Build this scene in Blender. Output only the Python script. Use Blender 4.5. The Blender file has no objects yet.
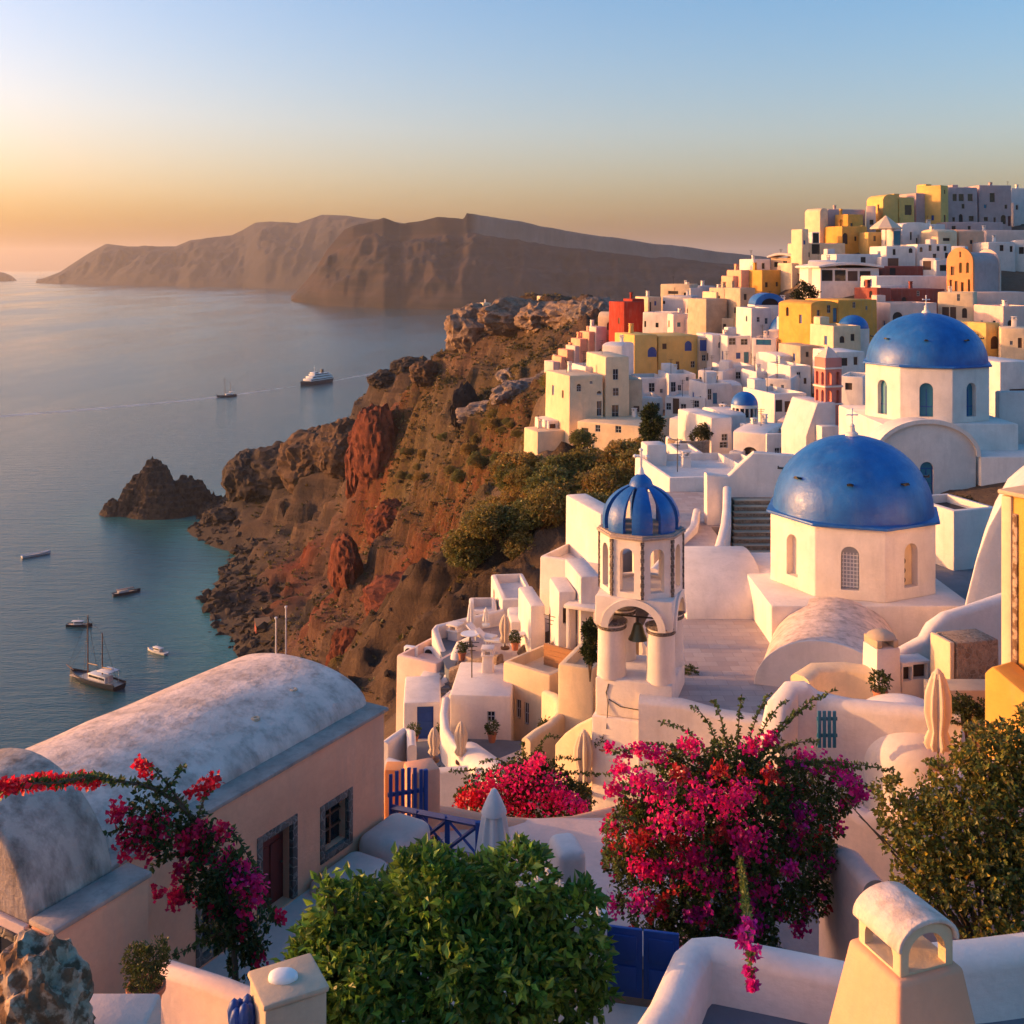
import bpy, bmesh, math, random
import numpy as np
from mathutils import Vector, Matrix
random.seed(7)
S = bpy.context.scene
COL = S.collection
PI = math.pi
rad = math.radians

# ---------------------------------------------------------------- camera, sky, sun, exposure
H = 150.0            # eye height above the sea
F = 1100.0           # focal length in pixels of a 1024 px frame
HY = 266.0           # horizon row
cam_d = bpy.data.cameras.new('camera')
cam = bpy.data.objects.new('camera', cam_d); COL.objects.link(cam)
cam.location = (0, 0, H); cam.rotation_euler = (rad(90), 0, 0)
cam_d.sensor_width = 36.0; cam_d.lens = 36.0 * F / 1024.0
cam_d.shift_y = -(512.0 - HY) / 1024.0
cam_d.clip_start = 0.5; cam_d.clip_end = 120000.0
S.camera = cam

SUN_AZ = 82.0        # degrees to the left of straight ahead
SUN_EL = 7.0
W = bpy.data.worlds.new('World'); S.world = W; W.use_nodes = True
wn = W.node_tree.nodes; wl = W.node_tree.links; wn.clear()
sky = wn.new('ShaderNodeTexSky'); sky.sky_type = 'NISHITA'; sky.sun_disc = False
sky.sun_elevation = rad(SUN_EL); sky.sun_rotation = rad(-SUN_AZ)
sky.altitude = 150; sky.air_density = 1.0; sky.dust_density = 4.3; sky.ozone_density = 2.3
bg = wn.new('ShaderNodeBackground'); bg.inputs['Strength'].default_value = 0.15
wo = wn.new('ShaderNodeOutputWorld')
hs = wn.new('ShaderNodeHueSaturation'); hs.inputs['Saturation'].default_value = 1.4
wl.new(sky.outputs[0], hs.inputs['Color']); tint = wn.new('ShaderNodeMix'); tint.data_type = 'RGBA'; tint.blend_type = 'MULTIPLY'; tint.inputs[0].default_value = 1.0; tint.inputs[7].default_value = (1.22, 0.895, 0.89, 1); wl.new(hs.outputs[0], tint.inputs[6]); wl.new(tint.outputs[2], bg.inputs[0]); wl.new(bg.outputs[0], wo.inputs[0])

sd = bpy.data.lights.new('sun', 'SUN'); sd.energy = 2.0; sd.angle = rad(0.5); sd.color = (1.0, 0.47, 0.17)
sun = bpy.data.objects.new('sun', sd); COL.objects.link(sun)
sdir = Vector((-math.sin(rad(SUN_AZ)) * math.cos(rad(SUN_EL)), math.cos(rad(SUN_AZ)) * math.cos(rad(SUN_EL)), math.sin(rad(SUN_EL))))
sun.rotation_euler = sdir.to_track_quat('Z', 'Y').to_euler()
sun.location = (-60, 40, 190)

S.view_settings.view_transform = 'Standard'; S.view_settings.look = 'None'
S.view_settings.exposure = 1.78; S.view_settings.gamma = 1.0; S.view_settings.use_curve_mapping = False
S.cycles.max_bounces = 8; S.cycles.diffuse_bounces = 5; S.cycles.volume_bounces = 0
S.cycles.transparent_max_bounces = 12

# ---------------------------------------------------------------- helpers
def P(px, py, D):
    """the point of the place seen at that spot of the photograph, D metres ahead"""
    return Vector(((px - 512.0) / F * D, D, H - (py - HY) / F * D))
def PZ(px, py, z):
    return P(px, py, (H - z) * F / (py - HY))

def _h(ix, iy, iz, seed):
    n = (ix * 374761393 + iy * 668265263 + iz * 2147483647 + seed * 974634777) & 0xffffffff
    n = ((n ^ (n >> 13)) * 1274126177) & 0xffffffff
    return ((n ^ (n >> 16)) & 0xffff) / 65535.0
def vn3(x, y, z, seed=0):
    x = np.asarray(x, float); y = np.asarray(y, float); z = np.asarray(z, float)
    ix = np.floor(x).astype(np.int64); iy = np.floor(y).astype(np.int64); iz = np.floor(z).astype(np.int64)
    fx = x - ix; fy = y - iy; fz = z - iz
    fx = fx*fx*(3-2*fx); fy = fy*fy*(3-2*fy); fz = fz*fz*(3-2*fz)
    r = 0
    for a in (0, 1):
        for b in (0, 1):
            for c in (0, 1):
                w = (fx if a else 1-fx) * (fy if b else 1-fy) * (fz if c else 1-fz)
                r = r + w * _h(ix+a, iy+b, iz+c, seed)
    return r * 2 - 1
def fbm(x, y, z=0.0, oct=4, seed=0, ridged=False):
    r = 0; a = 1.0; f = 1.0; t = 0
    z = np.zeros_like(np.asarray(x, float)) + z
    for o in range(oct):
        n = vn3(np.asarray(x)*f, np.asarray(y)*f, z*f, seed + o*17)
        if ridged: n = 1 - 2*np.abs(n)
        r = r + a*n; t += a; a *= 0.5; f *= 2.03
    return r / t

def link(o, parent=None):
    COL.objects.link(o)
    if parent is not None: o.parent = parent
    return o
def tag(o, label=None, cat=None, group=None, kind=None):
    if label: o['label'] = label
    if cat: o['category'] = cat
    if group: o['group'] = group
    if kind: o['kind'] = kind
    return o
def empty(name, loc, label=None, cat=None, group=None, rz=0.0):
    o = bpy.data.objects.new(name, None); o.empty_display_size = 0.3
    o.location = loc; o.rotation_euler = (0, 0, rz); link(o)
    return tag(o, label, cat, group)
def copy_tree(o, parent=None):
    c = o.copy(); COL.objects.link(c)
    if parent is not None: c.parent = parent
    for ch in list(o.children): copy_tree(ch, c)
    return c

class MB:
    """collects shapes, then links them as one mesh object"""
    def __init__(s): s.bm = bmesh.new()
    def _join(s, b):
        m = bpy.data.meshes.new('t'); b.to_mesh(m); b.free(); s.bm.from_mesh(m); bpy.data.meshes.remove(m)
    def box(s, x0, x1, y0, y1, z0, z1, bev=0.0, M=None, seg=2, taper=None):
        b = bmesh.new()
        vs = [b.verts.new((x, y, z)) for z in (z0, z1) for y in (y0, y1) for x in (x0, x1)]
        if taper:
            for v in vs[4:]:
                v.co.x += taper * (1 if v.co.x < (x0+x1)/2 else -1); v.co.y += taper * (1 if v.co.y < (y0+y1)/2 else -1)
        for f in ((0,2,3,1),(4,5,7,6),(0,1,5,4),(2,6,7,3),(0,4,6,2),(1,3,7,5)): b.faces.new([vs[i] for i in f])
        if bev > 0: bmesh.ops.bevel(b, geom=list(b.edges), offset=bev, segments=seg, profile=0.5, affect='EDGES')
        if M is not None: b.transform(M)
        s._join(b); return s
    def poly(s, pts, ext, bev=0.0, M=None):
        """prism: planar outline pts pushed along ext"""
        b = bmesh.new(); ext = Vector(ext)
        A = [b.verts.new(p) for p in pts]; B = [b.verts.new(Vector(p)+ext) for p in pts]
        n = len(pts)
        b.faces.new(A[::-1]); b.faces.new(B)
        for i in range(n): b.faces.new([A[i], A[(i+1) % n], B[(i+1) % n], B[i]])
        bmesh.ops.recalc_face_normals(b, faces=list(b.faces))
        if bev > 0: bmesh.ops.bevel(b, geom=[e for e in b.edges if e.calc_face_angle(0) > 0.6], offset=bev, segments=2, profile=0.5, affect='EDGES')
        if M is not None: b.transform(M)
        s._join(b); return s
    def cyl(s, p0, p1, r0, r1=None, n=12):
        r1 = r0 if r1 is None else r1
        p0 = Vector(p0); p1 = Vector(p1); q = (p1-p0).to_track_quat('Z', 'Y').to_matrix()
        b = bmesh.new()
        A = [b.verts.new(p0 + q @ Vector((r0*math.cos(2*PI*i/n), r0*math.sin(2*PI*i/n), 0))) for i in range(n)]
        B = [b.verts.new(p1 + q @ Vector((r1*math.cos(2*PI*i/n), r1*math.sin(2*PI*i/n), 0))) for i in range(n)]
        for i in range(n): b.faces.new([A[i], A[(i+1) % n], B[(i+1) % n], B[i]])
        b.faces.new(A[::-1]); b.faces.new(B)
        s._join(b); return s
    def tube(s, pts, r, n=6):
        """r: number or list"""
        pts = [Vector(p) for p in pts]; b = bmesh.new(); prev = None
        for i, p in enumerate(pts):
            d = pts[min(i+1, len(pts)-1)] - pts[max(i-1, 0)]
            if d.length < 1e-9: d = Vector((0, 0, 1))
            q = d.to_track_quat('Z', 'Y').to_matrix(); rr = r[i] if isinstance(r, (list, tuple)) else r
            ring = [b.verts.new(p + q @ Vector((rr*math.cos(2*PI*k/n), rr*math.sin(2*PI*k/n), 0))) for k in range(n)]
            if prev:
                for k in range(n): b.faces.new([prev[k], prev[(k+1) % n], ring[(k+1) % n], ring[k]])
            else: b.faces.new(ring[::-1])
            prev = ring
        b.faces.new(prev)
        s._join(b); return s
    def lathe(s, prof, n=32, c=(0, 0, 0), a0=0.0, a1=2*PI, M=None, cap=True):
        """prof: list of (r, z) from the bottom to the top"""
        b = bmesh.new(); full = abs(a1-a0-2*PI) < 1e-6; k = n if full else n+1
        rings = []
        for r, z in prof:
            if r < 1e-6: rings.append([b.verts.new((c[0], c[1], c[2]+z))])
            else: rings.append([b.verts.new((c[0]+r*math.cos(a0+(a1-a0)*i/n), c[1]+r*math.sin(a0+(a1-a0)*i/n), c[2]+z)) for i in range(k)])
        for A, B in zip(rings[:-1], rings[1:]):
            for i in range(n):
                j = (i+1) % k
                if len(A) == 1 and len(B) == 1: continue
                if len(A) == 1: b.faces.new([A[0], B[j], B[i]])
                elif len(B) == 1: b.faces.new([A[i], A[j], B[0]])
                else: b.faces.new([A[i], A[j], B[j], B[i]])
        if cap and full:
            if len(rings[0]) > 1: b.faces.new(rings[0][::-1])
            if len(rings[-1]) > 1: b.faces.new(rings[-1])
        bmesh.ops.recalc_face_normals(b, faces=list(b.faces))
        if M is not None: b.transform(M)
        s._join(b); return s
    def wall(s, pts, t, zb, top=0.5, seg=4):
        """free-standing wall along pts (x, y, ztop) with a rounded top; zb = base z, or a drop when negative"""
        b = bmesh.new(); pts = [Vector(p) for p in pts]; prev = None; n = len(pts)
        for i, p in enumerate(pts):
            d = (pts[min(i+1, n-1)] - pts[max(i-1, 0)]); d.z = 0; d.normalize(); w = Vector((-d.y, d.x, 0))
            z0 = p.z + zb if zb < 0 else zb
            prof = [(-t/2, z0), (-t/2, p.z - top*t/2)]
            for k in range(1, seg*2): a = PI - PI*k/(seg*2); prof.append((t/2*math.cos(a), p.z - top*t/2 + top*t/2*math.sin(a)))
            prof += [(t/2, p.z - top*t/2), (t/2, z0)]
            ring = [b.verts.new((p.x + w.x*u, p.y + w.y*u, z)) for u, z in prof]
            m = len(ring)
            if prev:
                for k in range(m): b.faces.new([prev[k], ring[k], ring[(k+1) % m], prev[(k+1) % m]])
            else: b.faces.new(ring)
            prev = ring
        b.faces.new(prev[::-1])
        bmesh.ops.recalc_face_normals(b, faces=list(b.faces))
        s._join(b); return s
    def mesh(s, name, m, ang=35):
        me = bpy.data.meshes.new(name); s.bm.to_mesh(me); s.bm.free(); s.bm = None
        finish(me, m, ang); return me
    def build(s, name, m, parent=None, ang=35):
        o = bpy.data.objects.new(name, s.mesh(name, m, ang)); return link(o, parent)

def finish(me, m, ang=35):
    me.materials.clear(); me.materials.append(m)
    if ang:
        me.polygons.foreach_set('use_smooth', [True]*len(me.polygons))
        me.set_sharp_from_angle(angle=rad(ang))
    me.update()

def npmesh(name, V, Fs, m, attrs=None, smooth=False, parent=None):
    """Fs: (n, 3|4) int array"""
    V = np.asarray(V, np.float32); Fs = np.asarray(Fs, np.int32); k = Fs.shape[1]
    me = bpy.data.meshes.new(name)
    me.vertices.add(len(V)); me.vertices.foreach_set('co', V.ravel())
    me.loops.add(Fs.size); me.loops.foreach_set('vertex_index', Fs.ravel())
    me.polygons.add(len(Fs)); me.polygons.foreach_set('loop_start', np.arange(0, Fs.size, k, dtype=np.int32))
    me.polygons.foreach_set('use_smooth', np.full(len(Fs), smooth))
    for an, av in (attrs or {}).items():
        if av.ndim == 2:
            a = me.color_attributes.new(an, 'FLOAT_COLOR', 'POINT'); a.data.foreach_set('color', np.c_[av, np.ones(len(av))].astype(np.float32).ravel())
        else:
            a = me.attributes.new(an, 'FLOAT', 'POINT'); a.data.foreach_set('value', av.astype(np.float32))
    me.update(calc_edges=True); me.validate(); me.materials.append(m)
    o = bpy.data.objects.new(name, me); return link(o, parent)
def gridfaces(nr, nc):
    i = np.arange(nr*nc).reshape(nr, nc)
    return np.stack([i[:-1, :-1], i[:-1, 1:], i[1:, 1:], i[1:, :-1]], -1).reshape(-1, 4)

def boolean(body, cutter, name, m, parent=None, ang=35, keep=True):
    """body MB minus cutter MB, as real geometry"""
    a = bpy.data.objects.new('tmp_a', body.mesh('tmp_a', m, 0)); b = bpy.data.objects.new('tmp_b', cutter.mesh('tmp_b', m, 0))
    COL.objects.link(a); COL.objects.link(b)
    md = a.modifiers.new('b', 'BOOLEAN'); md.operation = 'DIFFERENCE'; md.object = b; md.solver = 'EXACT'; md.use_self = True
    dg = bpy.context.evaluated_depsgraph_get()
    me = bpy.data.meshes.new_from_object(a.evaluated_get(dg)); me.name = name
    for o in (a, b):
        d = o.data; bpy.data.objects.remove(o); bpy.data.meshes.remove(d)
    finish(me, m, ang)
    return link(bpy.data.objects.new(name, me), parent)

# ---------------------------------------------------------------- materials
def newmat(name):
    m = bpy.data.materials.new(name); m.use_nodes = True
    nt = m.node_tree; p = nt.nodes['Principled BSDF']; return m, nt, p
def nd(nt, typ, **kw):
    n = nt.nodes.new(typ)
    for k, v in kw.items():
        if k in n.inputs.keys() if isinstance(k, str) else False: n.inputs[k].default_value = v
        else: setattr(n, k, v)
    return n
def noise(nt, vec, scale, detail=4, rough=0.55):
    n = nt.nodes.new('ShaderNodeTexNoise'); n.inputs['Scale'].default_value = scale; n.inputs['Detail'].default_value = detail
    n.inputs['Roughness'].default_value = rough
    if vec is not None: nt.links.new(vec, n.inputs['Vector'])
    return n.outputs['Fac']
def ramp(nt, fac, stops):
    r = nt.nodes.new('ShaderNodeValToRGB'); el = r.color_ramp.elements
    while len(el) < len(stops): el.new(0.5)
    for e, (p, c) in zip(el, stops): e.position = p; e.color = (c, c, c, 1) if not isinstance(c, (tuple, list)) else (*c[:3], 1)
    nt.links.new(fac, r.inputs[0]); return r.outputs[0]
def mix(nt, fac, a, b, typ='MIX'):
    n = nt.nodes.new('ShaderNodeMix'); n.data_type = 'RGBA'; n.blend_type = typ
    for s, v in ((0, fac), (6, a), (7, b)):
        if hasattr(v, 'is_output') or hasattr(v, 'links'): nt.links.new(v, n.inputs[s])
        elif isinstance(v, (int, float)): n.inputs[s].default_value = v if s == 0 else (v, v, v, 1)
        else: n.inputs[s].default_value = (*v[:3], 1)
    return n.outputs[2]
def bump(nt, p, h, strength=0.3, dist=0.05):
    b = nt.nodes.new('ShaderNodeBump'); b.inputs['Strength'].default_value = strength; b.inputs['Distance'].default_value = dist
    nt.links.new(h, b.inputs['Height']); nt.links.new(b.outputs[0], p.inputs['Normal']); return b
def posn(nt): return nt.nodes.new('ShaderNodeNewGeometry').outputs['Position']
def scaled(nt, vec, s):
    m = nt.nodes.new('ShaderNodeMapping'); m.inputs['Scale'].default_value = s; nt.links.new(vec, m.inputs['Vector']); return m.outputs[0]

def plaster(name, c, var=0.10, dirt=0.0, dcol=(0.30, 0.27, 0.24), sc=1.0, rough=0.88, bmp=0.25):
    m, nt, p = newmat(name); g = posn(nt)
    a = noise(nt, g, 0.7*sc, 5, 0.6); b = noise(nt, g, 9*sc, 5, 0.65)
    dk = tuple(x*(1-var*2.2) for x in c); lt = tuple(min(0.86, x*(1+var*0.5)) for x in c)
    col = mix(nt, ramp(nt, a, [(0.3, 0.0), (0.7, 1.0)]), dk, lt)
    col = mix(nt, ramp(nt, b, [(0.35, 0.35), (0.6, 0.0)]), col, tuple(x*0.8 for x in c))
    st = noise(nt, scaled(nt, g, (2.2*sc, 2.2*sc, 0.35*sc)), 1.0, 6, 0.65)     # rain streaks
    d = ramp(nt, st, [(0.52 - dirt*0.12, 0.0), (0.80 - dirt*0.12, 0.15 + dirt)])
    col = mix(nt, d, col, dcol)
    nt.links.new(col, p.inputs['Base Color']); p.inputs['Roughness'].default_value = rough
    p.inputs['Specular IOR Level'].default_value = 0.25
    hgt = mix(nt, 0.45, noise(nt, g, 5*sc, 8, 0.65), noise(nt, scaled(nt, g, (3*sc, 3*sc, 9*sc)), 1.0, 4, 0.6))      # trowel and brush marks
    bump(nt, p, hgt, bmp*1.3, 0.07)
    return m
def plain(name, c, rough=0.6, metal=0.0, var=0.12, sc=8.0):
    m, nt, p = newmat(name); g = posn(nt)
    col = mix(nt, noise(nt, g, sc, 4), tuple(x*(1-var) for x in c), tuple(min(.9, x*(1+var)) for x in c))
    nt.links.new(col, p.inputs['Base Color']); p.inputs['Roughness'].default_value = rough; p.inputs['Metallic'].default_value = metal
    bump(nt, p, noise(nt, g, sc*4, 4), 0.15, 0.01)
    return m

M = {}
M['white'] = plaster('white_plaster', (0.77, 0.68, 0.61), 0.08, 0.10)
M['white2'] = plaster('bluish_white_plaster', (0.67, 0.60, 0.56), 0.07, 0.14)
M['cream'] = plaster('cream_plaster', (0.74, 0.56, 0.36), 0.09, 0.12)
M['peach'] = plaster('peach_plaster', (0.84, 0.41, 0.245), 0.09, 0.08)
M['pink'] = plaster('pale_pink_plaster', (0.76, 0.54, 0.45), 0.08, 0.12)
M['mauve'] = plaster('mauve_plaster', (0.52, 0.36, 0.34), 0.08, 0.12)
M['yellow'] = plaster('yellow_plaster', (0.74, 0.46, 0.14), 0.08, 0.10)
M['ochre'] = plaster('ochre_plaster', (0.70, 0.35, 0.07), 0.10, 0.12)
M['orange'] = plaster('orange_plaster', (0.68, 0.30, 0.12), 0.09, 0.10)
M['red'] = plaster('red_plaster', (0.34, 0.035, 0.018), 0.10, 0.10)
M['maroon'] = plaster('maroon_plaster', (0.28, 0.07, 0.05), 0.10, 0.12)
M['beige'] = plaster('beige_plaster', (0.52, 0.40, 0.28), 0.12, 0.2)
M['rose'] = plaster('rose_plaster', (0.58, 0.22, 0.18), 0.08, 0.10)
M['weathered'] = plaster('weathered_whitewash', (0.80, 0.62, 0.52), 0.14, 0.66, (0.28, 0.205, 0.165), 1.3, bmp=0.5)
M['oldroof'] = plaster('grey_stained_roof', (0.58, 0.45, 0.37), 0.16, 0.85, (0.17, 0.13, 0.105), 1.6, bmp=0.6)
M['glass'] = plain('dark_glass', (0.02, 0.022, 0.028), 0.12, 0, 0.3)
M['brownwood'] = plain('brown_wood', (0.10, 0.045, 0.025), 0.6)
M['redwood'] = plain('red_wood', (0.13, 0.022, 0.018), 0.5)
M['bluepaint'] = plain('blue_paint', (0.010, 0.060, 0.27), 0.5)
M['tealpaint'] = plain('teal_paint', (0.02, 0.16, 0.25), 0.45)
M['whitepaint'] = plain('white_paint', (0.75, 0.74, 0.72), 0.5)
M['greyframe'] = plain('grey_paint', (0.35, 0.38, 0.42), 0.5)
M['darkfill'] = plain('painted_shade_and_soil', (0.05, 0.035, 0.03), 0.9)  # dark colour painted for the shade inside openings; also the planter soil
M['iron'] = plain('dark_iron', (0.04, 0.035, 0.03), 0.5, 0.6)
M['bronze'] = plain('old_bronze', (0.12, 0.11, 0.06), 0.45, 0.7)
M['canvas'] = plain('beige_canvas', (0.60, 0.47, 0.34), 0.85)
M['whitecanvas'] = plain('white_canvas', (0.70, 0.66, 0.62), 0.85)
M['terracotta'] = plain('terracotta', (0.36, 0.13, 0.07), 0.8)
M['concrete'] = plaster('grey_screed', (0.20, 0.20, 0.21), 0.10, 0.25, (0.10, 0.10, 0.10))
M['tealgrey'] = plaster('blue_grey_floor', (0.15, 0.17, 0.20), 0.10, 0.2, (0.08, 0.09, 0.10))
M['ledge'] = plaster('grey_ledge', (0.44, 0.34, 0.285), 0.16, 0.4, (0.12, 0.12, 0.12), 2)

def bluedome():
    m, nt, p = newmat('blue_dome_paint'); g = posn(nt)
    col = mix(nt, ramp(nt, noise(nt, g, 0.9, 6, 0.65), [(0.35, 0.0), (0.7, 1.0)]), (0.008, 0.080, 0.31), (0.014, 0.135, 0.44))
    col = mix(nt, ramp(nt, noise(nt, scaled(nt, g, (1.5, 1.5, 0.4)), 1.3, 6, 0.7), [(0.50, 0.0), (0.72, 0.45)]), col, (0.07, 0.17, 0.40))
    col = mix(nt, ramp(nt, noise(nt, g, 14, 6, 0.7), [(0.55, 0.0), (0.75, 0.35)]), col, (0.004, 0.035, 0.16))
    nt.links.new(col, p.inputs['Base Color']); nt.links.new(ramp(nt, noise(nt, g, 2.5, 6, 0.7), [(0.3, 0.30), (0.7, 0.52)]), p.inputs['Roughness'])
    bump(nt, p, noise(nt, g, 2.2, 9, 0.68), 0.45, 0.06)
    return m
M['dome'] = bluedome()

def stonemat(name, c1, c2, sc=2.2, mortar=(0.34, 0.29, 0.24)):
    m, nt, p = newmat(name); g = posn(nt)
    v = nt.nodes.new('ShaderNodeTexVoronoi'); v.feature = 'DISTANCE_TO_EDGE'; v.inputs['Scale'].default_value = sc; v.inputs['Randomness'].default_value = 1.0
    w = nt.nodes.new('ShaderNodeTexVoronoi'); w.inputs['Scale'].default_value = sc
    dst = nt.nodes.new('ShaderNodeVectorMath'); dst.operation = 'ADD'
    nz = nt.nodes.new('ShaderNodeTexNoise'); nz.inputs['Scale'].default_value = 3.0
    nt.links.new(g, nz.inputs['Vector'])
    sc_ = nt.nodes.new('ShaderNodeVectorMath'); sc_.operation = 'SCALE'; sc_.inputs['Scale'].default_value = 0.25
    nt.links.new(nz.outputs['Color'], sc_.inputs[0]); nt.links.new(g, dst.inputs[0]); nt.links.new(sc_.outputs[0], dst.inputs[1])
    nt.links.new(dst.outputs[0], v.inputs['Vector']); nt.links.new(dst.outputs[0], w.inputs['Vector'])
    sep = nt.nodes.new('ShaderNodeSeparateColor'); nt.links.new(w.outputs['Color'], sep.inputs[0])
    col = mix(nt, sep.outputs[0], c1, c2)
    col = mix(nt, ramp(nt, noise(nt, g, 7, 6, 0.7), [(0.4, 0.0), (0.7, 0.6)]), col, tuple(x*0.45 for x in c1))
    e = ramp(nt, v.outputs['Distance'], [(0.02, 0.0), (0.08, 1.0)])
    col = mix(nt, e, mortar, col)
    nt.links.new(col, p.inputs['Base Color']); p.inputs['Roughness'].default_value = 0.9
    bump(nt, p, e, 0.6, 0.05)
    return m
M['stone'] = stonemat('brown_field_stone', (0.20, 0.13, 0.085), (0.36, 0.25, 0.17), 5.5, (0.30, 0.23, 0.17))
M['darkstone'] = stonemat('dark_stone_trim', (0.09, 0.07, 0.06), (0.20, 0.16, 0.13), 5.0, (0.24, 0.20, 0.17))
def specklemat():
    m, nt, p = newmat('white_daubed_stone'); g = posn(nt)
    n = noise(nt, g, 5.5, 6, 0.6); n2 = noise(nt, g, 16, 6, 0.7)
    col = mix(nt, n2, (0.07, 0.042, 0.028), (0.28, 0.165, 0.10))
    col = mix(nt, ramp(nt, n, [(0.47, 0.0), (0.55, 1.0)]), col, mix(nt, n2, (0.30, 0.20, 0.13), (0.58, 0.44, 0.33)))
    nt.links.new(col, p.inputs['Base Color']); p.inputs['Roughness'].default_value = 0.92
    p.inputs['Specular IOR Level'].default_value = 0.1; bump(nt, p, n2, 0.6, 0.04); return m
M['speckle'] = specklemat()

def paving():
    m, nt, p = newmat('stone_paving'); g = posn(nt)
    br = nt.nodes.new('ShaderNodeTexBrick'); br.inputs['Scale'].default_value = 1.0
    br.inputs['Brick Width'].default_value = 0.9; br.inputs['Row Height'].default_value = 0.55; br.inputs['Mortar Size'].default_value = 0.012
    br.inputs['Color1'].default_value = (0.40, 0.30, 0.26, 1); br.inputs['Color2'].default_value = (0.50, 0.40, 0.35, 1); br.inputs['Mortar'].default_value = (0.30, 0.24, 0.21, 1)
    nt.links.new(g, br.inputs['Vector'])
    col = mix(nt, ramp(nt, noise(nt, g, 0.8, 6, 0.7), [(0.35, 0.0), (0.7, 0.55)]), br.outputs['Color'], (0.27, 0.24, 0.24))
    nt.links.new(col, p.inputs['Base Color']); p.inputs['Roughness'].default_value = 0.8
    bump(nt, p, noise(nt, g, 6, 6), 0.25, 0.03)
    return m
M['paving'] = paving()

def leafmat(name, c, attr='tint', trans=0.35):
    m = bpy.data.materials.new(name); m.use_nodes = True; nt = m.node_tree; p = nt.nodes['Principled BSDF']
    at = nt.nodes.new('ShaderNodeAttribute'); at.attribute_name = attr
    col = mix(nt, 1.0, at.outputs['Color'], c, 'MULTIPLY')
    nt.links.new(col, p.inputs['Base Color']); p.inputs['Roughness'].default_value = 0.45; p.inputs['Specular IOR Level'].default_value = 0.4
    tr = nt.nodes.new('ShaderNodeBsdfTranslucent'); nt.links.new(col, tr.inputs['Color'])
    ms = nt.nodes.new('ShaderNodeMixShader'); ms.inputs[0].default_value = trans
    nt.links.new(p.outputs[0], ms.inputs[1]); nt.links.new(tr.outputs[0], ms.inputs[2])
    nt.links.new(ms.outputs[0], nt.nodes['Material Output'].inputs['Surface'])
    return m
M['bark'] = plain('bark', (0.09, 0.06, 0.04), 0.9, 0, 0.3)
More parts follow.
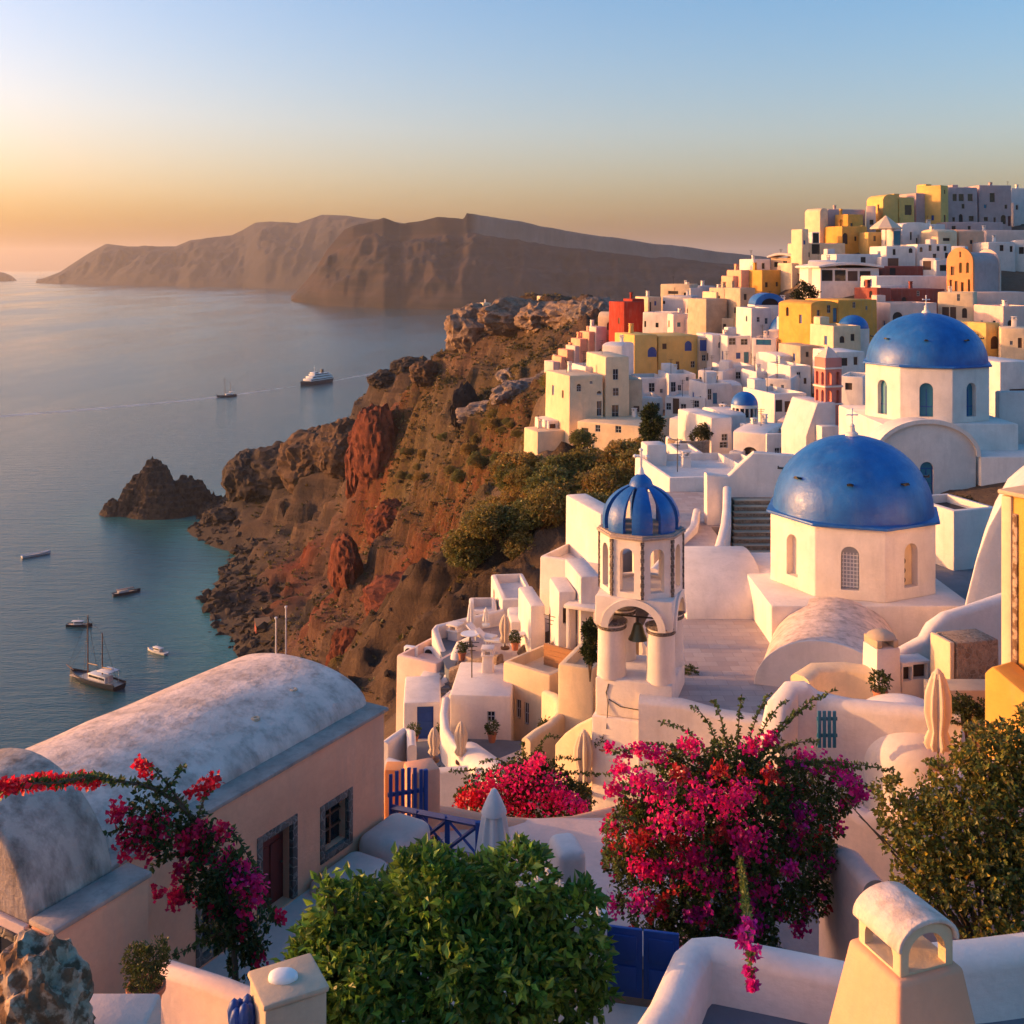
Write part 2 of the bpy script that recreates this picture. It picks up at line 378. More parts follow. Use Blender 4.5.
# ---------------------------------------------------------------- the houses of the town, as data
# (x0, x1, y_top, y_base, distance, depth, yaw, colour, roof, openings, label)
# openings: (x0, y0, x1, y1, kind); kind d dark pane, b blue, t teal, n brown door, o panel painted dark as a shaded hollow, r red door, suffix a = arched
TOWN = [
 # crown of the hill
 (948,978,187,226,256,9,14,'mauve','par',[(953,194,957,201,'d'),(959,194,964,201,'d'),(968,194,973,201,'d'),(959,214,963,222,'oa'),(978-9,216,974,221,'d')],'mauve house high on the hilltop with three square dark windows in a row'),
 (979,1012,185,226,259,9,8,'mauve','flat',[(990,193,995,202,'d'),(1001,215,1006,224,'da'),(1012-4,216,1011,226,'r'),(984,217,988,221,'d')],'mauve hilltop house with one tall window above an arched doorway'),
 (1011,1034,188,212,268,9,6,'white2','flat',[],'plain bluish white block at the far right of the hilltop'),
 (941,949,185,224,250,6,42,'yellow','flat',[(944,215,946,222,'d')],'narrow yellow wing against the left side of the mauve hilltop houses'),
 (883,898,200,214,247,7,12,'yellow',('vf',6),[(885,204,886,212,'o'),(892,203,893,211,'o')],'yellow arched house with two slits at the left end of the hilltop'),
 (899,915,197,222,248,7,20,'yellow','par',[(905,205,912,215,'d')],'yellow house with one large dark window beside the arched yellow house'),
 (916,941,193,222,252,9,20,'mauve','flat',[(930,207,935,215,'oa')],'taupe house with a sloping wall between the yellow house and the yellow wing'),
 (926,932,184,197,253,3,25,'yellow','flat',[],'small yellow roof tower rising from the taupe hilltop house','roof tower'),
 (828,866,209,238,243,8,16,'mauve','flat',[],'long windowless taupe house at the left shoulder of the hilltop'),
 (820,828,212,243,241,5,25,'cream',('vf',4),[],'slim pale gable with a rounded top left of the long taupe house'),
 (866,876,206,230,244,6,14,'pink','flat',[],'tall narrow pink house right of the long taupe house'),
 (842,868,226,245,236,6,24,'ochre','flat',[(841+2,245-12,848,244,'oa')],'ochre stepped house under the long taupe house'),
 (848,864,214,232,239,4,30,'ochre','flat',[],'small deep ochre block wedged against the long taupe house'),
 (868,893,232,246,234,7,12,'yellow','flat',[],'low yellow terrace house below the tall narrow pink house'),
 (803,846,243,262,230,8,10,'cream','flat',[(812,233+11,820,254,'d')],'low cream house with a dark square window at the left edge of the hill'),
 (802,809,229,250,228,4,20,'cream','flat',[],'slim cream pillar house at the left edge of the hill'),
 (812,820,232,246,234,4,14,'white','flat',[(813,233,819,243,'d')],'small white cabin with a dark square opening near the slim cream pillar house'),
 (902,931,226,248,232,8,14,'white',('vf',4),[(921,231,928,244,'oa'),(910,232,912,240,'d'),(916,238,918,246,'d')],'white vaulted house with a tall shaded arch near the hilltop'),
 (931,946,224,246,240,7,8,'white2','flat',[],'bluish white sloping block right of the vaulted house with the tall arch'),
 (893,902,229,247,229,5,10,'white2','flat',[(894,231,901,245,'t')],'small white house with a wide teal door near the hilltop'),
 (938,957,232,246,226,6,14,'cream',('vs',3),[(943,238,950,241,'o')],'low cream vaulted house with a wide dark slot under the mauve houses'),
 (959,984,232,247,228,7,14,'peach',('vs',3),[(970,240,973,244,'d')],'long peach vaulted house under the mauve houses'),
 (946,1004,222,234,246,6,5,'mauve','flat',[(952,226,956,231,'d'),(968,226,971,231,'d')],'long mauve terrace wall with doors under the mauve houses','terrace wall'),
 (986,1030,230,250,236,8,2,'pink','flat',[],'long pink terrace house at the right edge under the hilltop'),
 (988,1016,242,258,222,7,4,'white2','flat',[(1000,245,1004,251,'d'),(1018-8,246,1013,252,'d')],'bluish white house with tiny windows under the long pink terrace'),
 (1014,1034,240,262,224,7,2,'white','flat',[(1019,247,1024,254,'d')],'white house cut by the right edge under the long pink terrace'),
 # rows under the crown
 (886,916,246,264,218,7,10,'white','par',[(909,248,913,253,'da'),(920-5,248,915.6,253,'d'),(893,249,896,255,'d')],'white house with three little dark windows below the small house with the teal door'),
 (917,952,244,264,221,7,10,'white','par',[(920,247,923,252,'da'),(929,245,932,251,'d'),(937,246,940,251,'d'),(944,246,947,251,'d')],'white house with four dark windows in a row above the red wall'),
 (951,966,246,272,214,6,12,'white2','flat',[(954,250,958,256,'d')],'bluish white block beside the orange gable'),
 (820,880,268,284,204,10,8,'white','slab',[(822,270,833,281,'d'),(835,270,846,281,'d'),(848,271,858,281,'n'),(860,271,871,281,'d')],'wide white pavilion with a curved overhanging roof and a dark glazed front'),
 (836,882,254,266,213,8,6,'white2','par',[(861,257,866,263,'o')],'long white roof terrace above the wide glazed pavilion'),
 (808,836,262,276,208,7,14,'white',('vs',2),[],'white rounded house at the left of the wide glazed pavilion'),
 (881,900,257,268,212,6,8,'white2','flat',[(888,258,902-3,267,'n')],'small white house with a broad brown opening above the red wall'),
 (882,924,266,276,208,4,5,'maroon','flat',[(907,267,908,275,'o'),(890,268,896,275,'o')],'long low dark red wall house below the white rows'),
 (922,936,258,276,209,6,10,'white','flat',[(922.5,261,931,270,'n')],'white house with a brown shutter right of the dark red wall house'),
 (936,948,260,280,207,6,10,'white2','flat',[(940,265,947,271,'d')],'white house with a grey window left of the orange gable'),
 (876,948,276,292,196,7,6,'white','flat',[(907,279,908,284,'d')],'long blank white house between the two red houses'),
 (879,946,289,306,187,7,8,'maroon','flat',[(902,297,907,304,'oa'),(917,291,920,296,'d')],'long dark red house above the cream houses behind the rear dome'),
 (877,892,288,308,184,6,22,'maroon','flat',[],'dark red block at the left end of the long dark red house'),
 (890,938,303,334,176,8,8,'pink','par',[(893,312,903,320,'oa')],'pale pink house with an arched brown opening behind the rear dome'),
 (838,878,300,334,172,9,20,'ochre','flat',[(853,300+2,856,308,'d'),(866,306,868,310,'d')],'ochre house with a stepped wall below the dark green tree'),
 (811,838,305,330,170,8,24,'ochre',('vf',4),[(817,310,820,316,'d'),(827,303+2,831,313,'d'),(833,308,838,322,'t')],'ochre arched house with a teal door beside the dark green tree'),
 (974,1030,292,338,186,8,-4,'pink','flat',[],'broad blank pale pink wall house under the orange gable'),
 (937,974,292,338,179,8,20,'cream','par',[(942,307,949,319,'n'),(950,307,956,319,'n'),(962,308,967,318,'oa'),(957,294,960,301,'d')],'cream house with brown double doors under the orange gable'),
 (986,1001,323,350,163,7,18,'yellow','flat',[(991,336,999,349,'na')],'bright yellow house with an arched doorway at the right'),
 (1003,1032,306,336,168,8,10,'pink','par',[(1014-6,320,1014,328,'oa')],'pale pink house right of the bright yellow house'),
 (1000,1032,328,360,158,7,12,'cream','flat',[(1010,341,1013,345,'d'),(1018,338,1022,348,'n')],'cream house at the right edge below the pale pink house'),
 (1000,1034,362,404,118,7,14,'white','flat',[(1010,389,1030,402,'n')],'white house with a wide brown door at the right edge'),
 # left shoulder of the town, stepping down to the cape
 (753,771,259,278,236,7,14,'white','par',[(762,263,765,269,'d'),(757,270,760,276,'d')],'white terrace house at the top of the ochre ramp'),
 (770,793,258,268,238,6,14,'cream','slab',[(774,262,778,267,'d'),(783,261,787,267,'o')],'cream open loggia at the top of the ochre ramp'),
 (792,801,263,292,229,5,24,'cream','flat',[],'tall cream tower at the right end of the ochre ramp'),
 (762,792,270,292,230,5,28,'ochre','flat',[],'steep ochre ramp wall left of the tall cream tower'),
 (741,754,270,290,233,6,20,'peach','flat',[],'small peach house left of the steep ochre ramp'),
 (733,742,276,292,234,5,20,'peach','flat',[],'tiny peach cube at the outer end of the left ridge'),
 (724,740,288,306,228,6,22,'beige','flat',[(731,293,734,298,'o')],'beige stone house stepping down left of the ochre ramp'),
 (706,728,299,318,224,7,24,'beige','flat',[],'broad beige stone house above the flat white terraces'),
 (716,740,292,300,230,6,20,'cream','flat',[],'cream terrace step above the broad beige stone house'),
 (740,756,288,318,222,7,18,'beige','flat',[(744,294,747,300,'o'),(749,302,752,309,'o')],'brown ruined house with open windows under the ochre ramp'),
 (660,690,284,300,280,7,16,'cream','par',[(668,291,678,294,'o')],'cream hut with an aerial on the ridge above the yellow house'),
 (690,704,288,312,276,7,14,'white','flat',[(693,301,696,304,'d')],'white house right of the cream hut on the ridge'),
 (701,716,286,300,282,6,18,'white2','flat',[],'bluish white roof block behind the ridge houses'),
 (662,692,296,322,264,8,18,'white','flat',[(662.5,301,665,304,'d')],'large plain white house under the cream hut'),
 (691,701,299,318,258,6,16,'pink','flat',[(693,303,697,308,'o')],'pale pink house right of the large plain white house'),
 (648,662,297,323,262,6,26,'cream','flat',[(650,299+3,651.5,312,'d')],'narrow cream house with a slit on the left edge of the ridge'),
 (642,672,312,332,246,7,18,'white','par',[(644,321,646,327,'d')],'white terrace house beside the tall red house'),
 (673,694,314,332,240,7,16,'white','par',[(689,322,691,327,'d')],'white house with a step on the flat terraces above the yellow house'),
 (694,716,319,332,236,7,14,'pink','par',[],'pale pink terrace above the yellow house'),
 (716,748,318,334,226,7,14,'cream','par',[(723,324,726,328,'o')],'cream terrace under the brown ruined house'),
 (624,645,302,346,252,7,26,'red','flat',[],'tall bright red windowless house on the ridge'),
 (632,645,299,316,256,5,20,'red','flat',[],'upper red block behind the tall red house'),
 (598,624,318,336,266,6,24,'cream',('vs',6),[(607,322,612,330,'oa')],'cream vaulted house with a dark arch on the edge of the ridge'),
 # yellow and cream landmarks
 (658,699,336,374,188,9,16,'yellow','flat',[(685,341,692,351,'ba')],'large yellow house with a round blue window'),
 (634,658,335,372,186,8,20,'yellow','flat',[(648,347,657,357,'ba')],'yellow house with a pointed blue opening'),
 (699,713,338,366,189,7,8,'beige','flat',[(700,340,709,351,'b'),(702,355,706,361,'d')],'tan house with a blue shutter right of the large yellow house'),
 (712,728,335,367,187,7,14,'white2','flat',[(718.5,342,722,348,'da')],'grey white house with one small oval window'),
 (727,752,336,366,184,8,10,'white','par',[(729,338,736,345,'d'),(741,339,748,345,'d'),(744,352,749,363,'t')],'white house with wide dark windows and a teal door'),
 (751,777,338,376,178,8,12,'white','par',[(756,339,771,345,'t'),(765,353,769,361,'d'),(757,362,760,367,'d')],'white house with a long teal window strip'),
 (605,630,357,422,152,10,12,'cream','flat',[(613,369,618.5,380,'d'),(613,388,619,396,'d'),(612,405,619,420,'d')],'tall cream house with three dark windows one above another'),
 (569,604,376,424,150,9,20,'cream','flat',[(597,391,602,395,'da'),(597,401,602,416,'d'),(608-1.5,407,609,420,'d') if False else (590,381,593,384,'d')],'cream house with a long dark door left of the tall cream house'),
 (576,640,421,474,148,11,10,'cream','flat',[(581,428,588,434,'o'),(583,446,588,458,'d'),(592,440,604,460,'p'),(607,440,622,462,'pa'),(595,425,600,432,'d'),(615,425,621,433,'d'),(634,442,640-2,452,'t')],'broad cream basement house under the tall cream house'),
 (628,643,380,440,154,7,8,'beige','flat',[(634,428,636,433,'o')] if False else [],'slim tan house joined to the right of the tall cream house'),
 (585,606,367,379,158,7,14,'white','par',[],'small white roof house above the cream house with the long door'),
 (602,622,346,360,170,6,14,'white',('vs',3),[],'white vaulted house above the tall cream house'),
 (548,566,421,436,153,5,22,'white','flat',[(550,424,556,430,'n'),(558,425,563,431,'d')],'small white house with a brown door at the cliff edge'),
 (537,566,432,444,150,5,22,'cream','flat',[],'low cream house at the outermost cliff edge'),
 (557,570,410,424,156,4,25,'cream','flat',[(560,413,563,419,'n')],'tiny cream house under the cream house with the long door'),
 # white rows under the yellow house
 (640,668,378,394,167,7,8,'white','par',[(649,383,655,392,'d'),(660,389,663,393,'d')],'white house with a dark door above the round green tree'),
 (668,697,374,394,166,7,6,'white','par',[(671,382,676,392,'d'),(678,385,681.5,391,'d'),(693,384,697,392,'d') if False else (686,377,689,381,'d')],'white house with a door and a small window in the upper white row'),
 (697,724,370,396,165,7,10,'white2','par',[(699,377,704,392,'d'),(707,384,711,391,'n'),(715,376,718,380,'d')],'bluish white house with a tall grey door in the upper white row'),
 (724,756,366,392,169,7,6,'white','par',[(726,371,729,378,'d'),(736,372,741,379,'d'),(745,375,748,383,'d')],'white house with three windows right of the tall grey door'),
 (632,664,398,424,158,7,6,'white','par',[(665-8,403,660,411,'d')],'white house behind the round green tree'),
 (664,706,396,420,156,8,6,'white','par',[(666,403,671,410,'d'),(672.5,398.5,679,414,'n'),(680.5,404,686,410.5,'d'),(694,400.5,699,407.5,'d')],'white house with a tall brown door between blue windows'),
 (706,733,384,412,154,7,12,'white2','par',[(708,389,712,400,'d'),(713,393,717.5,404,'t'),(722,402,724,406,'d')],'white house with two narrow doors left of the small blue dome'),
 (716,742,386,402,158,6,8,'white',('vs',3),[],'white barrel vaulted roof house above the small blue dome'),
 (668,720,418,436,138,7,4,'white2','flat',[],'long plain white house below the tall brown door'),
 (756,778,372,394,160,6,10,'white','par',[(761,378,764,384,'d')],'white house with one small window right of the upper white row'),
 (776,800,357,378,164,7,12,'white',('vs',3),[(779,369,782,375,'d'),(789,370,792,374,'d')],'white vaulted house under the left blue dome'),
 (764,792,378,398,146,7,10,'white2','par',[(770,384,773,390,'d'),(781,385,784,389,'d')],'bluish white house with two small windows left of the pink belfry'),
 (790,812,366,392,150,7,14,'white','par',[(797,372,801,378,'d'),(804,378,807,384,'n')],'white house with a brown door left of the pink belfry'),
 (800,820,346,368,162,7,14,'beige','flat',[(806,352,809,357,'o')],'sand coloured house above the pink belfry'),
 (818,836,338,362,166,7,18,'white','par',[(823,345,826,350,'d')],'white house with pale ribs under the ochre arched house'),
 (833,862,326,352,160,7,14,'cream','par',[(840,336,845,343,'oa'),(851,334,855,341,'o')],'cream house left of the rear dome with two brown openings'),
 (836,866,352,376,148,7,12,'white','flat',[(842,358,848,366,'o'),(854,357,858,365,'n')],'white house with a brown door touching the rear church'),
 (838,864,376,400,124,6,10,'white','par',[(845,383,852,390,'o')],'white house between the pink belfry and the rear church'),
 (751,772,308,336,196,7,12,'white','par',[(757,317,760,322,'d'),(768-3,318,768,324,'d')],'white cube house left of the left blue dome'),
 (796,812,318,346,182,7,14,'white2','par',[(800,327,803,333,'d')],'bluish white house right of the left blue dome'),
 (758,790,302,314,208,6,12,'white','flat',[(771,306,774,310,'b')],'white house with a small blue window under the dark blue vault'),
 # houses round the small dome, down to the stairs
 (711,733,418,462,116,8,18,'white','flat',[(722,434,728,441,'d'),(720,442,728,448,'d')],'white house with a lit left side and dark windows below the small dome'),
 (722,746,416,430,121,7,8,'white2',('vs',3),[],'white barrel roof under the small blue dome'),
 (733,766,432,470,111,8,18,'white',('vs',3),[(743,447,757,455,'oa'),(736,460,741,466,'o')],'white vaulted house with a wide dark arch'),
 (766,798,434,474,109,8,8,'white','par',[(775,448,780,455,'d'),(780.5,447.5,791,455,'o'),(777,463,790,478-5,'n')],'white house with a wide brown window behind the front dome'),
 (774,808,394,424,128,8,16,'white','par',[(776,400,783,412,'o'),(785,401,805,412,'n'),(788,424-3,793,424,'d')],'white house with brown shuttered openings right of the small dome'),
 (776,812,420,442,120,7,10,'pink','flat',[(786,424,793,430,'o'),(798,425,803,431,'n')],'pale house with a ruined brown porch right of the small dome'),
 (680,706,454,470,98,6,4,'white','par',[(689,459,692,463,'d'),(696,460,699,463,'d')],'small white cottage with two tiny windows'),
 (706,722,462,480,95,5,20,'white',('vf',3),[],'small lit white gable right of the cottage with two tiny windows'),
 (738,770,466,480,92,6,10,'white','par',[(750,469,759,477,'oa')],'white house with a round dark arch above the stone steps'),
 (668,766,478,536,78,10,8,'white','par',[(701-1,481,704,485,'o') if False else (752,486,757,492,'d')],'large blank white house behind the belfry with a lit corner'),
 (600,624,514,556,66,6,18,'white','flat',[],'plain white block behind the left of the belfry'),
 # lower left, by the belfry
 (537,604,556,604,68,8,-30,'white','par',[],'large blank white house with a low parapet left of the belfry octagon'),
 (580,602,577,612,60,4,10,'white2','flat',[],'white cube with a rough lit top left of the belfry'),
 (501,538,600,640,70,6,8,'white','par',[(506,626,514,634,'o')],'pale house with a flat roof of potted plants beside the pool terrace'),
 (558,577,592,628,60.5,3,8,'white','flat',[(563,606,570,624,'oa')],'slim white house with an arched doorway behind the pergola'),
 (510,529,622,642,66,3,4,'white','par',[(515,628,519,634,'d')],'low white cabin with one tiny window between cafe and slim slotted house'),
 (468,498,611,624,70,3,2,'white2','par',[(476,614,480,620,'d'),(487,614,491,620,'b')],'long low white hut behind the pool terrace wall'),
 (530,546,606,634,63,4,10,'white','flat',[(533,610,536,630,'o'),(538,610,541,630,'o')],'slim white house with two tall slots near the pergola'),
]
# extra distant cubes stepping down the ridge
RIDGE = [(553,565,362,369),(561,572,357,364),(567,580,350,359),(575,586,346,354),(580,595,339,350),(589,602,332,343),(596,607,327,337),(571,580,358,364)]
_w = ['the lowest and outermost','the second lowest','a middle','a wide middle','an upper','a high','the topmost','a half hidden']
for _i, (_a, _b, _c, _d) in enumerate(RIDGE):
    TOWN.append((_a, _b, _c, _d, 268 - _d*0.02 + (0 if _i < 7 else 4), 5, 25, 'peach' if _i % 3 else 'pink', 'flat', [((_a+_b)/2-1, _c+3, (_a+_b)/2+1, _d-1.5, 'd')] if _i % 2 else [], 'small peach cube house on the ridge stairway, ' + _w[_i] + ' one'))

def frame_of(h):
    """left front corner, direction and size of a house front"""
    x0, x1, yt, yb, D, dep, yaw = h[:7]
    c = math.cos(rad(yaw)); s = math.sin(rad(yaw)); t1 = (x1-512.0)/F
    p = P(x0, yb, D); w = (t1*D - p.x)/(c - t1*s)
    return p, c, s, w, (yb-yt)/F*D

# ---------------------------------------------------------------- the terrain
TP = []; TS = []      # points on the ground (firm), and the house bases (soft)
def tp(px, py, D, dz=0.0):
    p = P(px, py, D); TP.append((p.x, p.y, p.z+dz))
for h in TOWN:
    p, c, s, w, hh = frame_of(h); dep = h[5]
    TS.append((p.x + c*w/2, p.y + s*w/2, p.z - 2.2))
    TS.append((p.x + c*w/2 - s*dep, p.y + s*w/2 + c*dep, p.z - 2.0))
# shore and the sea bed outside it
for px, py in ((255,672),(243,655),(222,632),(210,612),(203,597),(222,572),(236,556),(215,545),(190,531),(200,520)):
    q = PZ(px, py, 0); TP.append((q.x, q.y, -0.4)); TP.append((q.x-14, q.y-8, -9)); TP.append((q.x-60, q.y-20, -30)); TP.append((q.x-160, q.y, -40))
for x, y, z in ((-60,330,-6),(-75,260,-14),(-70,180,-8),(-90,120,-10),(-160,300,-40),(-260,420,-40),(-300,600,-40),(-330,760,-40),(-240,720,-25),(-230,800,-40),(-150,850,-30),(-60,900,-40),(60,900,-40),(-60,760,-10),(40,740,-12),(120,760,-30),(200,900,-40),
                (-35,60,95),(-45,90,70),(-38,130,70),(-50,180,40),(-45,240,30),(-52,300,10), (-48,35,92),(-60,5,80),(-100,20,10)):
    TP.append((x, y, z))
# the headland: crest, spur, slopes
for px, py, D, dz in ((470,325,520,0),(482,312,515,0),(500,302,505,0),(520,297,490,0),(545,294,470,0),(575,291,455,0),(612,290,435,0),(630,300,410,0),
    (458,345,535,-1),(440,352,560,-2),(410,366,590,-3),(385,378,615,-3),(362,398,640,-4),(356,412,640,-6),(335,450,650,-6),(300,462,655,-4),(262,470,660,0),(245,485,655,0),(230,505,645,0),(205,528,632,2),
    (460,370,480,0),(480,360,470,0),(420,400,500,0),(395,420,520,0),(440,420,450,0),(500,380,410,0),(540,345,390,0),(560,370,330,0),(520,400,330,0),(480,440,370,0),(430,460,400,0),(400,440,480,0),
    (388,425,505,0),(385,470,498,0),(380,520,488,0),(350,480,560,0),(340,520,560,0),(300,520,570,0),(280,500,610,0),(250,540,570,0),
    (390,540,455,0),(350,560,480,0),(320,545,510,0),(290,570,500,0),(250,600,480,0),(260,640,430,0),(300,620,430,0),(340,600,420,0),(400,560,420,0),
    (450,540,350,0),(500,520,290,0),(470,480,330,0),(520,470,250,0),(540,450,210,0),(560,490,170,0),(600,500,140,0),(540,530,190,0),(510,560,190,0),(470,590,220,0),(480,570,260,0),
    (430,590,330,0),(400,610,320,0),(370,640,310,0),(330,650,360,0),(300,665,370,0),(350,680,270,0),(390,660,230,0),(430,630,190,0),(460,610,150,0),(500,590,120,0),(520,570,120,0),
    (370,690,190,0),(385,672,170,0),(400,660,130,0),(380,700,120,0),(440,625,110,0),(490,600,90,0),
    (540,645,60,-2.2),(520,655,62,-2.2),(580,655,56,-1),(560,705,52,-2.2),(450,705,61,-2.2),(440,745,55,-2.2),(420,722,61,-2.2),(398,708,64,-2.2),(480,668,63,-2.2),(590,745,46,-3.2),(500,765,48,-3.2),(560,765,45,-3.2),(400,760,50,-3.2),(530,630,65,0),(600,612,62,0),(560,635,62,0),(620,700,44,-3.2),(480,730,58,-2.5),(530,700,57,-3),(460,640,67,-2),(430,640,68,-3),(500,690,60,-3),
    (770,276,300,0),(725,292,330,0),(800,264,285,0),(690,300,350,0),(830,255,290,0),
    (545,447,149,0),(562,458,149,0),(580,476,147,0.5),(610,478,146,0.5),(536,446,150,-1),(640,478,147,0),(620,490,135,0),(650,480,118,0)):
    tp(px, py, D, dz)
# beyond the town, right of the ridge, and the ground near the eye
for x, y, z in ((20,600,40),(60,540,80),(110,480,90),(170,430,90),(70,430,128),(120,360,136),(160,300,155),(220,260,150),(130,290,158),(260,150,150),(120,150,145),(90,100,140),(150,60,142),(60,60,136),(60,30,137),(300,500,60),(300,350,110),
                (-6,24,133.5),(-12,20,134.5),(-9,32,131),(-14,30,131),(-20,14,130),(-28,24,112),(-24,40,106),(0,24,134.5),(4,31,131.0),(12,40,127.5),(20,40,128.5),(2,38,126.5),(-4,38,126),(8,36,128),(2,14,137),(8,14,138),(-6,12,136),(0,3,140),(-20,2,134),(10,4,140),(30,15,139),(18,24,136),
                (5,45,126.5),(10,47,129),(14,56,130.5),(22,52,131),(24,60,131),(30,85,135),(36,85,135),(20,75,131),(40,50,137),(30,42,133)):
    TP.append((x, y, z))

def surface_solver(pts, lam):
    A = np.array(pts, float); n = len(A)
    d = np.hypot(A[:, None, 0]-A[None, :, 0], A[:, None, 1]-A[None, :, 1])
    K = np.zeros((n+3, n+3)); K[:n, :n] = -d + np.diag(lam)
    K[:n, n] = 1; K[:n, n+1] = A[:, 0]; K[:n, n+2] = A[:, 1]; K[n:, :n] = K[:n, n:].T
    w = np.linalg.solve(K, np.r_[A[:, 2], 0, 0, 0])
    def f(x, y):
        x = np.asarray(x, float); y = np.asarray(y, float); sh = x.shape; x = x.ravel(); y = y.ravel(); out = np.empty(len(x))
        for i in range(0, len(x), 20000):
            xx = x[i:i+20000]; yy = y[i:i+20000]
            out[i:i+20000] = -np.hypot(xx[:, None]-A[None, :, 0], yy[:, None]-A[None, :, 1]) @ w[:n] + w[n] + w[n+1]*xx + w[n+2]*yy
        return out.reshape(sh)
    return f
ground_z = surface_solver(TP + TS, [0.5]*len(TP) + [6.0]*len(TS))
TOWNXY = np.array([(frame_of(h)[0].x, frame_of(h)[0].y) for h in TOWN])

def shade_masks(x, y):
    """wildness: 0 in the built-up part, 1 on the open slopes"""
    d = np.full(x.shape, 1e9)
    for a, b in TOWNXY: d = np.minimum(d, np.hypot(x-a, y-b))
    w = np.clip((d-4)/12, 0, 1); w = w*np.clip((y-70)/20, 0, 1)
    w = np.maximum(w, np.clip((y-330)/60, 0, 1))
    w = w*(1 - 0.85*np.clip((x-18)/15, 0, 1)*np.clip((345-y)/30, 0, 1))
    return w
def terrain_height(x, y, wild=None):
    z = ground_z(x, y)
    if wild is None: wild = shade_masks(x, y)
    amp = wild*np.clip((z+6)/25, 0.10, 1)
    # gullies run down to the sea, that is mostly along x
    wx = x + 18*fbm(x/70, y/70, 0, 3, 5); wy = y + 18*fbm(x/70, y/70, 3.3, 3, 9)
    g = fbm(wx/95, wy/26, 0, 5, 21, True)
    cap = np.clip((y-300)/80, 0, 1)*np.clip((z-95)/25, 0, 1)      # the crest of the headland stays low
    z = z - amp*cap*4.0 + amp*(1-0.45*cap)*(11.0*(g-0.25) + 7.0*(fbm(wx/24, wy/17, 1.7, 6, 33, True)-0.15) + 4.2*(fbm(x/6, y/5, 0.4, 5, 41, True)-.15))
    # lava beds: the slope breaks into steps and ledges
    bd = 11 + 3*fbm(x/160, y/160, 4.0, 3, 77); q = z/bd + 0.35*fbm(x/40, y/40, 2.0, 4, 78); fr = q - np.floor(q); s = np.clip((fr-0.62)/0.30, 0, 1); s = s*s*(3-2*s)
    z = z + np.clip(wild, 0, 1)*np.clip((z-4)/12, 0, 1)*np.clip((y-120)/80, 0, 1)*(s-fr)*bd*0.62
    return z

def build_terrain():
    # rows thin out with distance; columns follow, so near ground is fine and far ground coarse
    ys = np.r_[np.linspace(-30, 60, 46), 60*np.exp(np.linspace(0, math.log(900/60.0), 420))[1:]]
    u = np.linspace(-0.62, 0.72, 420)
    Y, U = np.meshgrid(ys, u, indexing='ij'); X = U*(np.maximum(Y, 0)+60)
    wild = shade_masks(X, Y); Z = terrain_height(X, Y, wild)
    gy = np.gradient(Z, axis=0)/np.maximum(1e-3, np.gradient(Y, axis=0)); gx = np.gradient(Z, axis=1)/np.maximum(1e-3, np.abs(np.gradient(X, axis=1)))
    slope = np.hypot(gx, gy)
    PX = 512 + F*X/np.maximum(Y, 1); D = np.maximum(Y, 1)
    def blob(cx, cy, rx, ry): return np.exp(-(((X-cx)/rx)**2 + ((Y-cy)/ry)**2))
    def at(px, py, D): q = P(px, py, D); return q.x, q.y
    red = np.zeros_like(X)
    for px, py, Dd, rx, ry in ((375,490,495,14,30),(385,430,505,10,26),(430,590,330,26,38),(340,610,410,14,40),(350,660,300,10,30),(270,600,470,18,22),(300,585,500,14,16)):  # red rock; the patch near the hut paints in a red glow
        cx, cy = at(px, py, Dd); red = np.maximum(red, blob(cx, cy, rx, ry))
    red = np.clip(red*1.3 + 0.35*fbm(X/20, Y/20, 0, 4, 51), 0, 1)*wild
    grass = np.zeros_like(X)
    for px, py, Dd, rx, ry in ((540,420,240,22,60),(500,520,290,24,50),(520,560,180,20,50),(430,640,200,24,60),(400,420,470,20,40),(480,420,380,26,70),(560,370,330,14,40),(380,690,170,20,40)):
        cx, cy = at(px, py, Dd); grass = np.maximum(grass, blob(cx, cy, rx, ry))
    grass = np.clip(grass*1.2 + 0.5*fbm(X/14, Y/14, 0, 4, 61) - 0.05, 0, 1)*wild
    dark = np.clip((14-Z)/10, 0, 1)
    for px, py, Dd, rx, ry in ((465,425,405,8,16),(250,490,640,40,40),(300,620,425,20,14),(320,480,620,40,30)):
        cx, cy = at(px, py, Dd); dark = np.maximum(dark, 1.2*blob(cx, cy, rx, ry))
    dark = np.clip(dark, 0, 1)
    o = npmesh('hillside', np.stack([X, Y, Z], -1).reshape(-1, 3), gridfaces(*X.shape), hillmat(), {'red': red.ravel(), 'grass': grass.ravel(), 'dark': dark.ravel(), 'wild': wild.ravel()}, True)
    tag(o, kind='structure')
    return X, Y, Z, wild, grass, red, slope

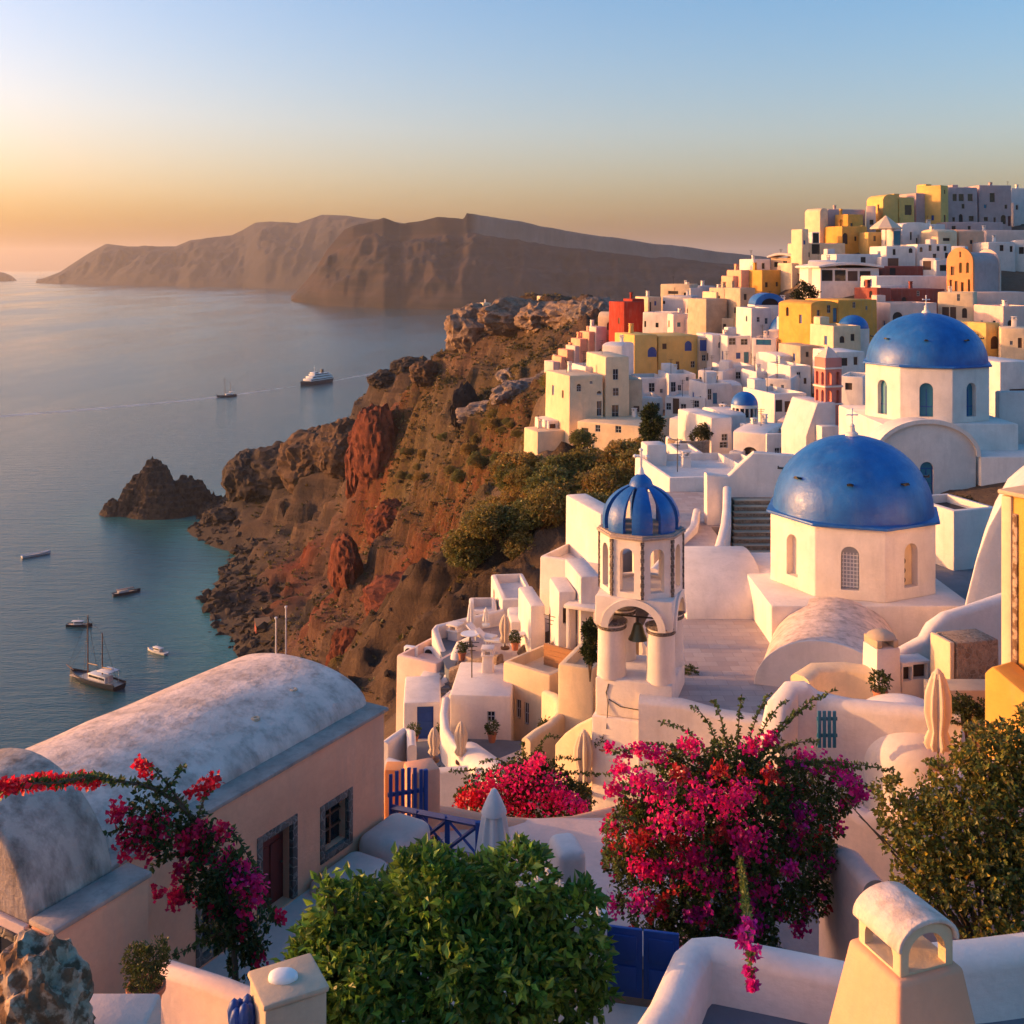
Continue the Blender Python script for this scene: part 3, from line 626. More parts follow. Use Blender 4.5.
def hillmat():
    m, nt, p = newmat('volcanic_hillside'); g = posn(nt)
    def A(n): a = nt.nodes.new('ShaderNodeAttribute'); a.attribute_name = n; return a.outputs['Fac']
    n1 = noise(nt, g, 0.06, 8, 0.65); n2 = noise(nt, g, 0.5, 8, 0.7)
    rock = mix(nt, ramp(nt, n1, [(0.35, 0), (0.65, 1)]), (0.050, 0.034, 0.025), (0.125, 0.080, 0.052))
    rock = mix(nt, ramp(nt, n2, [(0.42, 0.0), (0.62, 0.65)]), rock, (0.055, 0.038, 0.030))
    sep = nt.nodes.new('ShaderNodeSeparateXYZ'); nt.links.new(g, sep.inputs[0])
    band = noise(nt, scaled(nt, g, (0.02, 0.02, 0.28)), 1.0, 6, 0.6)
    rock = mix(nt, ramp(nt, band, [(0.45, 0.0), (0.58, 0.5)]), rock, (0.17, 0.105, 0.066))
    redc = mix(nt, n2, (0.085, 0.020, 0.012), (0.22, 0.060, 0.030))
    col = mix(nt, A('red'), rock, redc)
    gr = mix(nt, ramp(nt, noise(nt, g, 0.9, 8, 0.7), [(0.35, 0), (0.65, 1)]), (0.030, 0.034, 0.010), (0.16, 0.110, 0.032))
    gm = nt.nodes.new('ShaderNodeMath'); gm.operation = 'MULTIPLY'; nt.links.new(A('grass'), gm.inputs[0])
    nt.links.new(ramp(nt, n2, [(0.30, 1.0), (0.66, 0.25)]), gm.inputs[1])
    col = mix(nt, gm.outputs[0], col, gr)
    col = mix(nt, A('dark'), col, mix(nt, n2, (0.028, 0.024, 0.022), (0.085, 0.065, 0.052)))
    w = nt.nodes.new('ShaderNodeMath'); w.operation = 'SUBTRACT'; w.inputs[0].default_value = 1.0; nt.links.new(A('wild'), w.inputs[1])
    col = mix(nt, w.outputs[0], col, mix(nt, n2, (0.10, 0.065, 0.042), (0.24, 0.17, 0.12)))
    nt.links.new(col, p.inputs['Base Color']); p.inputs['Roughness'].default_value = 0.95; p.inputs['Specular IOR Level'].default_value = 0.15
    bump(nt, p, noise(nt, g, 0.8, 10, 0.72), 1.0, 1.2)
    return m
GRID = build_terrain()

# ---------------------------------------------------------------- the sea
def seamat():
    m, nt, p = newmat('sea_water'); g = posn(nt)
    at = nt.nodes.new('ShaderNodeAttribute'); at.attribute_name = 'shallow'
    col = mix(nt, at.outputs['Fac'], (0.012, 0.078, 0.092), (0.040, 0.180, 0.155))
    nt.links.new(col, p.inputs['Base Color']); nt.links.new(ramp(nt, noise(nt, scaled(nt, g, (0.004, 0.0012, 0.01)), 1.0, 4, 0.6), [(0.38, 0.07), (0.62, 0.22)]), p.inputs['Roughness']); p.inputs['IOR'].default_value = 1.33
    b1 = nt.nodes.new('ShaderNodeBump'); b1.inputs['Strength'].default_value = 0.5; b1.inputs['Distance'].default_value = 2.0
    sw = noise(nt, scaled(nt, g, (0.05, 0.20, 0.1)), 1.0, 5, 0.6)
    sm = noise(nt, scaled(nt, g, (0.35, 0.75, 0.5)), 1.0, 4, 0.6)
    mx = mix(nt, 0.30, sw, sm)
    nt.links.new(mx, b1.inputs['Height']); nt.links.new(b1.outputs[0], p.inputs['Normal'])
    return m
def build_sea():
    ys = np.r_[np.linspace(-400, 300, 8), 300*np.exp(np.linspace(0, math.log(1100/300.0), 90))[1:], np.geomspace(1150, 30000, 40)]
    xs = np.r_[-np.geomspace(30000, 420, 40), np.linspace(-400, 200, 140), np.geomspace(220, 30000, 40)]
    Y, X = np.meshgrid(ys, xs, indexing='ij')
    near = (Y < 1000) & (np.abs(X) < 500)
    z = np.full(X.shape, -40.0); z[near] = ground_z(X[near], Y[near])
    sh = np.clip(1 + z/22.0, 0, 1)**1.3
    q = PZ(160, 515, 0); sh = np.maximum(sh, 0.75*np.exp(-(((X-q.x)/46)**2 + ((Y-q.y)/46)**2)))
    o = npmesh('sea', np.stack([X, Y, np.zeros_like(X)], -1).reshape(-1, 3), gridfaces(*X.shape), seamat(), {'shallow': sh.ravel()}, True)
    tag(o, kind='structure')
build_sea()

# ---------------------------------------------------------------- far islands
def islandmat(name, c1, c2, c3):
    m, nt, p = newmat(name); g = posn(nt)
    n1 = noise(nt, g, 0.004, 8, 0.65); band = noise(nt, scaled(nt, g, (0.0012, 0.0012, 0.030)), 1.0, 6, 0.6)
    col = mix(nt, ramp(nt, n1, [(0.35, 0), (0.65, 1)]), c1, c2)
    col = mix(nt, ramp(nt, band, [(0.46, 0.0), (0.60, 0.8)]), col, c3)
    at = nt.nodes.new('ShaderNodeAttribute'); at.attribute_name = 'pale'
    col = mix(nt, at.outputs['Fac'], col, mix(nt, noise(nt, scaled(nt, g, (0.02, 0.02, 0.003)), 1.0, 6, 0.7), (0.06, 0.05, 0.048), (0.26, 0.21, 0.18)))
    nt.links.new(col, p.inputs['Base Color']); p.inputs['Roughness'].default_value = 0.95; p.inputs['Specular IOR Level'].default_value = 0.1
    return m
def island(name, cols, back, m, seed, nc=260, nr=70, pale=None, cliff=0.0):
    """cols: (x, shore row, ridge row, ridge set-back in metres)"""
    c = np.array(cols, float); px = np.linspace(c[0, 0], c[-1, 0], nc)
    sy = np.interp(px, c[:, 0], c[:, 1]); ry = np.interp(px, c[:, 0], c[:, 2]); sb = np.interp(px, c[:, 0], c[:, 3])
    Ds = H*F/(sy-HY); Dr = Ds + sb; zr = np.maximum(1.0, H - (ry-HY)/F*Dr); t = (px-512)/F
    V = []; pl = []
    for i in range(nr):
        a = i/(nr-1)
        if a <= 0.75:
            k = a/0.75; D = Ds + sb*k; z = -4 + (zr+4)*(k**0.85*(1-cliff) + cliff*np.clip((k-0.80)/0.12, 0, 1)*1.0)
            if cliff: z = -4 + (zr+4)*((1-cliff)*np.clip(k/0.86, 0, 1)**0.9 + cliff*np.clip((k-0.86)/0.03, 0, 1))
            env = math.sin(PI*min(1, k*1.02))**0.6*(1 - .75*max(0, min(1, (k-.70)/.2)) if cliff else 1) if k < 0.97 else 0
            pl.append(np.full(nc, 1.0 if (0.85 < k < 0.92) else 0.0) * (np.clip((px-470)/8, 0, 1) if pale else 0))
        else:
            k = (a-0.75)/0.25; D = Dr + back*k; z = zr*(1-k*k) - 5*k; env = 0
            pl.append(np.zeros(nc))
        X = t*D; n = fbm(X/420, (D+z*2)/900, 0, 5, seed, True) + 0.5*fbm(X/110, z/160, D/500, 4, seed+3, True)
        z2 = z + env*n*np.minimum(0.26*zr, 70) 
        ridge_n = (fbm(X/300, D/300, 2.0, 4, seed+8)*0.02*zr) if 0.7 < a < 0.85 else 0
        D2 = D - env*n*110
        V.append(np.stack([t*D2, D2, z2 + ridge_n], -1))
    V = np.array(V); o = npmesh(name, V.reshape(-1, 3), gridfaces(nr, nc), m, {'pale': np.array(pl).ravel()}, True)
    return tag(o, kind='structure')
mi1 = islandmat('far_island_rock', (0.018, 0.017, 0.020), (0.040, 0.034, 0.036), (0.030, 0.026, 0.028))
mi2 = islandmat('near_island_rock', (0.013, 0.012, 0.015), (0.036, 0.030, 0.032), (0.046, 0.031, 0.031))
island('far_island', [(36,283,281,60),(60,284,272,500),(84,284.5,256,800),(106,285,243.5,900),(128,285.5,246.5,900),(176,286,246.5,1000),(190,286.5,240,1000),(232,287,235,1100),(244,287,229,1100),(255,287.5,222,1100),(266,288,222,1100),(298,288.5,223,1100),(322,289,214.5,1200),(345,290,216,1200),(372,291,219,1200),(430,292,226,1200),(520,293,240,1200)], 1500, mi1, 100)
island('near_island', [(291,300,298,40),(300,302,288,160),(314,304,272,260),(328,305.5,250,330),(344,306.5,232,380),(352,307,228,400),(372,307.5,223,430),(384,308,219,450),(400,308,224,450),(420,308.5,222,450),(436,309,219,460),(464,309.5,221,470),(466,309.5,215.5,470),(520,309.5,223,520),(545,309.5,228,540),(600,309.5,236.5,560),(660,309,244.5,560),(755,308,256.5,560),(860,306,268,500),(960,304,282,300)], 900, mi2, 140, nr=96, nc=340, pale=True, cliff=0.22)
island('islet_on_the_horizon', [(-30,281,274,200),(-10,281,271,200),(4,281,272.5,200),(12,281,276,150),(17,281,280.5,60)], 300, mi1, 180, nc=40, nr=24)

# ---------------------------------------------------------------- the air
def haze():
    b = MB(); b.box(-31000, 31000, -1200, 31000, -60.0, 640.0)
    m = bpy.data.materials.new('haze'); m.use_nodes = True; nt = m.node_tree; nt.nodes.clear()
    v = nt.nodes.new('ShaderNodeVolumePrincipled'); v.inputs['Density'].default_value = HAZE_D; v.inputs['Color'].default_value = (0.97, 0.94, 0.92, 1); v.inputs['Anisotropy'].default_value = 0.35
    o = nt.nodes.new('ShaderNodeOutputMaterial'); nt.links.new(v.outputs[0], o.inputs['Volume'])
    tag(b.build('haze', m, ang=0), kind='stuff')
HAZE_D = 3.5e-5
haze()
# ---------------------------------------------------------------- building the town
KM = {'d': 'glass', 'b': 'bluepaint', 't': 'tealpaint', 'n': 'brownwood', 'r': 'redwood', 'o': 'darkfill', 'p': 'cream'}
def arch_pts(x0, x1, z0, z1, y, n=10, axis='x', ratio=1.0):
    """outline of a round-topped opening in the plane y = const (or x = const)"""
    r = (x1-x0)/2; cx = (x0+x1)/2; rz = min(r*ratio, (z1-z0)*0.6); pts = [(x0, z0), (x1, z0)]
    for i in range(n+1): a = PI*i/n; pts.append((cx + r*math.cos(a), z1 - rz + rz*math.sin(a)))
    return [(p[0], y, p[1]) if axis == 'x' else (y, p[0], p[1]) for p in pts]
def opening(root, cut, x0, x1, z0, z1, kind, axis='x', face=0.0, deep=0.24, fine=False, name=None, sgn=1):
    """cuts the recess and hangs the window or door in it; sgn: direction into the wall"""
    arch = kind.endswith('a'); k = kind[0]
    e = (0, (deep+0.12)*sgn, 0) if axis == 'x' else ((deep+0.12)*sgn, 0, 0)
    st = face - 0.12*sgn
    rect = lambda q: [(x0, q, z0), (x1, q, z0), (x1, q, z1), (x0, q, z1)] if axis == 'x' else [(q, x0, z0), (q, x1, z0), (q, x1, z1), (q, x0, z1)]
    cut.poly(arch_pts(x0, x1, z0, z1, st, axis=axis) if arch else rect(st), e)
    q = face + (deep-0.004)*sgn
    if name is None: name = 'door' if (k in 'nrtb' and (z1-z0) > 1.5*(x1-x0) and (z1-z0) > 1.4) else 'window'
    ax = lambda u0, u1, w0, w1, d0, d1: (u0, u1, min(d0, d1), max(d0, d1), w0, w1) if axis == 'x' else (min(d0, d1), max(d0, d1), u0, u1, w0, w1)
    m = MB(); pane_e = (0, -0.03*sgn, 0) if axis == 'x' else (-0.03*sgn, 0, 0)
    i = 0.006
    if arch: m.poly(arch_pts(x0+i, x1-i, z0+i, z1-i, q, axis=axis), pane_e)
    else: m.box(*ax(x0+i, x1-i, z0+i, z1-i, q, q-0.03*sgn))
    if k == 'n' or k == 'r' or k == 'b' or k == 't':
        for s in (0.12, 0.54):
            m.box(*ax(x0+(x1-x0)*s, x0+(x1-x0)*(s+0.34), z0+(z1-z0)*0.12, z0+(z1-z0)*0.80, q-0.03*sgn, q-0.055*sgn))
    w = m.build(name, M[KM[k]], root, ang=30)  # for kind o the dark panel colour paints in the shade of a hollow
    if fine and k in 'dbt':
        f = MB(); t = 0.05; d0 = q-0.031*sgn; d1 = q-0.075*sgn
        f.box(*ax(x0+i, x0+t, z0+i, z1-t, d0, d1)); f.box(*ax(x1-t, x1-i, z0+i, z1-t, d0, d1)); f.box(*ax(x0+t, x1-t, z0+i, z0+t, d0, d1))
        zt = z1-(x1-x0)*0.5 if arch else z1
        f.box(*ax(x0+t, x1-t, zt-t, zt-i, d0, d1)); f.box(*ax((x0+x1)/2-0.02, (x0+x1)/2+0.02, z0+t, zt-t, d0, d1)); f.box(*ax(x0+t, (x0+x1)/2-0.02, (z0+zt)/2-0.02, (z0+zt)/2+0.02, d0, d1))
        f.box(*ax((x0+x1)/2+0.02, x1-t, (z0+zt)/2-0.02, (z0+zt)/2+0.02, d0, d1))
        f.build('frame', M['greyframe'] if k == 'd' else M['bluepaint'], w, ang=0)
    return w
def chimney_part(root, x, y, z, m):
    c = MB(); s = random.uniform(0.28, 0.42); hh = random.uniform(0.7, 1.2)
    c.box(x-s, x+s, y-s, y+s, z-0.2, z+hh, 0.06, taper=0.06); c.box(x-s-0.02, x+s+0.02, y-s-0.02, y+s+0.02, z+hh, z+hh+0.10, 0.03)
    for q in (-1, 1): c.box(x+q*s*0.62-0.07, x+q*s*0.62+0.07, y-s*0.8, y+s*0.8, z+hh+0.10, z+hh+0.35)
    c.box(x-s-0.02, x+s+0.02, y-s-0.02, y+s+0.02, z+hh+0.35, z+hh+0.46, 0.03)
    return c.build('chimney', m, root)
def house(h, rnd):
    x0, x1, yt, yb, D, dep, yaw, colr, roof, wins, label = h[:11]; fine_ann = D > 90; cat = h[11] if len(h) > 11 else 'house'
    p, c, s, w, hh = frame_of(h); m = M[colr]
    name = {'house': 'house'}.get(cat, cat.replace(' ', '_'))
    root = empty(name, p, label, cat, 'houses of the hillside town' if cat == 'house' else None, rad(yaw))
    kind = roof[0] if isinstance(roof, tuple) else roof
    found = 5.0; body = MB(); cut = MB(); bev = 0.14; ncut = 0
    if kind == 'vf':
        rise = roof[1]/F*D; pts = [(0, 0, -found), (w, 0, -found)] + [(w/2 + w/2*math.cos(PI*i/16), 0, hh + rise*math.sin(PI*i/16)) for i in range(17)]
        body.poly(pts, (0, dep, 0), 0.08)
    elif kind == 'vs':
        rise = roof[1]/F*D; pts = [(0, 0, -found)] + [(0, dep/2 - dep/2*math.cos(PI*i/14), hh + rise*math.sin(PI*i/14)) for i in range(15)] + [(0, dep, -found)]
        body.poly(pts, (w, 0, 0), 0.08)
    else:
        body.box(0, w, 0, dep, -found, hh, bev, taper=min(0.12, w*0.03))
        if kind == 'par' and w > 1.6: t = 0.36; cut.box(t, w-t, t, dep-t, hh-0.55, hh+1.5); ncut += 1
    items = []; want_auto = D > 95 and colr in ('white', 'white2', 'cream', 'pink', 'mauve', 'yellow', 'ochre', 'beige') and kind in ('flat', 'par') and cat == 'house' and 'blank' not in label and 'windowless' not in label and 'plain' not in label
    for (a, b, cc, d, k) in wins:
        u = []
        for q in (a, cc):
            t = (q-512.0)/F; u.append((t*D - p.x)/(c - t*s))
        dm = D + s*(u[0]+u[1])/2; z1 = H - (b-HY)/F*dm - p.z; z0 = H - (d-HY)/F*dm - p.z
        u0 = max(0.16, u[0]); u1 = min(w-0.16, u[1]); z1 = min(z1, hh-(0.22 if kind != 'vf' else -roof[1]/F*D*0.6)); z0 = max(z0, 0.0)
        if u1-u0 > 0.25 and z1-z0 > 0.3: items.append((u0, u1, z0, z1, k))
    if want_auto:
        rows = max(1, int(hh/2.7)); cols = max(1, int(w/2.3))
        for r_ in range(rows):
            for c_ in range(cols):
                if rnd.random() < .42: continue
                uw = rnd.uniform(.55, .85); u0 = w*(c_+.5)/cols + rnd.uniform(-.25, .25) - uw/2; dr = r_ == 0 and rnd.random() < .3; z0 = 0.1 if dr else hh*r_/rows + rnd.uniform(.9, 1.2); z1 = z0 + (1.95 if dr else rnd.uniform(.8, 1.15))
                if u0 < .3 or u0+uw > w-.3 or z1 > hh-.65 or any(u0 < b_[1]+.25 and u0+uw > b_[0]-.25 and z0 < b_[3]+.2 and z1 > b_[2]-.2 for b_ in items): continue
                items.append((u0, u0+uw, z0, z1, rnd.choice('nbtnr') if dr else rnd.choice(('d', 'd', 'd', 'b', 'da', 't', 'n'))))
    for it in items:
        opening(root, cut, *it, fine=D < 200); ncut += 1
    if cat == 'house' and yaw >= 6 and dep >= 6 and hh > 2.4 and kind not in ('vs',) and rnd.random() < 0.55:
        for kk in range(rnd.choice((1, 2))):
            y0 = dep*(0.25 + 0.4*kk) + rnd.uniform(-.3, .3); ww = rnd.uniform(0.6, 0.9); z0 = rnd.choice((0.9, hh*0.5)); z1 = min(z0+rnd.uniform(1.0, 1.5), hh-0.5)
            if z1-z0 > 0.6: opening(root, cut, y0, y0+ww, z0, z1, rnd.choice(('d', 'b', 'da', 'n')), axis='y'); ncut += 1
    if ncut: boolean(body, cut, 'wall', m, root)
    else: cut.bm.free(); body.build('wall', m, root)
    if kind == 'slab':
        r = MB(); n = 14
        pts = [(-0.5 + (w+1)*i/n, -0.7, hh + 0.02 + 0.55*math.sin(PI*i/n)) for i in range(n+1)] + [(w+0.5 - (w+1)*i/n, -0.7, hh + 0.36 + 0.75*math.sin(PI*(1-i/n))) for i in range(n+1)]
        r.poly(pts, (0, dep+1.2, 0), 0.05); r.build('roof', M['white'], root)
    if cat == 'house' and w > 3 and kind in ('flat', 'par', 'vs') and rnd.random() < (0.8 if D > 200 else 0.55):
        chimney_part(root, rnd.uniform(0.7, w-0.7), dep*0.7, hh - (0.6 if kind == 'par' else 0.02), M['white'] if colr in ('white', 'white2', 'pink', 'cream') else m)
    if fine_ann and cat == 'house' and colr in ('white', 'white2', 'cream', 'pink') and w > 2.6 and hh > 2.6 and not want_auto and rnd.random() < 0.6:      # a low annex with its own opening
        aw = w*rnd.uniform(.30, .48); ax_ = rnd.choice((0.05, w-aw-.05)); ah = min(hh*rnd.uniform(.38, .55), 2.6); ad = rnd.uniform(.9, 1.6)
        q = MB(); ct = MB(); q.box(ax_, ax_+aw, -ad, -.012, -found, ah, .09); ct.box(ax_+.18, ax_+aw-.18, -ad+.18, -.2, ah-.28, ah+1)
        an = empty('annex', (0, 0, 0)); an.parent = root
        if aw > 1.3 and ah > 1.5: opening(an, ct, ax_+aw*.3, ax_+aw*.3+.6, max(.1, ah-1.75), ah-.55, rnd.choice(('d', 'n', 'b', 'da', 't')), face=-ad)
        wn_ = boolean(q, ct, 'annex', M[colr], root)
        for ch in list(an.children): ch.parent = wn_
        bpy.data.objects.remove(an)
    if cat == 'house' and colr in ('white', 'cream', 'white2') and w > 3 and rnd.random() < .45:
        q = MB(); q.cyl((w*.3, dep*.5, hh-.6), (w*.3, dep*.5, hh+2.0), .035, n=5); [q.cyl((w*.3-.4+.1*i, dep*.5, hh+1.9-.22*i), (w*.3+.4-.1*i, dep*.5, hh+1.9-.22*i), .02, n=4) for i in range(3)]; q.build('aerial', M['iron'], root, ang=0)
    if kind == 'par' and w > 3.5 and rnd.random() < 0.5:      # a stair head on the roof terrace
        q = MB(); xx = rnd.choice((0.5, w-2.1)); q.box(xx, xx+1.6, dep-2.4, dep-0.5, hh-0.7, hh+1.1, 0.1); q.build('stair_head', m, root)
    return root
rnd = random.Random(11)
for i, h in enumerate(TOWN):
    if h[4] > 95 and h[7] in ('white', 'white2', 'cream', 'pink') and i % 3 == 1 and h[5] >= 6: h = h[:6] + (-18 - (i % 5)*3,) + h[7:]      # some fronts turned towards the evening sun
    house(h, rnd)

# the orange church-like house: its gable turned to the evening sun
def gable_house():
    p = P(949, 292, 190); yaw = 38
    root = empty('gabled_house', p, 'orange vaulted house with a tall rounded gable and a mauve long side', 'house', 'houses of the hillside town', rad(yaw))
    c, s = math.cos(rad(yaw)), math.sin(rad(yaw))
    gw = 4.9; L = 8.5; hs = 5.4; rise = 2.6
    # local: gable faces -x; long side faces -y. gable runs from (0, gw) to (0, 0)
    root.location = P(973, 294, 188)
    b = MB(); cut = MB()
    b.poly([(0, 0, -5), (0, gw, -5)] + [(0, gw/2 + gw/2*math.cos(PI*i/16), hs + rise*math.sin(PI*i/16)) for i in range(17)], (0.5, 0, 0), 0.06)
    for (y0, y1, z0, z1, k) in ((0.7,1.25,3.6,5.4,'da'),(2.0,2.55,3.6,5.4,'da'),(3.4,4.1,3.2,4.7,'n'),(0.5,0.95,0.3,2.5,'d'),(1.7,2.2,0.2,2.0,'d'),(2.8,3.35,0.2,2.2,'n'),(3.9,4.3,0.3,2.4,'d'),(2.2,2.5,6.3,7.3,'oa')):
        opening(root, cut, y0, y1, z0, z1, k, axis='y')
    boolean(b, cut, 'gable_wall', M['orange'], root)
    v = MB(); v.poly([(0.5, 0.25, -5), (0.5, gw-0.25, -5)] + [(0.5, gw/2 + (gw/2-0.25)*math.cos(PI*i/16), hs-0.5 + (rise-0.3)*math.sin(PI*i/16)) for i in range(17)], (L, 0, 0)); v.build('wall', M['mauve'], root)
    q = MB(); q.poly([(L+0.5, 0.05, -5), (L+0.5, gw-0.05, -5)] + [(L+0.5, gw/2 + (gw/2-0.05)*math.cos(PI*i/16), hs-0.2 + rise*math.sin(PI*i/16)) for i in range(17)], (0.5, 0, 0), 0.06); q.build('end_gable', M['pink'], root)
gable_house()

def cross(mb, p, hh=1.0, t=0.09):
    x, y, z = p; a = hh*0.33
    mb.box(x-t/2, x+t/2, y-t/2, y+t/2, z, z+hh, t*0.2); mb.box(x-a, x-t/2, y-t/2+.002, y+t/2-.002, z+hh*0.58, z+hh*0.58+t, t*0.2); mb.box(x+t/2, x+a, y-t/2+.002, y+t/2-.002, z+hh*0.58, z+hh*0.58+t, t*0.2)
    for q in ((x-a, z+hh*0.58+t/2), (x+a, z+hh*0.58+t/2), (x, z+hh)): mb.lathe([(0, -t*0.95), (t*0.9, -t*0.3), (t*0.9, t*0.3), (0, t*0.95)], 8, (q[0], y, q[1]))
    return mb
def dome_prof(R, hh, n=14, lip=0.0):
    pr = [(R*math.cos(PI/2*i/n), hh*math.sin(PI/2*i/n)) for i in range(n)] + [(0, hh)]
    return ([(R+lip, -0.14), (R+lip, 0)] if lip else []) + pr
def small_dome(px, ptop, pbase, D, rpx, label, drum=None, cr=False):
    c = P(px, pbase, D); R = rpx/F*D; hh = (pbase-ptop)/F*D
    root = empty('domed_chapel', c, label, 'chapel', 'small blue domes of the town')
    d = MB(); d.lathe(dome_prof(R, hh, 12), 28); d.build('dome', M['dome'], root)
    b = MB(); cut = MB(); dz = drum or 1.6
    b.lathe([(R*1.04, -dz-5), (R*1.04, -0.02)], 16)
    if drum:
        for k in range(-3, 4):
            a = rad(-90 + k*22); ww = 0.3
            cut.box(-0.22, 0.22, -0.2, 0.25, -dz*0.85, -dz*0.22, M=Matrix.Translation((R*1.03*math.cos(a), R*1.03*math.sin(a), 0)) @ Matrix.Rotation(a+PI/2, 4, 'Z'))
        boolean(b, cut, 'drum', M['white'], root)
        iv = MB(); iv.lathe([(R*0.88, -dz), (R*0.88, -0.1)], 20); iv.build('window_band', M['glass'], root)
    else: cut.bm.free(); b.build('drum', M['white'], root)
    if cr: k = MB(); cross(k, (0, 0, hh-0.05), 1.0, 0.1); k.build('cross', M['whitepaint'], root)
small_dome(744.5, 391.5, 404, 124, 13, 'small white chapel with a bright blue dome over a ring of slit windows', 1.6)
small_dome(784, 314.5, 336, 196, 15.5, 'blue domed chapel with a plain white drum among the upper white houses')
small_dome(853, 315, 328, 168, 15, 'low blue dome between the ochre house and the rear church')
def blue_vault():
    D = 206; p = P(755, 305, D); w = 30/F*D; root = empty('vaulted_chapel', p, 'long low dark blue barrel roof beside the ochre ramp', 'chapel')
    a = MB(); a.poly([(0, 0, 0)] + [(w/2 - w/2*math.cos(PI*i/16), 0, 2.2*math.sin(PI*i/16)) for i in range(1, 16)] + [(w, 0, 0)], (0, 6, 0), 0.05); a.build('roof', M['dome'], root)
    b = MB(); b.box(-0.1, w+0.1, -0.1, 6.1, -6, -0.01, 0.08); b.build('wall', M['white'], root)
    q = MB(); q.poly([(w*.22, -0.06, .05), (w*.78, -0.06, .05)] + [(w/2 + w*.28*math.cos(PI*i/10), -0.06, .05 + 1.2*math.sin(PI*i/10)) for i in range(11)], (0, .05, 0)); q.build('window', M['glass'], root)
blue_vault()

def pink_belfry():
    D = 100; c = P(828, 432, D); root = empty('pink_belfry', c, 'slim rose pink belfry with white bands and a pointed top', 'belfry', rz=rad(18))
    sc = D/F; hw = 9.5*sc; z = lambda py: (432-py)*sc
    b = MB(); cut = MB(); b.box(-hw, hw, -hw, hw, z(432)-4, z(357), 0.03)
    for a, bb in ((402, 389), (384, 371)):
        for xx in (-0.5, 0.5): cut.poly(arch_pts(xx*hw-0.22, xx*hw+0.22, z(a), z(bb), -hw-0.2), (0, 0.6, 0)); cut.poly(arch_pts(xx*hw-0.22, xx*hw+0.22, z(a), z(bb), -hw-0.2, axis='y'), (0.6, 0, 0))
    boolean(b, cut, 'shaft', M['rose'], root)
    t = MB()
    for py in (404, 386.5, 368.5): t.box(-hw-0.1, hw+0.1, -hw-0.1, hw+0.1, z(py), z(py)+0.16, 0.03)
    t.build('band', M['white'], root)
    r = MB(); r.lathe([(hw*1.3, 0), (hw*0.7, 0.5), (0.08, 0.95), (0, 1.0)], 4, (0, 0, z(357)), PI/4, PI/4+2*PI); r.build('roof', M['pink'], root)
    # sloping white buttress at its foot
    p = P(806, 436, 98); bt = empty('buttress_house', p, 'white house with a long sloping buttress under the pink belfry', 'house', 'houses of the hillside town', rad(12))
    q = MB(); w = 2.9; q.poly([(0, 0, -5), (w, 0, -5), (w, 0, 2.9), (1.1, 0, 2.9), (0, 0, 0)], (0, 5, 0), 0.1); q.build('wall', M['white2'], bt)
    q = MB(); q.box(0.9, w-.3, -1.2, -0.02, -5, 1.0, 0.1); q.build('buttress', M['white'], bt)
pink_belfry()

def retaining_wall():
    pts = []
    for i in range(13):
        a = PI*(1.02 + 0.75*i/12); pts.append(P(690, 438, 114) + Vector((2.1*math.cos(a), 2.1*math.sin(a), 0)))
    m = MB(); m.wall(pts, 0.5, -7, 0.3); tag(m.build('retaining_wall', M['stone']), 'round brown field stone retaining wall beside the green tree', 'wall')
    pts = [P(668, 436, 116), P(671, 440, 114), P(677, 441, 112.5), P(681, 440, 112)]
    m = MB(); m.wall(pts, 0.5, -6, 0.8); tag(m.build('garden_wall', M['white']), 'curved white garden wall left of the round stone wall', 'wall')
retaining_wall()

def hill_parasol():
    c = P(886, 247, 227); root = empty('parasol', c, 'large open beige parasol high on the hill beside the small house with the teal door', 'parasol')
    b = MB(); b.cyl((0, 0, -1), (0, 0, 6.4), 0.09); b.build('pole', M['brownwood'], root)
    b = MB(); b.lathe([(3.4, 3.7), (3.3, 4.0), (1.6, 5.3), (0.1, 6.5), (0, 6.5)], 8, cap=False); b.build('canopy', M['canvas'], root, 10)
hill_parasol()
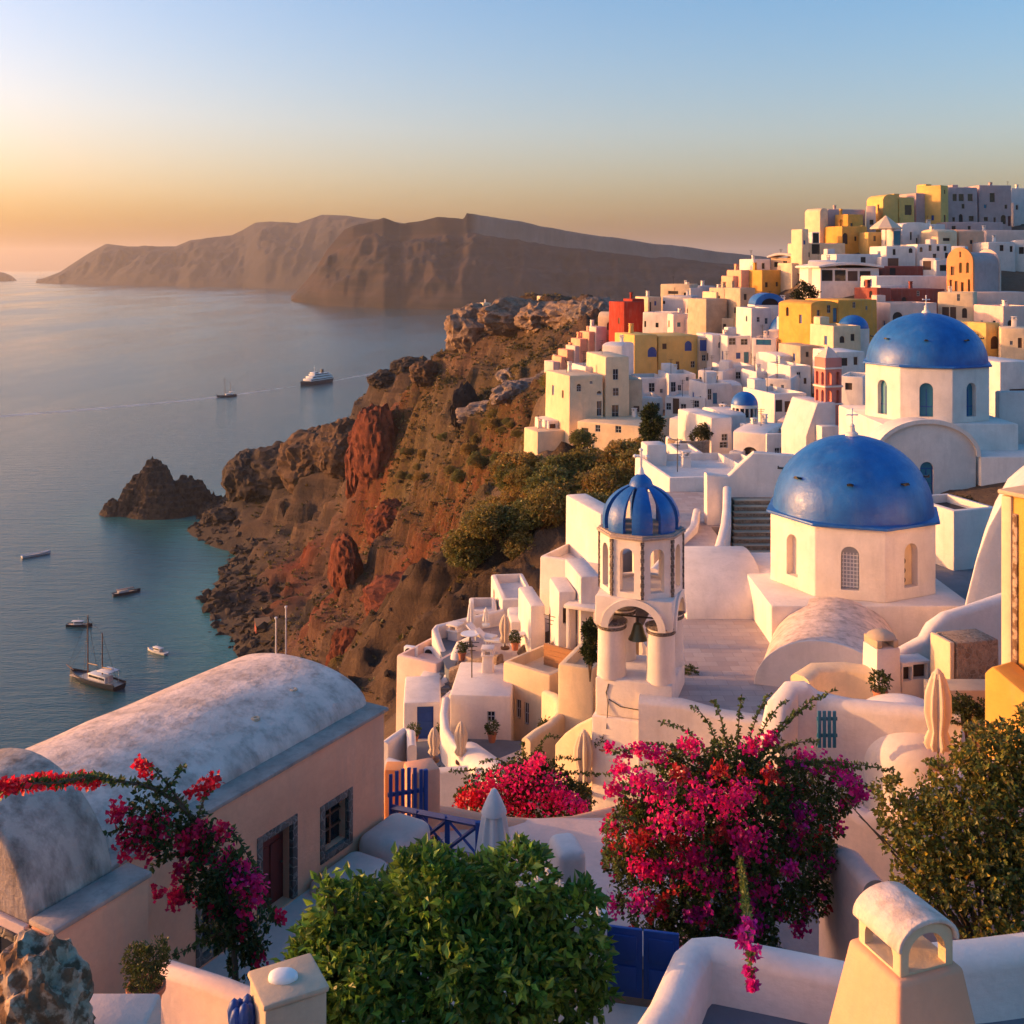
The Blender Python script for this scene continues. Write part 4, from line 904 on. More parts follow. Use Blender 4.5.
# ---------------------------------------------------------------- churches, belfry and square
def rotz(a, t=(0, 0, 0)): return Matrix.Translation(t) @ Matrix.Rotation(a, 4, 'Z')
def church(C, R, zt, zb, va, dome_h, dome_r, label, wins, lip=0.22):
    """octagonal drum from zb to zt with a blue dome; va: angle of one corner; wins: (face, kind, width, z0, z1)"""
    root = empty('domed_church', C, label, 'church')
    zt -= C.z; zb -= C.z
    oc = [(R*math.cos(va + k*PI/4), R*math.sin(va + k*PI/4)) for k in range(8)]
    b = MB(); cut = MB(); b.poly([(x, y, zb) for x, y in oc], (0, 0, zt-zb), 0.06)
    ap = R*math.cos(PI/8)
    for fa, k, w, z0, z1 in wins:
        a = va + (fa+0.5)*PI/4; T = rotz(a + PI/2, (ap*math.cos(a), ap*math.sin(a), 0))      # local -y looks outward
        cut.poly(arch_pts(-w/2, w/2, z0-C.z, z1-C.z, -0.2), (0, 0.58, 0), M=T)
        m = MB()
        if k == 'niche': continue
        if k == 'holes':
            m.poly(arch_pts(-w/2+.02, w/2-.02, z0-C.z+.02, z1-C.z-.02, 0.375), (0, -0.02, 0), M=T); p = m.build('window_panel', M['cream'], root)
            h = MB()
            for i in range(3): h.cyl(T @ Vector((-w*0.18, 0.357, z0-C.z+0.25+i*0.45)), T @ Vector((-w*0.18, 0.330, z0-C.z+0.25+i*0.45)), 0.15, n=12)
            h.build('painted_hole', M['darkfill'], p); continue  # dark discs on the panel paint the shade of round holes
        m.poly(arch_pts(-w/2+.01, w/2-.01, z0-C.z+.01, z1-C.z-.01, 0.375), (0, -0.03, 0), M=T)
        p = m.build('window', M['tealpaint'] if k == 'teal' else M['greyframe'], root)
        g = MB(); t = 0.06
        if k == 'teal':
            g.box(-0.03, 0.03, 0.31, 0.342, z0-C.z+.02, z1-C.z-w*0.5, M=T); g.box(-w/2+.02, -0.03, 0.312, 0.342, z0-C.z+.7, z0-C.z+.76, M=T); g.box(0.03, w/2-.02, 0.312, 0.342, z0-C.z+.7, z0-C.z+.76, M=T)
            g.build('frame', M['bluepaint'], p)
        else:
            n = 5
            for i in range(n): x = -w/2+0.1 + (w-0.2)*i/(n-1); g.box(x-.02, x+.02, 0.30, 0.342, z0-C.z+.05, z1-C.z-w*0.45, M=T)
            for i in range(9): z = z0-C.z+0.1+i*(z1-z0-w*0.5)/9; g.box(-w/2+.04, w/2-.04, 0.27, 0.298, z, z+.04, M=T)
            g.build('lattice', M['whitepaint'], p)
    boolean(b, cut, 'drum', M['white'], root)
    e = MB(); ec = [(x*(R+lip)/R, y*(R+lip)/R) for x, y in oc]
    e.poly([(x, y, zt+.003) for x, y in ec], (0, 0, 0.14), 0.03); e.build('eave', M['dome'], root)
    d = MB(); d.lathe([(r, z + zt + 0.14) for r, z in dome_prof(dome_r, dome_h, 22)], 64); dm = d.build('dome', M['dome'], root, 50)
    f = MB(); zz = zt + 0.14 + dome_h
    f.lathe([(0.34, -0.05), (0.30, 0.12), (0.17, 0.2), (0.13, 0.42), (0.16, 0.46), (0.07, 0.58), (0, 0.6)], 14, (0, 0, zz)); fin = f.build('finial', M['white'], root)
    k = MB(); cross(k, (0, 0, zz+0.55), 0.75, 0.07); k.build('cross', M['whitepaint'], fin)
    for i in range(8):
        a = va + PI/8 + i*PI/4; el = 0.50; rr = dome_r*math.cos(el); hz = zt+.14+dome_h*math.sin(el)
        q = MB(); T = rotz(a, (rr*math.cos(a), rr*math.sin(a), hz)); q.box(-0.08, 0.24, -0.15, 0.15, 0.02, 0.09, 0.015, M=T); q.box(0.18, 0.24, -0.09, 0.09, 0.09, 0.15, 0.01, M=T); q.build('maintenance_step', M['iron'], dm)
    return root
def box_thing(name, label, cat, x0, x1, y0, y1, z0, z1, m, bev=0.12, yaw=0.0, piv=None, part='wall', taper=None):
    piv = piv or ((x0+x1)/2, (y0+y1)/2)
    r = MB(); r.box(x0-piv[0], x1-piv[0], y0-piv[1], y1-piv[1], 0, z1-z0, bev, taper=taper)
    o = r.build(name, M[m]); o.location = (piv[0], piv[1], z0); o.rotation_euler = (0, 0, rad(yaw)); return tag(o, label, cat)
def slab(name, pts, z, th, m):
    b = MB(); b.poly([(x, y, z-th) for x, y in pts], (0, 0, th)); return tag(b.build(name, M[m], ang=20), kind='structure')

# the square in front of the church
slab('plaza', [(6.6,43.6),(9.6,42.6),(12.6,42.9),(15.6,43.6),(24,45.5),(25,64),(9.4,64),(6.0,52)], 132.6, 2.5, 'paving')
slab('side_terrace', [(20.9,45.8),(29,45.8),(31,66),(20.9,66)], 133.5, 2.5, 'concrete')

# the near church
c1 = church(Vector((17.0, 55.0, 134.4)), 4.15, 137.75, 134.4, rad(-86), 3.65, 3.86, 'near white octagonal church with a large blue dome above the square',
    [(0, 'holes', 0.85, 134.95, 137.0), (7, 'lattice', 0.82, 134.85, 136.9), (6, 'niche', 0.8, 135.0, 137.0), (1, 'niche', 0.85, 134.95, 137.0), (5, 'niche', 0.85, 134.95, 137.0)])
q = MB(); q.box(-5.1, 4.25, -4.5, 5.0, -3.0, -0.004, 0.10); q.build('podium', M['white'], c1)
def front_vault():
    T = rotz(rad(-20), (12.8, 45.0, 132.5)) ; r = MB(); n = 24; hw = 2.75
    r.poly([(-hw-.4, 0, -1.5)] + [(-hw*math.cos(PI*i/n), 0, 2.1*math.sin(PI*i/n)) for i in range(n+1)] + [(hw+.4, 0, -1.5)], (0, 6.6, 0), 0.05, M=Matrix.Identity(4))
    o = r.build('apse_vault', M['weathered']); 
    e = MB(); e.poly([(-hw-.1, -0.18, -1.5)] + [(-(hw+.1)*math.cos(PI*i/n), -0.18, 2.2*math.sin(PI*i/n)) for i in range(n+1)] + [(hw+.1, -0.18, -1.5)], (0, 0.17, 0), 0.04); e.build('vault_front', M['white'], o)
    o.matrix_world = T; tag(o, 'weathered barrel vault in front of the near blue domed church', 'vault')
front_vault()
def side_vault():
    r = MB(); n = 20; r.poly([(0, 0, -2)] + [(0, 4.2 - 4.2*math.cos(PI*i/n), 2.35*math.sin(PI*i/n)) for i in range(n+1)] + [(0, 8.4, -2)], (4.0, 0, 0), 0.06)
    o = r.build('side_vault', M['white']); o.location = (8.6, 54.2, 132.55); tag(o, 'broad smooth white vault between the belfry and the near church', 'vault')
side_vault()

# the rear church
c2 = church(Vector((32.0, 85.0, 138.5)), 4.75, 142.5, 138.5, rad(-88), 3.75, 4.42, 'rear white octagonal church with a blue dome and teal windows, further up the slope',
    [(7, 'teal', 0.95, 138.9, 141.4), (6, 'teal', 1.0, 138.8, 141.4), (0, 'teal', 0.95, 138.9, 141.4), (1, 'teal', 0.9, 138.9, 141.2)])
q = MB(); q.box(-5.0, 4.9, -4.9, 6.0, -8.0, -0.004, 0.10); q.build('podium', M['white'], c2)
def rear_porch():
    root = empty('church_porch', (29.2, 77.5, 131.2), 'white porch with a broad round gable and teal window before the rear church', 'porch')
    hw = 3.5; hs = 5.4; n = 24; b = MB(); cut = MB()
    b.poly([(-hw, 0, -3), ] + [(-hw*math.cos(PI*i/n), 0, hs + 2.35*math.sin(PI*i/n)) for i in range(n+1)] + [(hw, 0, -3)], (0, 3.0, 0), 0.05)
    opening(root, cut, -0.45, 0.5, 2.4, 5.0, 'ta', fine=True)
    boolean(b, cut, 'wall', M['white'], root)
    e = MB(); o = [(-(hw+.25)*math.cos(PI*i/n), -0.25, hs + 0.02 + 2.6*math.sin(PI*i/n)) for i in range(n+1)]; i_ = [(-(hw-.02)*math.cos(PI*i/n), -0.25, hs + 2.33*math.sin(PI*i/n)) for i in range(n, -1, -1)]
    e.poly(o + i_, (0, 0.24, 0)); e.build('moulding', M['white'], root)
rear_porch()
box_thing('long_wall_house', 'long blank white wall house right of the round gabled porch', 'house', 32.9, 48, 77.2, 83, 126, 136.6, 'white')
box_thing('churchyard_wall', 'grey white rough wall to the right of the rear church drum', 'wall', 37.2, 52, 84, 84.8, 132, 140.4, 'white2')
def stair_flight():
    b = MB(); tr = MB(); n = 11
    for i in range(n): b.box(12.4+.1*i, 15.1+.1*i, 61.6+i*0.46, 67.4, 131.5 if i == 0 else 133.2+(i-1)*0.27, 133.2+i*0.27-.06, 0.02); tr.box(12.41+.1*i, 15.09+.1*i, 61.57+i*.46, 62.1+i*.46, 133.2+i*.27-.057, 133.2+i*.27, .015)
    tag(b.build('stone_stairs', M['stone'], ang=0), 'brown stone stairs climbing between the belfry and the near church', 'stairs'); tr.build('tread', M['beige'], bpy.data.objects['stone_stairs'])
    w = MB(); w.wall([(9.9, 57.6, 133.9), (10.7, 59.6, 134.0), (11.5, 61.0, 134.6), (12.1, 62.5, 135.4), (12.6, 64.5, 135.9), (13.2, 67.5, 136.5)], 0.5, 130, 0.6)
    tag(w.build('stair_wall', M['white']), 'curved white parapet along the left of the brown stone stairs', 'wall')
    w = MB(); w.wall([(7.4, 57.5, 134.2), (8.6, 60.5, 134.3), (9.8, 63.5, 134.3), (10.9, 66, 134.5), (11.6, 69, 134.8)], 0.45, 130, 0.6)
    tag(w.build('garden_wall', M['white']), 'long curved white parapet from the belfry up towards the blank white house', 'wall')
    w = MB(); w.wall([(12.0, 68.2, 137.2), (13.4, 68.4, 137.0), (14.2, 68.4, 137.8), (15.0, 68.4, 138.5), (17.5, 68.4, 138.3)], 0.6, 130, 0.5)
    tag(w.build('landing_wall', M['white']), 'stepped white wall closing the top of the brown stone stairs', 'wall')
    slab('stair_landing', [(8, 62), (12.2, 62), (12.2, 67.5), (17, 67.6), (17, 78), (8, 78)], 134.0, 3, 'paving')
stair_flight()

# the belfry
def belfry():
    C = Vector((5.28, 45.0, 130.0)); root = empty('belfry', C, 'white bell tower with round pillars, an arched octagon and a blue ribbed open dome', 'belfry', rz=rad(-18))
    z = lambda py: (755-py)*45/1100.0
    b = MB(); hw = 1.55
    b.box(-hw-.12, hw+.05, -hw-.12, hw, -6, z(705), 0.08); b.box(-hw, hw, -hw+.0, hw, z(705)+.004, z(668), 0.10); b.build('pedestal', M['white'], root)
    for sx in (-1, 1):
        for sy in (-1, 1):
            p = MB(); p.lathe([(0.60, z(668)-.05), (0.57, z(668)+.4), (0.55, z(622)), (0.55, z(616))], 24, (sx*(hw-.55), sy*(hw-.55), 0)); col = p.build('pillar', M['white'], root)
            r = MB(); zz = z(622); r.lathe([(0.565, zz), (0.60, zz+.03), (0.60, zz+.10), (0.565, zz+.13)], 24, (sx*(hw-.55), sy*(hw-.55), 0)); r.lathe([(0.565, zz+.20), (0.64, zz+.24), (0.64, zz+.29), (0.565, zz+.31)], 24, (sx*(hw-.55), sy*(hw-.55), 0))
            r.build('capital_band', M['darkstone'], col)
    a = MB(); cut = MB(); a.box(-hw, hw, -hw, hw, z(617), z(588), 0.05)
    aw = 0.98
    for ax in ('x', 'y'):
        pts = arch_pts(-aw, aw, z(617)-1, z(594), -3, n=18, axis=ax); cut.poly(pts, (0, 6, 0) if ax == 'x' else (6, 0, 0))
    boolean(a, cut, 'arches', M['white'], root)
    for ax in range(4):        # raised rim round each arch
        r = MB(); o = [((aw+.32)*math.cos(PI*i/20), -hw-.10, z(617)-.02 + (z(594)-z(617)+.26)*math.sin(PI*i/20)) for i in range(21)]; i_ = [((aw+.02)*math.cos(PI*i/20), -hw-.10, z(617)-.02 + (z(594)-z(617))*math.sin(PI*i/20)) for i in range(20, -1, -1)]
        r.poly(o + i_, (0, 0.12, 0), M=Matrix.Rotation(ax*PI/2, 4, 'Z')); r.build('arch_rim', M['white'], root)
    R = 1.70; va = rad(-90+18-5); oc = [(R*math.cos(va+k*PI/4), R*math.sin(va+k*PI/4)) for k in range(8)]
    b = MB(); cut = MB(); z0 = z(588)+.003; z1 = z(531)
    b.poly([(x, y, z0) for x, y in oc], (0, 0, z1-z0)); cut.poly([(x*.80, y*.80, z0+.12) for x, y in oc], (0, 0, z1-z0+1))
    ap = R*math.cos(PI/8)
    for k in range(8):
        an = va + (k+.5)*PI/4; cut.poly(arch_pts(-0.30, 0.30, z0+.22, z1-.36, -0.3), (0, 0.9, 0), M=rotz(an+PI/2, (ap*math.cos(an), ap*math.sin(an), 0)))
    boolean(b, cut, 'octagon', M['white'], root)
    for k in range(8):
        an = va + k*PI/4; s = MB(); 
        for j in range(14): s.box(-0.05, 0.05, -0.075 if j % 2 else -0.055, 0.075 if j % 2 else 0.055, z0+.02+j*(z1-z0-.05)/14, z0+(j+1)*(z1-z0-.05)/14, M=rotz(an, (R*math.cos(an), R*math.sin(an), 0)))
        s.build('corner_strip', M['darkstone'], root, ang=0)
    e = MB(); e.poly([(x*1.07, y*1.07, z1+.003) for x, y in oc], (0, 0, 0.11), 0.02); e.poly([(x*1.02, y*1.02, z1+.117) for x, y in oc], (0, 0, 0.06)); e.build('cornice', M['ledge'], root)
    zb = z1+.18; Rd = 1.52; hd = 1.78; n = 14
    for k in range(8):
        an = va + k*PI/4; b = bmesh.new(); rows = []
        for i in range(n+1):
            t = PI/2*i/n*0.93; r = Rd*math.cos(t)*(1 + 0.10*math.sin(2*t)); h = hd*math.sin(t); hw_ = rad(15.5)
            rows.append([b.verts.new((rr*math.cos(an+u*hw_), rr*math.sin(an+u*hw_), zb+h)) for rr, u in ((r, -1), (r*1.02, -.33), (r*1.02, .33), (r, 1), (r*.86, 1), (r*.86, -1))])
        for A, B in zip(rows[:-1], rows[1:]):
            for i in range(6): b.faces.new([A[i], A[(i+1) % 6], B[(i+1) % 6], B[i]])
        b.faces.new(rows[0][::-1]); b.faces.new(rows[-1]); bmesh.ops.recalc_face_normals(b, faces=list(b.faces))
        mb = MB(); mb._join(b); mb.build('dome_rib', M['dome'], root, 30)
    t = MB(); t.lathe([(0.50, 0), (0.48, 0.16), (0.40, 0.34), (0.22, 0.50), (0.16, 0.55), (0, 0.57)], 24, (0, 0, zb+hd*0.90)); t.build('dome_cap', M['dome'], root)
    f = MB(); f.lathe([(0.16, 0), (0.10, 0.22), (0.07, 0.3), (0, 0.31)], 12, (0, 0, zb+hd*0.9+.53)); cross(f, (0, 0, zb+hd*.9+.78), 0.75, 0.10); f.build('cross', M['whitepaint'], root)
    k = MB(); k.cyl((-hw+.3, -.65, z(612)), (hw-.3, -.65, z(612)), 0.035); k.cyl((0, -.65, z(612)), (0, -.65, z(617)), 0.03); k.build('bell_bar', M['iron'], root)
    bl = MB(); bl.lathe([(0.40, 0), (0.38, 0.05), (0.29, 0.22), (0.22, 0.48), (0.17, 0.62), (0.05, 0.70), (0, 0.70)], 20, (0, -.65, z(617)-.70)); bl.lathe([(0.05, -.08), (0.07, -.02), (0.03, 0.02), (0, .03)], 8, (0, -.65, z(617)-.70)); tag(bl.build('bell', M['bronze']), 'bronze bell hanging in the front arch of the white belfry', 'bell')
    bo = bpy.data.objects['bell']; bo.matrix_world = rotz(rad(-18), C)
    cr = MB()      # cracks and a conduit on the pedestal
    for pts in ([(-1.0, 3.35), (-1.1, 3.0), (-1.02, 2.6), (-1.05, 1.6)], [(0.5, 2.9), (0.55, 2.4), (0.52, 1.2), (0.55, 0.2)], [(-1.0, 2.75), (-.5, 2.5), (.5, 2.45)]):
        cr.tube([(x, -hw-.016 if zz > 2.05 else -hw-.132, zz) for x, zz in pts], 0.018, 5)
    cr.build('conduit', M['iron'], root)
belfry()
def plaza_wall():
    w = MB(); pts = [(5.0, 43.2, 133.15), (6.6, 42.9, 133.1), (8.0, 42.5, 132.85), (9.6, 42.0, 132.8), (10.6, 41.6, 132.7), (11.4, 41.3, 132.75)]
    w.wall(pts, 0.9, 124, 0.5); tag(w.build('plaza_wall', M['white']), 'tall curved white wall below the square, right of the belfry', 'wall')
plaza_wall()
def hump_wall():
    pts = [P(x, y, D) for x, y, D in ((768,742,33.5),(776,700,34),(790,682,34.5),(806,682,34.5),(818,692,34.5),(850,699,34),(900,704,33.5),(960,712,33))]
    w = MB(); w.wall(pts, 0.75, 122, 0.8); tag(w.build('hump_wall', M['white']), 'white wall with a tall rounded hump behind the big bougainvillea', 'wall')
    pts = [P(x, y, D) for x, y, D in ((800,675,38),(815,664,38.5),(845,663,38.5),(880,668,38))]
    w = MB(); w.wall(pts, 0.8, 124, 0.5); tag(w.build('garden_wall', M['cream']), 'low cream wall lit by the sun left of the slim white chimney', 'wall')
hump_wall()

# right flank
def right_side():
    pts = [P(x, y, D) for x, y, D in ((872,672,38.5),(884,658,38.7),(905,645,39),(922,636,39.2),(930,622,39.4),(944,612,39.6),(965,606,40),(1000,594,40.5),(1040,580,41))]
    w = MB(); w.wall(pts, 0.55, 124, 0.9); tag(w.build('curved_wall', M['white']), 'long white wall rising in an S curve towards the yellow building', 'wall')
    root = empty('vaulted_house', P(985, 700, 45), 'white house with a great curved flank at the right edge', 'house')
    o = P(985, 700, 45); b = MB(); cut = MB()
    prof = [(955,690),(958,640),(966,600),(976,560),(988,527),(1002,502),(1022,485),(1050,477),(1110,474),(1110,690)]
    b.poly([P(x, y, 45)-o for x, y in prof][::-1], (2.5, 5, 0), 0.12)
    a = P(1010, 537, 45)-o; e = P(1030, 518, 45)-o
    opening(root, cut, a.x, e.x, a.z, e.z, 'd', fine=True); boolean(b, cut, 'wall', M['white'], root)
    # white planter
    root = empty('planter_box', P(975, 545, 60), 'white walled planting bed right of the near blue dome', 'planter')
    b = MB(); cut = MB(); b.box(-1.4, 1.5, 0, 4.0, -4, 1.95, 0.08); cut.box(-1.1, 1.2, 0.3, 3.7, 1.4, 3); boolean(b, cut, 'wall', M['white'], root); root.rotation_euler = (0, 0, rad(18))
    s = MB(); s.box(-1.09, 1.19, 0.31, 3.69, 1.2, 1.5); s.build('soil', M['darkfill'], root)
    # chimney house
    p = P(876, 702, 37.5); root = empty('roof_chimney', p, 'slim white chimney block with two dark openings beside the S curved wall', 'chimney', rz=rad(12))
    b = MB(); cut = MB(); b.box(0, 1.05, 0, 1.1, -3, 1.75, 0.06, taper=0.08); boolean_free(b, cut, 'stack', 'white', root)
    b = MB(); b.box(0.1, .3, .1, 1.0, 1.756, 2.02, .04); b.box(.72, .92, .1, 1.0, 1.756, 2.02, .04); b.lathe([(0.50, 0), (.46, .08), (0.25, .2), (0, .24)], 12, (.51, .55, 2.02)); b.build('cap', M['beige'], root)
    b = MB(); cut = MB(); b.box(1.06, 2.2, .15, 1.1, -3, 1.2, 0.06); opening(root, cut, 1.12, 1.45, .55, 1.05, 'o', face=.15); opening(root, cut, 1.5, 2.05, .6, 1.1, 'o', face=.15); boolean(b, cut, 'side_block', M['white'], root)
    p = P(957, 692, 36.5); b = MB(); b.box(0, 1.7, 0, 1.3, -3, 1.6, 0.06, taper=0.05); o = b.build('stone_block', M['stone']); o.location = p; o.rotation_euler = (0, 0, rad(14)); tag(o, 'brown rough stone block beside the yellow building', 'wall')
    b = MB(); b.box(0, .18, .1, 1.2, -.6, 1.62, 0.05); o2 = b.build('plastered_edge', M['cream'], o); o2.location = (-0.19, 0, 0)
    p = P(935, 694, 35); b = MB(); b.box(0, 2.3, 0, 1.0, -3, 0.12, 0.05); o = b.build('stone_bench', M['beige']); o.location = p; tag(o, 'low beige ledge in front of the brown stone block', 'ledge')
    # yellow building
    p = P(1004, 716, 29); root = empty('yellow_building', p, 'deep yellow building with a rubble edged corner cut by the right edge', 'house', rz=rad(-60))
    b = MB(); cut = MB(); b.box(0, 9, 0, 7, -5, 5.85, 0.10); opening(root, cut, 0.95, 3.4, 1.45, 4.75, 'o', deep=.16, name='recess'); boolean(b, cut, 'wall', M['ochre'], root)
    for ch in root.children:
        if ch.name.startswith('recess'): ch.data.materials[0] = M['yellow']
    b = MB(); b.box(-0.05, 0.26, -.07, .5, -4, 5.83, 0.05); b.build('pale_corner', M['cream'], root)
    b = MB(); b.box(0.27, 0.42, -.05, .1, 1.4, 5.4, 0.03); b.build('rubble_strip', M['speckle'], root)
    b = MB(); b.poly([(.1, -.95, -4), (.1, -.95, 1.35), (.35, -.95, 1.6), (3.6, -.95, .2), (3.6, -.95, -4)], (0, .86, 0), 0.08); b.build('buttress', M['ochre'], root)
    b = MB(); b.box(-.12, 9.1, -.12, 7, 5.855, 5.98, 0.04); b.build('coping', M['beige'], root)
def boolean_free(b, cut, name, m, root): cut.bm.free(); return b.build(name, M[m], root)
right_side()
def mound():
    D = 34.5; c = P(907, 760, D); c.z = 134.9; m = MB(); R = 1.85
    m.lathe([(R, -5), (R, 0)] + [(R*math.cos(PI/2*i/16), 1.45*math.sin(PI/2*i/16)) for i in range(1, 16)] + [(0, 1.45)], 48)
    o = m.build('domed_roof', M['white'], None, 60); o.location = c; o.scale = (1.0, 1.25, 1.0); tag(o, 'smooth white humped roof below the beige closed parasol', 'roof')
mound()
# ---------------------------------------------------------------- the terraces below the belfry
LOW = [
 (418,441,677,704,63,3,-8,'white','par',[(425,685,431,694,'d')],'little white cottage between the blue door and the pale cliff edge block'),
 (394,437,655,704,65,6,-30,'pink','par',[(412,692,418,700,'oa')],'pale pink block with two air conditioners on its roof terrace at the cliff edge'),  # white block; the peach light on it is put into pink plaster
 (447,513,695,744,57,5,-4,'white','flat',[(487,712,495,723,'d'),(503,716,506,721,'d')],'white courtyard house with one small square window'),
 (500,550,661,738,59,6,-40,'cream','par',[(507,697,513,715,'d'),(515,700,520,719,'d'),(523,703,528,725,'d')],'sunlit cream terrace house with three tall windows'),
 (556,594,664,728,52,5,-22,'cream','par',[],'sunlit cream wall house with a planted ledge beside the belfry'),
 (402,442,703,744,59,4,4,'white','flat',[(417,707,433.5,740,'b')],'low white gatehouse with a bright blue door'),
]
for h in LOW: house(h, random.Random(3))
def zfloor(name, pts, z, th, m): return slab(name, [(q.x, q.y) for q in (PZ(x, y, z) for x, y in pts)], z, th, m)
zfloor('pool_terrace', [(434,634),(470,628),(478,640),(460,654),(452,672),(446,668)], 127.0, 3, 'tealgrey')
zfloor('cafe_terrace', [(456,652),(474,628),(505,618),(560,624),(556,640),(520,660),(480,662)], 127.2, 3, 'paving')
zfloor('courtyard', [(412,742),(470,738),(540,742),(545,762),(470,772),(405,764)], 125.5, 4, 'tealgrey')
zfloor('lower_path', [(540,742),(640,738),(690,742),(760,800),(560,812),(470,800),(470,770)], 126.6, 4, 'paving')
def wl(name, pts, t, drop, m, label, cat='wall', top=0.7):
    w = MB(); w.wall([P(*p) for p in pts], t, drop, top); return tag(w.build(name, M[m]), label, cat)
wl('terrace_wall', [(503,609,70),(470,617,69),(437,625,68),(435,628,67),(441,645,66),(448,662,65),(455,680,63.5)], .4, -4, 'white', 'thin white wall round the blue floored pool terrace')
wl('stair_wall', [(470,636,65),(458,642,65),(455,652,64.5),(454,664,64),(446,677,63),(434,688,62),(420,700,61),(408,714,60)], .5, -4, 'white', 'white stair wall curling down from the cafe terrace')
wl('lower_stair_wall', [(452,690,61),(440,700,60.2),(430,708,59.5)], .35, -3, 'white', 'short white wall beside the lower steps left of the courtyard house')
def steps():
    b = MB()
    for i in range(9):
        a = P(447-4*i, 668+4.6*i, 64-0.42*i); b.box(a.x-.2, a.x+1.1, a.y-.25, a.y+.3, a.z-2, a.z, .02)
    tag(b.build('stairs', M['concrete'], ang=0), 'narrow grey steps behind the curling white stair wall', 'stairs')
steps()
wl('stone_terrace_wall', [(450,668,62.6),(470,660,62.4),(490,656,62),(500,654,61.5)], .6, -4, 'stone', 'rough brown stone terrace wall under the cafe')
wl('courtyard_wall', [(446,697,56.8),(444,712,55.5),(446,728,54.4),(455,742,53.2),(468,752,52.3)], .42, -3, 'white', 'white wall curving down along the left of the courtyard')
wl('curved_stair_wall', [(546,690,55),(556,694,54),(561,702,53),(560,713,52),(550,722,51.2),(536,730,50.6),(526,738,50)], .5, -4, 'cream', 'sunlit cream wall sweeping round below the tall windows')
wl('front_path_wall', [(594,716,45.5),(578,724,46),(566,733,46.5),(558,742,46.8)], .35, -3, 'cream', 'low sunlit wall at the foot of the belfry')
wl('path_kerb', [(600,752,44),(625,757,43.5),(640,752,43.2),(662,756,42.8),(690,762,42)], .3, -1, 'white', 'low white kerb winding along the path under the belfry')
wl('patio_wall', [(384,742,54),(395,734,55),(404,728,56),(411,730,55.5),(412,745,54)], .45, -3, 'white', 'white rounded wall left of the bright blue door')
wl('patio_front_wall', [(388,758,50),(410,765,49.4),(440,768,49),(468,766,49)], .5, -4, 'white', 'white low wall in front of the courtyard parasols')
wl('white_ramp', [(466,742,52),(480,752,50.5),(495,763,49),(510,776,47.5)], 1.5, -4, 'white', 'broad white ramp descending from the courtyard', 'ramp')
def wood_panel():
    p = P(544, 668, 60); r = MB(); r.box(0, 2.1, 0, .15, 0, 1.35, .02); [r.box(0, 2.1, -.03, -.003, .05+i*.26, .28+i*.26) for i in range(5)]
    o = r.build('wood_screen', M['brownwood']); o.location = p; o.rotation_euler = (0, 0, rad(-38)); tag(o, 'brown slatted wooden screen on the cream terrace house', 'screen')
    o.data.materials[0] = plain('warm_slats', (0.33, 0.15, 0.06), 0.7)
wood_panel()
def pergola():
    p = P(566, 640, 60); root = empty('pergola', p, 'small white pergola with square posts beside the belfry', 'pergola', rz=rad(-25))
    b = MB(); b.box(-.1, 1.9, -.1, 2.2, 1.75, 1.95, .03); b.build('roof', M['white'], root)
    for x in (0, 1.6):
        for y in (0, 1.9): b = MB(); b.box(x, x+.2, y, y+.2, -2, 1.745, .02); b.build('post', M['white'], root)
pergola()
def ac_unit(px, py, D, label):
    p = P(px, py, D); root = empty('air_conditioner', p, label, 'air conditioner', 'roof air conditioners', rad(-20)); b = MB(); b.box(-.4, .4, -.18, .18, 0, .65, .03); b.build('casing', M['whitepaint'], root)
    f = MB(); f.cyl((-.08, -.185, .33), (-.08, -.2, .33), .25, n=16); f.build('fan_grille', M['iron'], root)
ac_unit(411, 657, 66.5, 'air conditioner on the pink tinted white block, the left one'); ac_unit(431, 658, 67, 'air conditioner on the pink tinted white block, the right one')

def closed_parasol(px, pbase, ptop, D, mat, label, r=0.2, flare=False):
    p = P(px, pbase, D); h = (pbase-ptop)/F*D; root = empty('closed_parasol', p, label, 'parasol', 'closed parasols on the terraces')
    b = MB(); b.cyl((0, 0, -.1), (0, 0, h*.98), .028, n=8); b.lathe([(.26, -.05), (.26, .06), (.05, .1)], 12); b.build('pole', M['whitepaint'] if mat == 'whitecanvas' else M['brownwood'], root)
    bm = bmesh.new(); n = 64; rows = []
    prof = [(1.0, .20), (1.04, .24), (.95, .34), (.80, .5), (.66, .68), (.52, .82), (.40, .90)] if not flare else [(.98, .10), (1.0, .13), (.86, .35), (.68, .60), (.52, .78), (.46, .83)]
    if mat == 'canvas': prof = [(.75, .18), (.95, .24), (.62, .36), (.92, .55), (.88, .72), (.6, .86), (.35, .95)]
    for k, z in prof: rows.append([bm.verts.new((r*k*(1+(.13 if flare else .20)*math.cos(8*2*PI*i/n))*math.cos(2*PI*i/n), r*k*(1+(.13 if flare else .20)*math.cos(8*2*PI*i/n))*math.sin(2*PI*i/n), z*h)) for i in range(n)])
    for A, B in zip(rows[:-1], rows[1:]):
        for i in range(n): bm.faces.new([A[i], A[(i+1) % n], B[(i+1) % n], B[i]])
    bm.faces.new(rows[0][::-1]); bm.faces.new(rows[-1]); mb = MB(); mb._join(bm); cn = mb.build('canopy', M[mat], root, 60)
    c = MB(); c.lathe([(r*.66, .76*h), (r*.64, .79*h), (r*.36, .91*h), (r*.14, .985*h), (0, h)] if flare or mat == 'whitecanvas' else [(r*.5, .9*h), (r*.36, .95*h), (r*.2, .98*h), (0, h)], 16); c.build('top_flap', M[mat], cn, 60)
closed_parasol(505, 648, 614, 63.5, 'canvas', 'closed beige parasol on the cafe terrace among the loungers', .3)
